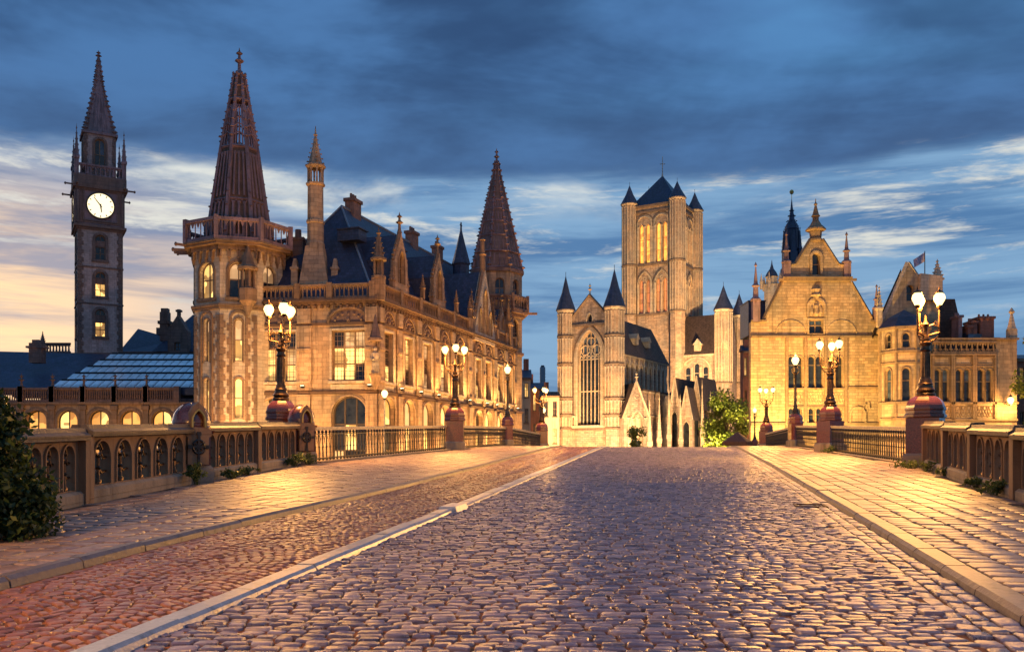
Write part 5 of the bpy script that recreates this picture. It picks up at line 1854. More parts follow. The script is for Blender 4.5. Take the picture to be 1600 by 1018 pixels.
window(ch, WFc, L / 2, zgw[0], 4.3, zgw[1] - zgw[0], 6, (.36, .70), 'point', ('glass_dark', 'glass_dark', 'glass_blue'), inset=.5, bar=.17, frame='stone_churchtrim', name='great_window', thick=.3)
mb = MB(WFc.M())                                           # tracery circles
zs = zgw[1] - 3.4
for x, z, r in ((-1.05, zs + .2, .8), (1.05, zs + .2, .8), (0, zs + 1.55, .75)):
    mb.tube([(L / 2 + x + r * math.cos(a), .5, z + r * math.sin(a)) for a in [2 * math.pi * k / 16 for k in range(17)]], .11, 5)
for x in (-1.79, -1.07, -.36, .36, 1.07, 1.79):
    for k in (-1, 1): mb.tube([(L / 2 + x + k * .36, .5, zs - 1.5), (L / 2 + x + k * .28, .5, zs - 1.1), (L / 2 + x, .5, zs - .7)], .08, 5)
mb.build('tracery', 'stone_churchtrim', ch)
mb = MB(WFc.M())                                           # dwarf gallery under the window
for i in range(14):
    x = .4 + (L - .8) * (i + .5) / 14
    if abs(x - L / 2) < 2.3: continue
    mb.lathe([(.2, zq(669.4)), (.14, zq(667)), (.13, zq(654)), (.24, zq(651))], 6, x, -.25)
mb.box(.3, L / 2 - 2.4, -.5, .03, zq(651), zq(648.5)); mb.box(L / 2 + 2.4, L - .3, -.5, .03, zq(651), zq(648.5))
mb.build('dwarf_gallery', 'stone_churchtrim', ch)


def church_turret(p, r, zb, zt, ztip, stages, nm, base=GZ, n=8, ph=.35, arcade=True):
    mb = MB(Matrix.Translation((p.x, p.y, 0)))
    mb.lathe([(r, base), (r, zt)], n, ph=ph)
    tw = mb.build(nm, 'stone_church', ch)
    mb = MB(Matrix.Translation((p.x, p.y, 0)))
    dk = MB(Matrix.Translation((p.x, p.y, 0)))
    for z in stages: dk.lathe([(r + .06, z), (r + .24, z + .14), (r + .24, z + .3), (r + .04, z + .42)], n, ph=ph)
    dk.build('string_ring', 'stone_churchdark', tw)
    mb.lathe([(r + .05, zt - .5), (r + .25, zt - .2), (r + .25, zt)], n, ph=ph)
    if arcade:
        zz = list(stages) + [zt - .5]
        for a, b in zip(zz[:-1], zz[1:]):
            for i in range(2 * n):                          # engaged shafts of the blind arcades
                q = ph + math.pi * i / n
                rr = r if i % 2 == 0 else r * math.cos(math.pi / n)
                mb.lathe([(.17, a + .45), (.12, a + .7), (.12, b - .6), (.2, b - .2)], 5, (rr + .04) * math.cos(q), (rr + .04) * math.sin(q), cap=False)
    mb.build('shaft_ring', 'stone_churchtrim', tw)
    mb = MB(Matrix.Translation((p.x, p.y, 0)))
    mb.lathe([(r + .34, zt), (r * .5, zt + (ztip - zt) * .52), (.05, ztip)], n * 2, ph=ph)
    mb.lathe([(.05, ztip - .2), (.04, ztip + .8)], 5)
    mb.build('cone_roof', 'slate', tw)
    return tw


church_turret(q1, 1.38, GZ, Z(485, 153), Z(432, 153), [Z(v, 153) for v in (671, 650, 624, 571, 528)], 'west_turret')
church_turret(q2, 1.58, GZ, Z(480, 148.3), Z(421, 148.3), [Z(v, 148.3) for v in (671, 650, 624, 571, 526)], 'west_turret')

# --- nave: aisle wall, clerestory, roof
zcl = Z(547, 149.5)
SL = 27.0
mb = MB(SFc.M(0, 0))
zcb = Z(602, 150)
cw = [3.6 + i * 2.1 for i in range(11)]
mb.panel([(1.2, zcb - 2), (SL, zcb - 2), (SL, zcl), (1.2, zcl)], [outline(x, 1.1, zcb + .3, zcb + 4.6, 'point', 8)[::-1] for x in cw], 1.2, 1.9)
mb.build('clerestory_wall', 'stone_church', ch)
fcl = Face(along(q2, -1.2, 0), along(q2, -1.2, SL))
for i, x in enumerate(cw): window(ch, fcl, x, zcb + .3, 1.1, 4.3, 2, (.5,), 'point', ('glass_dark',), inset=.35, bar=.1, frame='stone_churchtrim')
mb = MB(SFc.M())
for x in cw: mb.ring(x, 1.1, zcb + .3, zcb + 4.6, 'point', .2, 1.08, 1.24, 8)
for i in range(12): mb.lathe([(.16, zcb), (.16, zcl - .4)], 5, cw[0] - 1.05 + i * 2.1, 1.1)
mb.box(1.2, SL, .95, 1.25, zcl - .35, zcl)
mb.build('clerestory_trim', 'stone_churchtrim', ch)
zrd = 26.2
mb = MB(SFc.M())
mb.poly((0.2, .8, zcl - .1), (SL, .8, zcl - .1), (SL, L / 2, zrd), (.2, L / 2, zrd)); mb.poly((.2, L / 2, zrd), (SL, L / 2, zrd), (SL, L, zcl), (.2, L, zcl))
mb.build('nave_roof', 'slate_brown', ch)
for x in (6.5, 13.0, 18.5):
    g = MB(SFc.M()); y_ = 2.3; z_ = zcl + (zrd - zcl) * (y_ - .8) / (L / 2 - .8)
    g.box(x - .5, x + .5, y_ - .9, y_ + .6, z_ - .5, z_ + .55); g.panel([(x - .7, z_ + .55), (x + .7, z_ + .55), (x, z_ + 1.5)], [], y_ - 1.05, y_ + 1.2)
    g.build('roof_dormer', 'stone_churchtrim', ch)
AW = 4.2                                                   # depth of the aisle
fa_ = Face(along(q2, AW, 1.6), along(q2, AW, SL + 2))
zai = Z(607, 147)
mb = MB(fa_.M())
mb.panel([(0, GZ), (SL, GZ), (SL, zai), (0, zai)], [outline(x, 2.0, 3.6, zai - 1.0, 'point', 8)[::-1] for x in (13.5, 19.0)], 0, .6)
mb.box(0, .6, .6, AW, GZ, zai)
mb.build('aisle_wall', 'stone_church', ch)
for x in (13.5, 19.0): window(ch, fa_, x, 3.6, 2.0, zai - 4.6, 3, (.5,), 'point', ('glass_dark',), inset=.35, bar=.12, frame='stone_churchtrim')
mb = MB(fa_.M())
mb.solid([(-.2, -.3, zai), (SL, -.3, zai), (SL, AW + 1.0, zai + .5), (-.2, AW + 1.0, zai + .5)], .2)
mb.build('aisle_roof', 'slate_brown', ch)
mb = MB(fa_.M())
mb.box(0, SL, -.2, .03, zai - .5, zai - .25); mb.box(0, SL, -.25, .03, Z(650, 149), Z(648, 149))
for x in (9.8, 16.2, 22.0):
    mb.box(x - .5, x + .5, -1.3, .02, GZ, zai - 2); mb.frustum(x - .5, x + .5, -1.3, .02, zai - 2, zai - .6, .15, .4)
mb.build('aisle_buttress', 'stone_churchtrim', ch)
# gabled porch chapel against the aisle, beside the west front
pf = Face(along(q2, AW + 2.2, 1.0) - ef * 0, along(q2, AW + 2.2, 1.0) + en * 5.4)
pf = Face((X(975, 145.5), 145.5), (X(1014, 147.0), 147.0))
zp = lambda v: Z(v, 146)
mb = MB(pf.M())
PLn = pf.L
mb.panel([(0, GZ), (PLn, GZ), (PLn, zp(651)), (PLn / 2, zp(597)), (0, zp(651))], [outline(PLn / 2, 2.2, GZ + .5, zp(642), 'point', 10)[::-1]], 0, .6)
mb.box(0, .5, .6, 6, GZ, zp(652)); mb.box(PLn - .5, PLn, .6, 6, GZ, zp(652))
ob = mb.build('porch_wall', 'stone_church', ch)
mb = MB(pf.M())
for t, pr in ((.5, .1), (.28, .22)): mb.ring(PLn / 2, 2.2, GZ + .5, zp(642), 'point', t, -pr, .02, 10)
for k in (-1, 1):
    mb.tube([(PLn / 2 + k * (PLn / 2 + .2), -.05, zp(653)), (PLn / 2, -.05, zp(595))], .2, 4)
    mb.tube([(PLn / 2 + k * .48 + .42 * math.cos(a), .3, zp(650) + .42 * math.sin(a)) for a in [2 * math.pi * j / 12 for j in range(13)]], .09, 5)
    mb.lathe([(.2, GZ), (.16, zp(655)), (.3, zp(652))], 6, PLn / 2 + k * 1.5, -.12)
mb.tube([(PLn / 2 + .35 * math.cos(a), -.03, zp(619) + .35 * math.sin(a)) for a in [2 * math.pi * j / 12 for j in range(13)]], .08, 5)
finial(mb, PLn / 2, 0, zp(597), 1.8, .22)
mb.build('porch_trim', 'stone_churchtrim', ob)
window(ch, pf, PLn / 2, GZ + .5, 2.2, zp(642) - GZ - .5, 2, (.55,), 'point', ('glass_dark', 'lit_dim'), inset=.4, bar=.14, frame='stone_churchtrim', name='porch_window')
mb = MB(pf.M())
for k in (-1, 1):
    pts = [(PLn / 2 + k * (PLn / 2 + .15), .3, zp(652)), (PLn / 2, .3, zp(597) + .0), (PLn / 2, 6, zp(597)), (PLn / 2 + k * (PLn / 2 + .15), 6, zp(652))]
    mb.solid(pts if k > 0 else pts[::-1], .12)
mb.build('porch_roof', 'slate_brown', ch)

# --- crossing tower
t1 = Vector((26.9, 205.0)); TWd = 11.45
t2 = t1 + ef * TWd; t3 = t2 + en * TWd; t4 = t1 + en * TWd
tfs = [Face(t1, t2), Face(t2, t3), Face(t3, t4), Face(t4, t1)]
zt = lambda v: Z(v, 202)
mb = MB()
zb1, zb2, zl1, zl2 = zt(409), zt(337), zt(487), zt(424)
for f in tfs:
    mb.M = f.M(); Lt = f.L
    hs = []
    for k in (-1, 1):
        hs += [outline(Lt / 2 + k * 2.05 + j * .78, 1.05, zb1, zb2 - 1.6, 'point', 8)[::-1] for j in (-1, 1)]
        hs += [outline(Lt / 2 + k * 2.05 + j * .85, .95, zl1, zl2 - 1.6, 'point', 8)[::-1] for j in (-1, 1)]
    mb.panel([(0, GZ), (Lt, GZ), (Lt, zt(318)), (0, zt(318))], hs, 0, .9)
mb.M = Matrix()
mb.build('tower_wall', 'stone_church', ch)
for fi in (0, 1):
    f = tfs[fi]; Lt = f.L
    mb = MB(f.M())
    for k in (-1, 1):
        x = Lt / 2 + k * 2.05
        for t, pr in ((.45, .14), (.2, .28)):
            mb.ring(x, 3.1, zb1 - .3, zb2, 'round', t, -pr, .03, 14)
            mb.ring(x, 3.0, zl1 - .3, zl2, 'point', t, -pr, .03, 12)
        for zz0, zz1 in ((zb1, zb2 - 2.2), (zl1, zl2 - 2.6)):
            for j in (-1.5, 0, 1.5): mb.lathe([(.26, zz0 - .3), (.17, zz0 + .3), (.17, zz1 - .4), (.3, zz1)], 6, x + j, -.1)
        mb.tube([(x + .35 * math.cos(a), -.04, zl2 - 1.35 + .35 * math.sin(a)) for a in [2 * math.pi * j / 12 for j in range(13)]], .1, 5)
    mb.build('tower_moulding', 'stone_churchtrim', ch)
    mb = MB(f.M())
    for v, pr in ((413, .4), (491, .35), (330, .3), (321, .5)): mb.box(1.2, Lt - 1.2, -pr, .03, zt(v) - .2, zt(v) + .3)
    for k in (-1, 1):
        x = Lt / 2 + k * 2.05
        mb.ring(x, 4.05, zb1 + 8, zb2 + .5, 'round', .15, -.2, .03, 14); mb.ring(x, 4.0, zl1 + 5, zl2 + .5, 'point', .15, -.2, .03, 12)
    for j in (1.9, Lt - 1.9): mb.lathe([(.2, zt(520)), (.2, zt(335))], 5, j, -.05)
    mb.build('tower_string', 'stone_churchdark', ch)
    for k in (-1, 1):
        for j in (-1, 1):
            window(ch, f, Lt / 2 + k * 2.05 + j * .78, zb1, 1.05, zb2 - 1.6 - zb1, 1, (.3, .6), 'point', ('lit_belfry',), inset=.5, bar=.10, frame='louvre', name='belfry_louvre')
            window(ch, f, Lt / 2 + k * 2.05 + j * .85, zl1, .95, zl2 - 1.6 - zl1, 1, (.3, .6), 'point', ('lit_red',), inset=.5, bar=.10, frame='louvre', name='belfry_louvre')
for p, vt, vtip, d in ((t1, 320, 290, 205), (t2, 310, 283, 199), (t3, 330, 301, 209), (t4, 320, 292, 212)):
    zz = Z(vt, d) if p is not t4 else Z(324, 212)
    church_turret(p, 1.75, GZ, zz, Z(vtip, d) if p is not t4 else zz + 5, [zt(491), zt(413)], 'tower_turret', arcade=True)
tc_ = (t1 + t3) / 2
mb = MB()
zr0 = zt(319); apx = (tc_.x, tc_.y, Z(268, 204))
cs = [(p.x, p.y, zr0) for p in (t1, t2, t3, t4)]
for i in range(4): mb.poly(cs[i], cs[(i + 1) % 4], apx)
mb.poly(*cs[::-1])
mb.build('tower_roof', 'slate', ch)
mb = MB(); mb.lathe([(.3, apx[2] - .5), (.12, apx[2] + .6), (.06, apx[2] + 4.4)], 6, apx[0], apx[1]); mb.box(apx[0] - .6, apx[0] + .6, apx[1] - .05, apx[1] + .05, apx[2] + 2.6, apx[2] + 2.75)
mb.build('tower_cross', 'iron_pale', ch)

# --- south transept
s1 = t2 + ef * 10.5; s2 = s1 + en * TWd
tw = Face(t2, s1)
ztr = Z(553, 196)
mb = MB(tw.M())
mb.panel([(0, GZ), (tw.L, GZ), (tw.L, ztr), (0, ztr)], [outline(tw.L * .42 + k * 2.0, 1.25, Z(598, 196), Z(566, 196) - (.0 if k == 0 else .8), 'round', 8)[::-1] for k in (-1, 0, 1)], 0, .8)
mb.build('transept_wall', 'stone_church', ch)
for k in (-1, 0, 1): window(ch, tw, tw.L * .42 + k * 2.0, Z(598, 196), 1.25, Z(566, 196) - (.0 if k == 0 else .8) - Z(598, 196), 1, (.5,), 'round', ('glass_dark',), inset=.4, bar=.12, frame='stone_churchtrim')
mb = MB(tw.M())
mb.ring(tw.L * .42, 6.4, Z(598, 196), Z(559, 196), 'round', .35, -.2, .03, 16); mb.box(0, tw.L, -.3, .03, ztr - .4, ztr)
for k in (-1.5, -.5, .5, 1.5): mb.lathe([(.2, Z(600, 196)), (.15, Z(575, 196)), (.25, Z(573, 196))], 6, tw.L * .42 + k * 2.0, -.05)
mb.box(0, tw.L, -.3, .03, Z(603, 196), Z(600.5, 196))
mb.build('transept_moulding', 'stone_churchtrim', ch)
te = Face(s1, s2)
mb = MB(te.M()); mb.panel([(0, GZ), (te.L, GZ), (te.L, ztr), (te.L / 2, 33.0), (0, ztr)], [], 0, .8); mb.build('transept_end_wall', 'stone_church', ch)
mb = MB(tw.M())
mb.poly((0, -.3, ztr), (tw.L, -.3, ztr), (tw.L, TWd / 2, 33.4), (0, TWd / 2, 33.4)); mb.poly((0, TWd / 2, 33.4), (tw.L, TWd / 2, 33.4), (tw.L, TWd, ztr), (0, TWd, ztr))
mb.build('transept_roof', 'slate_brown', ch)
church_turret(s1, 1.85, GZ, Z(484, 193.7), Z(446, 193.7), [Z(600, 193.7)], 'transept_turret')
church_turret(s2, 1.75, GZ, Z(493, 203), Z(458, 203), [Z(600, 203)], 'transept_turret')
g = MB(tw.M()); x = 4.6; y_ = 1.0
g.box(x - .8, x + .8, .2, 2.4, ztr + .4, ztr + 2.2); g.panel([(x - 1.1, ztr + 2.2), (x + 1.1, ztr + 2.2), (x, ztr + 3.6)], [], .1, 3.0)
g.build('roof_dormer', 'stone_churchtrim', ch)

# --- low chapels and pinnacles to the south of the aisle
for (u0, u1, v0, v1, d, sl) in ((1046, 1062, 590, 640, 150, True), (1062, 1082, 604, 655, 148, False), (1080, 1096, 588, 640, 152, True)):
    f = Face((X(u0, d), d), (X(u1, d - 1), d - 1))
    mb = MB(f.M())
    mb.panel([(0, GZ), (f.L, GZ), (f.L, Z(v1, d)), (f.L / 2, Z(v0, d)), (0, Z(v1, d))], [outline(f.L / 2, f.L * .5, GZ + 1, Z(v1 + 3, d), 'point', 8)[::-1]], 0, .6)
    ob = mb.build('chapel_gable', 'stone_church', ch)
    mb = MB(f.M())
    mb.ring(f.L / 2, f.L * .5, GZ + 1, Z(v1 + 3, d), 'point', .16, -.1, .02, 8)
    for k in (-1, 1): mb.tube([(f.L / 2 + k * f.L / 2, -.02, Z(v1, d)), (f.L / 2, -.02, Z(v0 - 1, d))], .12, 4)
    pinnacle(mb, 0, -.2, Z(690, d), Z(v0 + 14, d) - Z(690, d), .3)
    mb.build('chapel_trim', 'stone_churchtrim', ob)
    mb = MB(f.M()); mb.box(.3, f.L - .3, .45, .55, GZ, Z(v1 - 4, d)); mb.build('chapel_glass', 'glass_dark', ob)
    mb = MB(f.M())
    for k in (-1, 1):
        pts = [(f.L / 2 + k * f.L / 2, .2, Z(v1, d)), (f.L / 2, .2, Z(v0, d)), (f.L / 2, 9, Z(v0, d)), (f.L / 2 + k * f.L / 2, 9, Z(v1, d))]
        mb.solid(pts if k > 0 else pts[::-1], .12)
    mb.build('chapel_roof', 'slate_brown', ob)
for u_, d_, v_ in ((1015, 145, 622), (1030, 146, 612), (1045, 147, 600), (1063, 147, 615), (1097, 150, 592), (1110, 152, 610)):
    mb = MB(); pinnacle(mb, X(u_, d_), d_, GZ, Z(v_, d_) - GZ, .45); mb.build('buttress_pinnacle', 'stone_churchtrim', ch)
mb = MB(); mb.box(X(1042, 158), X(1112, 158), 158, 172, GZ, Z(632, 158)); mb.build('ambulatory_wall', 'stone_church', ch)
mb = MB(); mb.solid([(X(1042, 158), 157.6, Z(632, 158)), (X(1112, 158), 157.6, Z(632, 158)), (X(1112, 158), 168, Z(606, 158)), (X(1042, 158), 168, Z(606, 158))], .2); mb.build('ambulatory_roof', 'slate', ch)

# ================================================================== gabled guild house (right)
GD = 90.0
GF = Face((X(1173, GD), GD), (X(1376, GD), GD))
gh = root('gabled_house', (X(1275, GD), GD, GZ), 'tall stepped stone gable house glowing yellow in floodlight on the right', 'building')
s = lambda u: GF.su(u)
zg = lambda v: Z(v, GD)
oc = [(0, GZ), (GF.L, GZ), (GF.L, zg(507)), (s(1364), zg(500)), (s(1330), zg(441)), (s(1330), zg(434)), (s(1324), zg(416)), (s(1310), zg(413)), (s(1285), zg(374)), (s(1267), zg(374)), (s(1243), zg(413)), (s(1227), zg(416)), (s(1222), zg(434)), (s(1222), zg(441)), (s(1193), zg(500)), (0, zg(503))]
bays = [(1231, 1254), (1262, 1286), (1293, 1317)]
holes = [outline(s(1275), .82, zg(429), zg(395), 'round', 10)[::-1]]
holes += [outline((s(1264) + s(1286)) / 2, 1.42, zg(521), zg(499), 'round', 8)[::-1] if False else outline((s(1264) + s(1286)) / 2, 1.44, zg(521), zg(499))[::-1]]
for a, b in bays:
    for k in (0, 1):
        ww = (s(b) - s(a)) / 2
        cx_ = s(a) + ww * (k + .5)
        holes.append(outline(cx_, ww - .06, zg(606), zg(556), 'round', 8)[::-1])
        holes.append(outline(cx_, ww - .14, zg(662), zg(637), 'round', 8)[::-1])
mb = MB(GF.M()); mb.panel(oc, holes, 0, .7)
mb.build('wall', 'stone_guild', gh)
mb = MB(GF.M())
for u0, u1, v0, v1, pr in ((1173, 1376, 527, 524, .22), (1216, 1337, 439, 435.5, .32), (1222, 1330, 435.4, 433, .45), (1229, 1319, 609, 606, .18), (1325, 1376, 607, 604, .16), (1229, 1319, 637, 634, .14), (1173, 1197, 503, 500, .25), (1360, 1377, 503, 500, .25), (1173, 1376, 664, 660, .18)):
    mb.box(s(u0), s(u1), -pr, .03, zg(v0), zg(v1))
for u in (1229, 1258, 1289.5, 1321):
    mb.box(s(u) - .13, s(u) + .13, -.2, .03, GZ, zg(527.2))
for a, b in (((1193, 500), (1222, 441)), ((1364, 500), (1330, 441)), ((1227, 416), (1243, 413)), ((1243, 413), (1267, 374)), ((1310, 413), (1285, 374)), ((1324, 416), (1310, 413))):
    mb.tube([(s(a[0]), .05, zg(a[1]) + .05), (s(b[0]), .05, zg(b[1]) + .05)], .20, 4)
mb.build('moulding', 'stone_guildtrim', gh)
mb = MB(GF.M())
mb.ring(s(1275), .82, zg(429), zg(395), 'round', .24, -.14, .02, 10)
mb.ring(s(1275), 1.5, zg(495), zg(468), 'round', .22, -.16, .02, 12)
mb.lathe([(.12, zg(494)), (.3, zg(490)), (.2, zg(482)), (.24, zg(477)), (.1, zg(475)), (.13, zg(472)), (.02, zg(469.5))], 8, s(1275), -.05)
for k in (-.45, .45): mb.lathe([(.1, zg(494)), (.2, zg(488)), (.12, zg(481)), (.02, zg(477))], 6, s(1275) + k, -.04)
mb.lathe([(.2, zg(466)), (.55, zg(461)), (.35, zg(457)), (.5, zg(452)), (.1, zg(447))], 6, s(1275), -.02)
mb.panel(outline((s(1264) + s(1286)) / 2, 1.8, zg(523), zg(497)), [outline((s(1264) + s(1286)) / 2, 1.44, zg(521), zg(499))[::-1]], -.12, .02)
for k in (-1, 1):                                           # blind quarter rosettes beside the twin window
    c_ = s(1275) + k * 2.55
    mb.ring(c_, 2.9, zg(524), zg(501), 'round', .12, -.07, .02, 16)
for a, b in bays:
    ww = (s(b) - s(a)) / 2
    for k in (0, 1):
        cx_ = s(a) + ww * (k + .5)
        mb.ring(cx_, ww - .06, zg(606), zg(556), 'round', .05, -.08, .02, 8); mb.ring(cx_, ww - .14, zg(662), zg(637), 'round', .06, -.06, .02, 8)
    for k in range(3):                                      # carved tracery panels
        cx_ = s(a) + ww * 2 * (k + .5) / 3
        mb.tube([(cx_ + .26 * math.cos(q), -.02, zg(621) + .52 * math.sin(q)) for q in [2 * math.pi * j / 10 for j in range(11)]], .05, 4)
        mb.tube([(cx_ - .25, -.02, zg(630)), (cx_ + .25, -.02, zg(612))], .04, 4); mb.tube([(cx_ + .25, -.02, zg(630)), (cx_ - .25, -.02, zg(612))], .04, 4)
mb.ring(s(1340), 1.35, zg(662), zg(637), 'round', .18, -.14, .02, 12)
mb.tube([(s(1352), -.1, zg(662)), (s(1352), -.1, zg(645)), (s(1348), -.1, zg(638)), (s(1352), -.1, zg(630))], .09, 5); mb.tube([(s(1352), -.1, zg(645)), (s(1358), -.1, zg(638)), (s(1357), -.1, zg(628))], .08, 5)
mb.build('carved_ornament', 'stone_guild', gh)
for a, b in bays:
    ww = (s(b) - s(a)) / 2
    for k in (0, 1):
        cx_ = s(a) + ww * (k + .5)
        window(gh, GF, cx_, zg(606), ww - .06, zg(556) - zg(606), 1, (.72,), 'round', ('glass_dark', 'glass_dark', 'glass_blue'), inset=.22, bar=.035, frame='stone_guildtrim')
        window(gh, GF, cx_, zg(662), ww - .14, zg(637) - zg(662), 1, (.6,), 'round', ('glass_dark',), inset=.3, bar=.06, frame='stone_guildtrim')
window(gh, GF, s(1275), zg(429), .82, zg(395) - zg(429), 1, (.5,), 'round', ('glass_dark',), inset=.35, bar=.07, frame='stone_guildtrim')
window(gh, GF, (s(1264) + s(1286)) / 2, zg(521), 1.44, zg(499) - zg(521), 2, (.6,), mats=('glass_dark', 'glass_blue'), inset=.3, bar=.1, frame='stone_guildtrim')
# apex lantern and pinnacles
mb = MB(GF.M())
xa = s(1276)
mb.lathe([(.72, zg(376)), (.72, zg(373)), (.55, zg(372)), (.62, zg(360)), (1.0, zg(359)), (1.0, zg(357)), (.55, zg(350)), (.3, zg(343)), (.3, zg(338)), (.45, zg(337)), (.3, zg(333)), (.1, zg(320)), (.2, zg(318)), (.06, zg(315)), (.03, zg(309))], 8, xa, .3, ph=.4)
mb.build('apex_lantern', 'stone_guildtrim', gh)
for u, vb, vt, r in ((1229, 437, 362, .34), (1323, 437, 362, .34), (1181, 503, 409, .36), (1370, 503, 444, .30)):
    mb = MB(GF.M()); z0, z1 = zg(vb), zg(vt)
    mb.box(s(u) - r, s(u) + r, -.3, .4, z0, z0 + (z1 - z0) * .35)
    mb.lathe([(r * 1.5, z0 + (z1 - z0) * .35), (r * 1.5, z0 + (z1 - z0) * .38), (r * .8, z0 + (z1 - z0) * .42), (r * .7, z0 + (z1 - z0) * .58), (r * 1.2, z0 + (z1 - z0) * .60), (r * .6, z0 + (z1 - z0) * .64), (r * .15, z0 + (z1 - z0) * .92), (r * .45, z0 + (z1 - z0) * .94), (.02, z1)], 8, s(u), .05)
    mb.build('gable_pinnacle', 'stone_spire', gh)
mb = MB(GF.M())
for pts in (((s(1276), .5, zg(404)), (s(1366), .5, zg(512)), (s(1366) + 5, 14, zg(512)), (s(1276) + 5, 14, zg(404))), ((s(1276), .5, zg(404)), (s(1276) + 5, 14, zg(404)), (s(1184) + 5, 14, zg(512)), (s(1184), .5, zg(512)))):
    mb.solid(pts, .15)
mb.build('roof', 'slate', gh)
for x_ in (.02, GF.L - .72):
    mb = MB(GF.M()); mb.add([(x_, .7, GZ), (x_ + .7, .7, GZ), (x_ + 5.7, 14, GZ), (x_ + 5, 14, GZ), (x_, .7, zg(507)), (x_ + .7, .7, zg(507)), (x_ + 5.7, 14, zg(507)), (x_ + 5, 14, zg(507))], [(0, 3, 2, 1), (4, 5, 6, 7), (0, 1, 5, 4), (1, 2, 6, 5), (2, 3, 7, 6), (3, 0, 4, 7)])
    mb.build('side_wall', 'stone_guild', gh)
mb = MB(GF.M()); mb.box(s(1192), s(1220), 5.5, 9, zg(512), zg(456)); mb.box(s(1191), s(1221), 5.4, 9.1, zg(456), zg(454)); mb.build('attic_block', 'slate', gh)

# ================================================================== corner house with oriel and balustrade (far right)
HD = 84.0
hh = root('oriel_house', (X(1480, HD), HD, GZ), 'stone house with polygonal oriel and pierced roof balustrade at far right', 'building')
zh = lambda v: Z(v, HD)
HF = Face((X(1442, HD), HD), (X(1589, HD), HD))
s = lambda u: HF.su(u)
prs = [(1459, 1484), (1492, 1518), (1526, 1552)]
holes = []
for a, b in prs:
    ww = (s(b) - s(a)) / 2
    for k in (0, 1): holes.append(outline(s(a) + ww * (k + .5), ww - .1, zh(627), zh(576), 'round', 8)[::-1])
mb = MB(HF.M()); mb.panel([(0, GZ), (HF.L, GZ), (HF.L, zh(530)), (s(1556), zh(530)), (s(1556), zh(553)), (0, zh(553))], holes, 0, .6); mb.build('wall', 'stone_corner', hh)
mb = MB(HF.M())
for u0, u1, v0, v1, pr in ((1442, 1556, 555, 552, .25), (1442, 1590, 531, 528, .3), (1455, 1556, 573, 571, .12), (1442, 1590, 631, 628, .2), (1442, 1589, 657, 654, .2)): mb.box(s(u0), s(u1), -pr, .03, zh(v0), zh(v1))
for a, b in prs:
    ww = (s(b) - s(a)) / 2
    for k in (0, 1): mb.ring(s(a) + ww * (k + .5), ww - .1, zh(627), zh(576), 'round', .08, -.08, .02, 8)
    mb.box(s(a) - .22, s(a) - .06, -.2, .03, zh(655), zh(555)); mb.box(s(b) + .06, s(b) + .22, -.2, .03, zh(655), zh(555))
    for k in range(3):
        cx_ = s(a) + ww * 2 * (k + .5) / 3
        mb.tube([(cx_ + .24 * math.cos(q), -.02, zh(642) + .5 * math.sin(q)) for q in [2 * math.pi * j / 10 for j in range(11)]], .05, 4)
        mb.tube([(cx_ - .25, -.02, zh(651)), (cx_ + .25, -.02, zh(634))], .05, 4); mb.tube([(cx_ + .25, -.02, zh(651)), (cx_ - .25, -.02, zh(634))], .05, 4)
    mb.panel([(s(a), zh(569)), (s(b), zh(569)), (s(b), zh(557)), (s(a), zh(557))], [[(s(a) + .1, zh(558.5)), (s(b) - .1, zh(558.5)), (s(b) - .1, zh(567.5)), (s(a) + .1, zh(567.5))]], -.08, .02)
mb.build('moulding', 'stone_guildtrim', hh)
for a, b in prs:
    ww = (s(b) - s(a)) / 2
    for k in (0, 1): window(hh, HF, s(a) + ww * (k + .5), zh(627), ww - .1, zh(576) - zh(627), 1, (.62,), 'round', ('glass_dark', 'glass_blue') if k else ('glass_dark',), inset=.28, bar=.06, frame='stone_guildtrim')
mb = MB(HF.M()); balustrade(mb, s(1456), s(1556), -.05, zh(552), zh(533), 12, r=.10)
for i in range(12):
    x = s(1456) + (s(1556) - s(1456)) * (i + .5) / 12
    mb.tube([(x + .2 * math.cos(q), -.05, zh(547.5) + .2 * math.sin(q)) for q in [2 * math.pi * j / 8 for j in range(9)]], .06, 4)
mb.build('balustrade', 'stone_guildtrim', hh)
# oriel: five-sided bay
oc_ = octo(X(1412, HD + .8), HD + .8, 2.25, R(-112.5 - 18))
mb = MB()
for i, f in enumerate(oc_):
    mb.M = f.M(); Lf = f.L
    hs = [outline(Lf / 2, .72, zh(627), zh(576), 'round', 8)[::-1], outline(Lf / 2, .66, zh(545), zh(522), 'round', 8)[::-1]] if i in (7, 0, 1, 2) else []
    mb.panel([(0, GZ), (Lf, GZ), (Lf, zh(514)), (0, zh(514))], hs, 0, .4)
mb.M = Matrix(); mb.build('oriel_wall', 'stone_corner', hh)
mb = MB()
for v0, v1, r in ((516, 512, 2.5), (553, 549, 2.4), (570, 567, 2.36), (632, 628, 2.45), (657, 653, 2.4)): mb.lathe([(r, zh(v0)), (r, zh(v1))], 8, X(1412, HD + .8), HD + .8, R(-112.5 - 18))
for i, f in enumerate(oc_):
    mb.M = f.M()
    if i in (7, 0, 1, 2): mb.ring(f.L / 2, .72, zh(627), zh(576), 'round', .12, -.08, .02, 8); mb.ring(f.L / 2, .66, zh(545), zh(522), 'round', .1, -.07, .02, 8)
    mb.lathe([(.12, zh(655)), (.12, zh(516))], 5, 0, 0)
mb.build('oriel_trim', 'stone_guildtrim', hh)
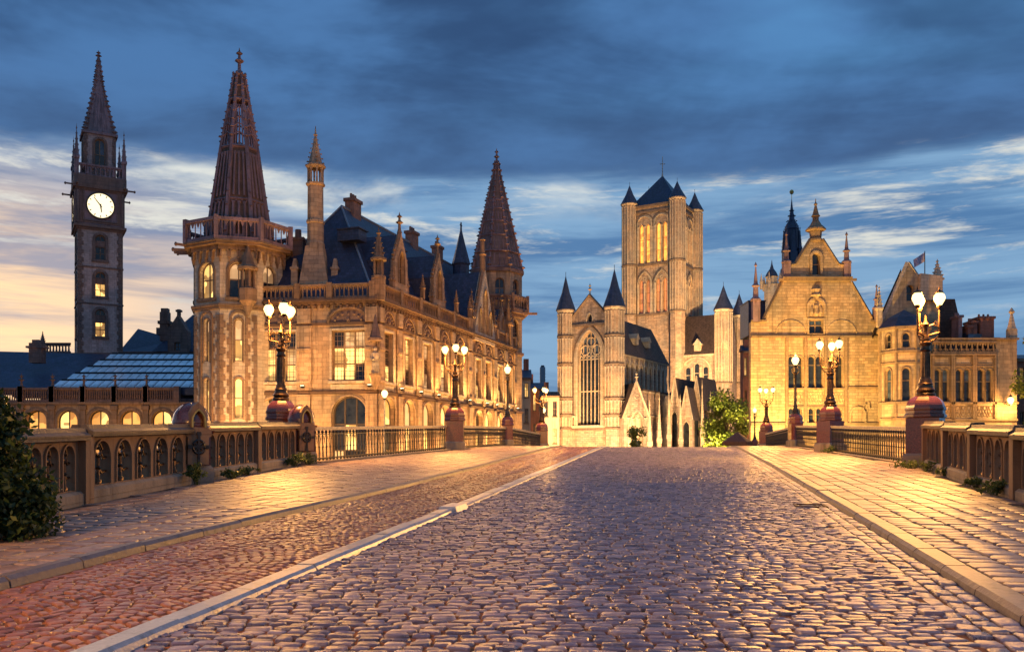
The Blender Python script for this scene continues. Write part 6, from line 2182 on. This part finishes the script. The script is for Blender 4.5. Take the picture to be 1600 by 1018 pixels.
for i in (7, 0, 1, 2):
    f = oc_[i]
    window(hh, f, f.L / 2, zh(627), .72, zh(576) - zh(627), 1, (.62,), 'round', ('glass_dark', 'glass_dark') if i != 7 else ('glass_blue',), inset=.22, bar=.06, frame='stone_guildtrim')
    window(hh, f, f.L / 2, zh(545), .66, zh(522) - zh(545), 1, (.5,), 'round', ('glass_dark',), inset=.22, bar=.06, frame='stone_guildtrim')
mb = MB(); mb.lathe([(2.55, zh(512)), (1.6, zh(496)), (.05, zh(482))], 8, X(1412, HD + .8), HD + .8, R(-112.5 - 18)); mb.build('oriel_roof', 'slate', hh)
# steep stone gable, big slate roof, pinnacle, chimneys
gf = Face((X(1378, HD + 3), HD + 3), (X(1466, HD + 3), HD + 3))
s2_ = lambda u: gf.su(u)
z3 = lambda v: Z(v, HD + 3)
mb = MB(gf.M()); mb.panel([(0, GZ), (gf.L, GZ), (gf.L, z3(462)), (s2_(1440), z3(440)), (s2_(1420), z3(411)), (0, z3(506))], [outline(s2_(1422), .7, z3(470), z3(445), 'round', 8)[::-1]], 0, .6); mb.build('gable_wall', 'stone_corner', hh)
window(hh, gf, s2_(1422), z3(470), .7, z3(445) - z3(470), 1, (.5,), 'round', ('glass_dark',), inset=.3, bar=.06, frame='stone_guildtrim')
mb = MB(gf.M()); mb.box(s2_(1405), s2_(1440), .58, .9, z3(476), z3(440)); mb.build('attic_back', 'wood_dark', hh)
mb = MB(gf.M())
mb.tube([(0, .2, z3(505)), (s2_(1420), .2, z3(409.5))], .25, 4); mb.tube([(s2_(1420), .2, z3(409.5)), (s2_(1440), .2, z3(439))], .25, 4)
mb.panel([(s2_(1434), z3(470)), (s2_(1470), z3(470)), (s2_(1470), z3(432)), (s2_(1436), z3(428))], [], -.4, 1.2)
pinnacle(mb, s2_(1466), .2, z3(462), z3(403) - z3(462), .5)
pinnacle(mb, s2_(1371), -.4, z3(512), z3(446) - z3(512), .32)
mb.build('gable_trim', 'stone_pale', hh)
mb = MB(gf.M()); mb.solid([(s2_(1412), .6, z3(417)), (s2_(1412) + 1.5, 4, z3(417)), (s2_(1366) + 1.5, 4, z3(520)), (s2_(1366), .6, z3(520))], .2)
mb.box(s2_(1462), s2_(1500), 1, 10, z3(540), z3(464)); mb.poly((s2_(1500), 1, z3(464)), (s2_(1516), 1, z3(535)), (s2_(1516), 10, z3(535)), (s2_(1500), 10, z3(464))); mb.poly((s2_(1500), 1, z3(464)), (s2_(1500), 1, z3(535)), (s2_(1516), 1, z3(535)))
mb.build('roof', 'slate_brown', hh)
mb = MB(HF.M()); mb.box(s(1512), s(1590), 3, 12, zh(545), zh(520)); mb.box(s(1530), s(1552), 2.5, 5, zh(530), zh(514)); mb.build('rear_roof', 'slate', hh)
for u0, u1, v0, m_ in ((1551, 1573, 488, 'brick_red'), (1531, 1538, 502, 'brick_red'), (1516, 1522, 486, 'stone_spire'), (1537, 1546, 495, 'brick_red')):
    mb = MB(HF.M()); mb.box(s(u0), s(u1), 2.2, 3.6, zh(532), zh(v0 + 4)); mb.box(s(u0) - .12, s(u1) + .12, 2.1, 3.7, zh(v0 + 4), zh(v0))
    for k in range(3):
        x = s(u0) + (s(u1) - s(u0)) * (k + .5) / 3; mb.lathe([(.12, zh(v0)), (.10, zh(v0 - 5))], 6, x, 2.9)
    mb.build('chimney', m_, hh)
mb = MB(HF.M()); mb.box(s(1530), s(1551), 2.0, 2.4, zh(528), zh(517)); mb.build('dormer_glazing', 'glass_blue', hh)
mb = MB(HF.M()); z0, z1 = zh(529), zh(480)
mb.box(s(1583) - .35, s(1583) + .35, -.1, .6, z0, z0 + .9); mb.lathe([(.5, z0 + .9), (.4, z0 + 1.1), (.12, z1 - .6), (.3, z1 - .4), (.05, z1)], 6, s(1583), .25); mb.build('corner_pinnacle', 'stone_pale', hh)
mb = MB(HF.M()); mb.box(HF.L - .6, HF.L, .6, 12, GZ, zh(531)); mb.build('side_wall', 'stone_corner', hh)

# flag on its pole behind the gable
fl = root('flag', (X(1445, 92), 92, Z(470, 92)), 'small pale blue and red flag on a pole above the right gable', 'flag')
mb = MB(); mb.lathe([(.07, Z(470, 92)), (.04, Z(392, 92))], 6, X(1445, 92), 92); mb.build('pole', 'iron', fl)
mb = MB()
n = 8
for i in range(n + 1):
    t = i / n
    x = X(1445, 92) - 1.15 * t; y = 92 + .12 * math.sin(t * 7); z = Z(394, 92) - .75 * t
    mb.add([(x, y, z), (x + .12 * t, y + .05, z - .95 + .15 * t)], [])
mb.f = [(2 * i, 2 * i + 1, 2 * i + 3, 2 * i + 2) for i in range(n)]
plain('flag_cloth', (0.42, 0.34, 0.45), 0.8)
mb.build('cloth', 'flag_cloth', fl)

# ================================================================== background
# belfry spire far behind
bl = root('belfry_spire', (X(1237, 330), 330, GZ), 'dark slender belfry spire with ball finial behind the gabled house', 'tower')
zB = lambda v: Z(v, 330)
mb = MB(Matrix.Translation((X(1237, 330), 330, 0)))
mb.box(-3.2, 3.2, -3.2, 3.2, GZ, zB(418)); mb.build('shaft', 'stone_spire', bl)
mb = MB(Matrix.Translation((X(1237, 330), 330, 0)))
mb.lathe([(3.1, zB(418)), (3.1, zB(395)), (2.6, zB(392)), (2.4, zB(360)), (2.7, zB(358)), (2.0, zB(350)), (1.1, zB(345)), (.35, zB(322)), (.12, zB(312))], 8, ph=.4)
for i in range(4): pinnacle(mb, 3.3 * math.cos(.78 + i * 1.571), 3.3 * math.sin(.78 + i * 1.571), zB(418), 15, .7)
for i in range(8):
    q = .4 + i * .785; mb.tube([(2.65 * math.cos(q), 2.65 * math.sin(q), zB(394)), (2.5 * math.cos(q), 2.5 * math.sin(q), zB(360))], .3, 4)
    crockets(mb, (2.4 * math.cos(q), 2.4 * math.sin(q), zB(358)), (.5 * math.cos(q), .5 * math.sin(q), zB(325)), 4, .45)
mb.build('spire', 'slate', bl)
mb = MB(Matrix.Translation((X(1237, 330), 330, 0))); zz = zB(300)
mb.lathe([(.1, zB(312)), (.1, zz - .9), (.6, zz - .6), (.85, zz), (.6, zz + .6), (.1, zz + .9)], 8); mb.build('vane', 'gilt', bl)
# white-capped turret
wl = root('lantern_turret', (X(1206, 220), 220, GZ), 'small pale lantern turret with dark cap left of the belfry spire', 'tower')
zB = lambda v: Z(v, 220)
mb = MB(Matrix.Translation((X(1206, 220), 220, 0)))
mb.lathe([(1.9, GZ), (1.9, zB(446)), (2.1, zB(445)), (1.5, zB(443)), (1.4, zB(434)), (1.7, zB(433))], 8)
for i in range(6): pinnacle(mb, 2.6 * math.cos(i * 1.047), 2.6 * math.sin(i * 1.047), zB(452), 4, .4)
mb.build('drum', 'stone_pale', wl)
mb = MB(Matrix.Translation((X(1206, 220), 220, 0)))
mb.lathe([(1.7, zB(433)), (1.2, zB(426)), (.5, zB(420)), (.15, zB(412)), (.05, zB(406))], 8); mb.build('cap', 'slate', wl)


def terrace(u0, u1, v0, d, depth, wallm, roofm, label, ridge=None, storeys=3, cols=3, lit=.2, d1=None):
    """plain town house: wall with rows of windows and a saddle roof"""
    d1 = d1 or d
    f = Face((X(u0, d), d), (X(u1, d1), d1))
    rt = root('town_house', (X((u0 + u1) / 2, d), d, GZ), label, 'building', 'town houses behind')
    zt_ = Z(v0, d)
    H = zt_ - GZ
    holes, ws = [], []
    for r_ in range(storeys):
        for c in range(cols):
            x = f.L * (c + .5) / cols; z0 = GZ + H * (r_ + .25) / storeys; w_ = f.L / cols * .45; h_ = H / storeys * .55
            holes.append(outline(x, w_, z0, z0 + h_)[::-1]); ws.append((x, z0, w_, h_))
    mb = MB(f.M()); mb.panel([(0, GZ), (f.L, GZ), (f.L, zt_), (0, zt_)], holes, 0, .4); mb.box(0, .4, .4, depth, GZ, zt_); mb.box(f.L - .4, f.L, .4, depth, GZ, zt_); mb.build('wall', wallm, rt)
    mb = MB(f.M())
    mb.box(0, f.L, -.25, .03, zt_ - .3, zt_)
    for x, z0, w_, h_ in ws: mb.box(x - w_ / 2 - .12, x + w_ / 2 + .12, -.12, .02, z0 - .18, z0 - .02)
    mb.build('cornice', 'stone_trim', rt)
    for x, z0, w_, h_ in ws: window(rt, f, x, z0, w_, h_, 2, (.5,), mats=(random.choice(['lit_warm', 'lit_dim']),) if random.random() < lit else ('glass_dark',), inset=.2, bar=.07)
    zr_ = Z(ridge, d) if ridge else zt_ + 3
    mb = MB(f.M())
    mb.poly((-.2, -.3, zt_), (f.L + .2, -.3, zt_), (f.L + .2, depth / 2, zr_), (-.2, depth / 2, zr_)); mb.poly((-.2, depth / 2, zr_), (f.L + .2, depth / 2, zr_), (f.L + .2, depth, zt_), (-.2, depth, zt_))
    mb.poly((f.L + .2, -.3, zt_), (f.L + .2, depth, zt_), (f.L + .2, depth / 2, zr_)); mb.poly((-.2, depth, zt_), (-.2, -.3, zt_), (-.2, depth / 2, zr_))
    mb.build('roof', roofm, rt)
    mb = MB(f.M()); mb.box(f.L * .2, f.L * .2 + .8, depth / 2 - .5, depth / 2 + .5, zr_ - 1, zr_ + 1.6); mb.build('chimney', 'brick_red', rt)
    return rt


terrace(816, 829, 590, 132, 10, 'render_pale', 'slate', 'narrow pale house right beside the far post office tower', 572, 4, 1, .3)
terrace(822, 848, 607, 165, 10, 'brick_red', 'slate', 'low brick house at the end of the street behind the far left lamps', 594, 3, 3, .3)
terrace(846, 874, 618, 150, 10, 'render_pale', 'slate_brown', 'low house beside the left turret of the church', 608, 3, 2, .3)
terrace(1161, 1178, 548, 125, 1.6, 'brick_red', 'slate', 'narrow red brick house between church and gabled house', 538, 4, 2, .3)
terrace(1589, 1640, 560, 90, 10, 'brick_red', 'slate', 'red brick house cut off by the right edge', 545, 3, 3, .1)
for u0, u1, v, d in ((844, 852, 573, 420), (818, 824, 560, 380)):
    rt = root('distant_tower', (X((u0 + u1) / 2, d), d, GZ), 'distant hazy tower block over the street end' if v == 573 else 'distant thin spire over the street end', 'tower')
    mb = MB(); mb.box(X(u0, d), X(u1, d), d, d + 6, GZ, Z(v + (0 if v == 573 else 22), d))
    for k in range(7): mb.box(X(u0, d) - .15, X(u1, d) + .15, d - .2, d + .1, Z(v + 6 + 5 * k, d), Z(v + 5 + 5 * k, d))
    mb.build('shaft', 'lead', rt)
    mb = MB(); c_ = X((u0 + u1) / 2, d)
    if v == 573: mb.box(c_ - .8, c_ + .8, d + 1, d + 3, Z(v, d), Z(v - 3, d))
    else: mb.lathe([(1.0, Z(v + 22, d)), (.1, Z(v, d))], 6, c_, d + 2)
    mb.build('cap', 'slate', rt)

# ================================================================== vegetation


def leaves(name, pts, size, m, parent, up=0.3, jitter=.4):
    """leaf-shaped quads at given points"""
    n = len(pts)
    a = rng.normal(size=(n, 3)); a /= np.linalg.norm(a, axis=1)[:, None]
    b = rng.normal(size=(n, 3)); b[:, 2] += up
    b -= (b * a).sum(1)[:, None] * a; b /= np.linalg.norm(b, axis=1)[:, None]
    c = np.cross(a, b)
    s_ = size * (1 + jitter * rng.uniform(-1, 1, n))[:, None]
    V = np.stack([pts - a * s_ * .5, pts + b * s_ * .30 + c * s_ * .06, pts + a * s_ * .6, pts - b * s_ * .30 + c * s_ * .06], 1)
    me = mesh_np(name, [(V, np.array([[0, 1, 2, 3]]), rng.random(n))], m, smooth=False, off=wloc(parent))
    return link(name, me, parent)


def clumps(centres, radii, n, shell=.45):
    k = rng.integers(0, len(centres), n)
    d = rng.normal(size=(n, 3)); d /= np.linalg.norm(d, axis=1)[:, None]
    r = (shell + (1 - shell) * rng.random(n)) ** 1.0
    return centres[k] + d * (radii[k] * r)[:, None]


def tree(x, y, z0, h, rad, n, leaf, label, name='tree', sq=.8, trunk=.22):
    rt = root(name, (x, y, z0), label, 'tree')
    mb = MB()
    mb.tube([(x, y, z0 - .2), (x + .1, y, z0 + h * .25), (x - .05, y + .1, z0 + h * .5), (x, y, z0 + h * .72)], trunk, 8, trunk * .4)
    mb.build('trunk', 'bark', rt)
    cs, rs = [], []
    for i in range(16):
        q = rng.uniform(0, 6.283); t = rng.uniform(.28, .95); rr = rad * rng.uniform(.25, .8) * math.sin(math.pi * min(.97, max(.12, t - .08)))
        p = (x + rr * math.cos(q), y + rr * math.sin(q), z0 + h * t)
        l = MB(); l.tube([(x, y, z0 + h * max(.2, t - .3)), (x + rr * .5 * math.cos(q), y + rr * .5 * math.sin(q), z0 + h * (t - .1)), p], trunk * .35, 6, trunk * .1)
        l.build('limb', 'bark', rt)
        cs.append(p); rs.append(rad * rng.uniform(.28, .46))
    pts = clumps(np.array(cs), np.array(rs), n, .3)
    leaves('crown', pts, leaf, 'leaf_tree', rt)
    return rt


tree(X(1136, 118), 118, GZ, Z(609, 118) - GZ, 4.2, 9000, .36, 'leafy tree lit green-yellow between church chapels and gabled house')
tree(X(994, 112), 112, GZ, Z(652, 112) - GZ, 1.7, 1500, .30, 'small dark tree in front of the church porch', trunk=.12)
tree(X(1634, 74), 74, GZ, Z(508, 74) - GZ, 2.6, 2600, .30, 'dark tree cut off by the right edge behind the brick house')

# ivy bush swallowing the near end of the left parapet
bx, by = -5.42, 9.3
iv = root('ivy_bush', (bx, by, zf(by) + KERB), 'dark green ivy bush covering the near end of the left parapet', 'bush')
z0 = zf(by) + KERB
cs, rs = [], []
for i in range(190):
    t = rng.random() ** 1.3
    rr = .80 * (1 - t) ** .7 * math.sqrt(rng.random())
    q = rng.uniform(0, 6.283)
    cs.append((bx + .02 + rr * math.cos(q), by - .45 + 1.25 * rr * math.sin(q), z0 + .1 + 1.52 * t)); rs.append(rng.uniform(.15, .27))
leaves('foliage', clumps(np.array(cs), np.array(rs), 42000, .2), .066, 'leaf_dark', iv)
mb = MB()
for i in range(14):
    c_ = cs[i]; mb.tube([(bx - .1, by - .3, z0), (bx + (c_[0] - bx) * .4, by + (c_[1] - by) * .5, z0 + (c_[2] - z0) * .6), c_], .018, 5, .006)
mb.build('stem', 'bark', iv)


def weed(x, y, r, h, n, label, leaf=.06):
    z0 = zf(y) + KERB
    rt = root('weed_clump', (x, y, z0), label, 'weed', 'weeds at the foot of the parapets')
    mb = MB()
    tips = []
    for i in range(14):
        q = rng.uniform(0, 6.283); rr = r * rng.uniform(.1, 1)
        tip = (x + rr * math.cos(q), y + rr * math.sin(q) * 1.3, z0 + h * rng.uniform(.35, 1))
        mb.tube([(x + rr * .3 * math.cos(q), y + rr * .4 * math.sin(q), z0), ((x + tip[0]) / 2, (y + tip[1]) / 2, z0 + h * .4), tip], .006, 4, .003)
        tips.append(tip)
    mb.build('stem', 'leaf_weed', rt)
    leaves('foliage', clumps(np.array(tips), np.full(len(tips), r * .38), n, .1), leaf, 'leaf_weed', rt)


weed(-5.75, 16.4, .2, .36, 420, 'leafy weed left of the nearest domed pillar')
weed(-5.7, 18.2, .22, .16, 260, 'low weeds right of the nearest domed pillar')
weed(-5.75, 19.6, .2, .13, 200, 'low weeds under the lit left parapet')
weed(-5.65, 23.2, .32, .28, 500, 'bushy weed before the second domed pillar')
weed(-5.5, 24.3, .3, .25, 350, 'small weeds at the foot of the second domed pillar')
weed(9.95, 22.5, .4, .10, 400, 'flat grass tuft left of the right lamp pedestal')
weed(9.8, 20.8, .28, .2, 420, 'weeds right of the right lamp pedestal')
weed(9.2, 19.0, .2, .14, 260, 'weeds at the second right parapet section')
weed(8.1, 15.6, .22, .15, 350, 'weeds at the third right parapet section')
weed(7.6, 14.1, .22, .18, 350, 'weeds at the right edge below the parapet')
weed(12.05, 33.9, .35, .2, 300, 'grass tuft at the foot of the second right lamp')

# ================================================================== parasol over the crest
pd = 74.0
ux = X(1152, pd)
zb = zf(pd) + KERB
pr_ = root('market_parasol', (ux, pd, zb), 'low dark brown market parasol just over the crest on the right', 'parasol')
zt_ = Z(674, pd); ze = Z(690, pd)
mb = MB(); mb.lathe([(.3, zb), (.3, zb + .06), (.04, zb + .1), (.035, zt_)], 10, ux, pd); mb.build('pole', 'wood_dark', pr_)
mb = MB()
n = 8; r = 1.25
for i in range(n):
    q0, q1_ = .39 + 2 * math.pi * i / n, .39 + 2 * math.pi * (i + 1) / n
    a = (ux + r * math.cos(q0), pd + r * math.sin(q0), ze); b = (ux + r * math.cos(q1_), pd + r * math.sin(q1_), ze)
    mm = (ux + r * .55 * math.cos((q0 + q1_) / 2), pd + r * .55 * math.sin((q0 + q1_) / 2), (ze + zt_) / 2 - .03)
    ap = (ux, pd, zt_)
    mb.add([a, b, ap, mm], [(0, 1, 3), (1, 2, 3), (2, 0, 3)])
mb.build('canopy', 'canvas_dark', pr_)
mb = MB()
for i in range(n):
    q0, q1_ = .39 + 2 * math.pi * i / n, .39 + 2 * math.pi * (i + 1) / n
    a = Vector((ux + r * math.cos(q0), pd + r * math.sin(q0), ze)); b = Vector((ux + r * math.cos(q1_), pd + r * math.sin(q1_), ze))
    mb.add([a, b, b - Vector((0, 0, .3)), a - Vector((0, 0, .3))], [(0, 1, 2, 3)])
mb.build('valance', 'canvas_dark', pr_)
for i in range(n):
    q0 = .39 + 2 * math.pi * i / n
    mb = MB(); mb.tube([(ux, pd, zt_ - .08), (ux + r * math.cos(q0), pd + r * math.sin(q0), ze - .03)], .018, 4); mb.build('rib', 'wood_dark', pr_)

# ================================================================== floodlights that wash the facades


def flood(x, y, z, tx_, ty_, tz_, power, label, col=(1.0, 0.62, 0.24), size=85, blend=.8, r=.35):
    rt = root('floodlight', (x, y, z), label, 'floodlight', 'floodlights washing the facades')
    dv = (Vector((tx_, ty_, tz_)) - Vector((x, y, z + .35))).normalized()
    q = dv.to_track_quat('-Z', 'Y').to_matrix().to_4x4()
    M = Matrix.Translation((x, y, z + .35)) @ q
    mb = MB(M); mb.frustum(-.16, .16, -.12, .12, .04, .24, .05); mb.panel(outline(0, .36, -.14, .14), [outline(0, .30, -.11, .11)[::-1]], 0, .01) if False else None
    mb.build('housing', 'iron', rt)
    mb = MB(); mb.box(x - .22, x + .22, y - .04, y + .04, z, z + .03); mb.box(x - .22, x - .19, y - .02, y + .02, z, z + .36); mb.box(x + .19, x + .22, y - .02, y + .02, z, z + .36)
    mb.build('bracket', 'iron', rt)
    mb = MB(M); mb.box(-.14, .14, -.10, .10, .02, .038); mb.build('lens', 'flood_lens', rt)
    ld = bpy.data.lights.new('flood_light', 'SPOT')
    ld.energy, ld.color, ld.spot_size, ld.spot_blend, ld.shadow_soft_size = power, col, R(size), blend, r
    o = bpy.data.objects.new('flood_light', ld)
    o.parent = rt; o.matrix_local = Matrix.Translation(-Vector((x, y, z))) @ M
    COL.objects.link(o)


WARM, AMB, PALE = (1.0, 0.60, 0.25), (1.0, 0.52, 0.15), (1.0, 0.60, 0.27)
# post office, long side: one every couple of bays
for i, (s_, p) in enumerate(((3.0, 9500), (11.0, 9000), (19.0, 11500), (26.5, 21000), (34.0, 11000))):
    a, b = RF.at(s_, -2.8), RF.at(s_, 0)
    flood(a.x, a.y, GZ, b.x, b.y, 9.0, p, 'ground floodlight aimed up the post office street side, %s from the corner' % ('first', 'second', 'third', 'fourth', 'fifth')[i], AMB, 110)
for u, p, n_ in ((440, 7200, 'left'), (548, 7400, 'right')):
    a = FF.at(FF.su(u), -7.0); b = FF.at(FF.su(u), 0)
    flood(a.x, a.y, GZ, b.x, b.y, 8.5, p, 'ground floodlight aimed at the post office front, %s window bay' % n_, AMB, 100)
flood(X(345, 66), 66, GZ, TX, TY, 13.0, 5220, 'ground floodlight aimed at the octagonal post office turret', PALE, 70)
flood(X(150, 84), 84, GZ, X(150, 95), 95, 5.0, 3770, 'ground floodlight aimed at the arcaded wing', AMB, 130)
for i, s_ in enumerate(rw):                                # small uplights on the string course, one under each window pier
    a, b = RF.at(s_ + 1.6 if i != 5 else s_ + 1.5, -.55), RF.at(s_ + 1.6, 0)
    flood(a.x, a.y, Z_STR + .24, b.x, b.y, 12.5, 1250, 'small uplight on the string course under the %s street-side window' % ('first', 'second', 'third', 'fourth', 'fifth', 'sixth', 'seventh', 'eighth', 'ninth')[i], AMB, 120, r=.1)
for u, n_ in ((478, 'middle'), (582, 'right'), (404, 'left')):
    a, b = FF.at(FF.su(u), -.75), FF.at(FF.su(u), 0)
    flood(a.x, a.y, Z_STR + .24, b.x, b.y, 12.5, 696, 'small uplight on the %s pier of the post office front' % n_, AMB, 120, r=.1)
flood(33.0, 141, GZ, 34, 152, 6.0, 5000, 'ground floodlight aimed at the small chapel gables', PALE, 100)
# church
flood(8.0, 136, GZ, 12.5, 150.5, 14.0, 31000, 'ground floodlight aimed at the great west window', PALE, 105)
flood(18.5, 134, GZ, 16.8, 148, 14.0, 29000, 'ground floodlight aimed at the right west turret', PALE, 95)
flood(31.0, 128, GZ, 24, 158, 9.0, 42000, 'ground floodlight aimed at the church porch and aisle', PALE, 110)
a = along(q2, 9, 24); flood(a.x, a.y, Z(640, 160), 33, 202, 34.0, 137750, 'floodlight on the chapel roofs aimed up the church tower', WARM, 70)
a = along(q2, 8.5, 13); flood(a.x, a.y, Z(640, 155), 31.5, 202, 44.0, 174000, 'floodlight beside the aisle aimed up the church tower', WARM, 40)
flood(46.0, 176, GZ, 46, 194, 16.0, 85000, 'ground floodlight aimed at the transept turrets', WARM, 95)
# gabled house and oriel house
flood(X(1205, 80), 80, GZ, X(1215, 90), 90, 8.0, 30450, 'ground floodlight aimed at the left part of the gabled house', (1.0, .60, .15), 110)
flood(X(1285, 79), 79, GZ, X(1280, 90), 90, 12.0, 14500, 'ground floodlight aimed at the middle of the gabled house', (1.0, .60, .19), 95)
flood(X(1470, 74), 74, GZ, X(1480, 84), 84, 8.0, 10875, 'ground floodlight aimed at the oriel house', AMB, 110)
flood(X(1112, 113.6), 113.6, GZ, X(1136, 118), 118, 3.0, 34000, 'ground floodlight aimed at the leafy tree', (1.0, .75, .25), 90)
flood(X(1190, 150), 112, GZ, X(1166, 125), 125, 8.0, 13050, 'ground floodlight aimed at the narrow brick house', AMB, 90)
flood(X(838, 128), 128, GZ, X(838, 160), 160, 6.0, 29000, 'ground floodlight aimed at the street end houses', AMB, 90)

# wall lamp glowing by the right edge
wl_ = root('wall_lantern', (X(1578, 83), 83.2, zh(640)), 'bright wall lantern on the oriel house by the right edge', 'lamp')
wx, wz_ = X(1579, 82.9), Z(626, 82.9)
mb = MB(); mb.tube([(wx, 84.0, wz_ - .1), (wx, 83.4, wz_ - .35), (wx, 82.9, wz_ - .25)], .03, 6); mb.build('bracket', 'iron', wl_)
g, m_ = MB(), MB(); lantern(g, m_, wx, 82.9, wz_, 1.7); m_.build('lantern_cap', 'iron', wl_); g.build('lantern_glass', 'lamp_glass', wl_, smooth=50)
light(wl_, Vector((wx, 82.5, wz_ - .5)) - wl_.location, 900, AMB, .2)
# two lanterns at the post office corner
wl2 = root('wall_lantern', (X(601, 73), 73.6, Z(640, 73)), 'tall pale lantern post at the post office corner', 'lamp')
wx = X(601, 72.5)
mb = MB(); mb.lathe([(.16, GZ), (.10, GZ + .6), (.06, Z(640, 72.5)), (.05, Z(622, 72.5))], 8, wx, 72.5); mb.build('post', 'iron_pale', wl2)
g, m_ = MB(), MB(); lantern(g, m_, wx, 72.5, Z(616, 72.5), 1.6); m_.build('lantern_cap', 'iron', wl2); g.build('lantern_glass', 'lamp_glass', wl2, smooth=50)
light(wl2, Vector((wx, 72.2, Z(611, 72.5))) - wl2.location, 700, AMB, .2)

# fine carving that cannot be picked apart at this distance
for o in list(bpy.data.objects):
    if o.name.split('.')[0] in ('spire_crockets', 'far_spire_crockets', 'carved_ornament', 'far_tower_gallery', 'turret_cornice', 'turret_gallery', 'dwarf_gallery', 'tracery', 'spire_rib', 'gallery', 'balustrade', 'shaft_ring', 'dome_rib'):
        o['kind'] = 'stuff'
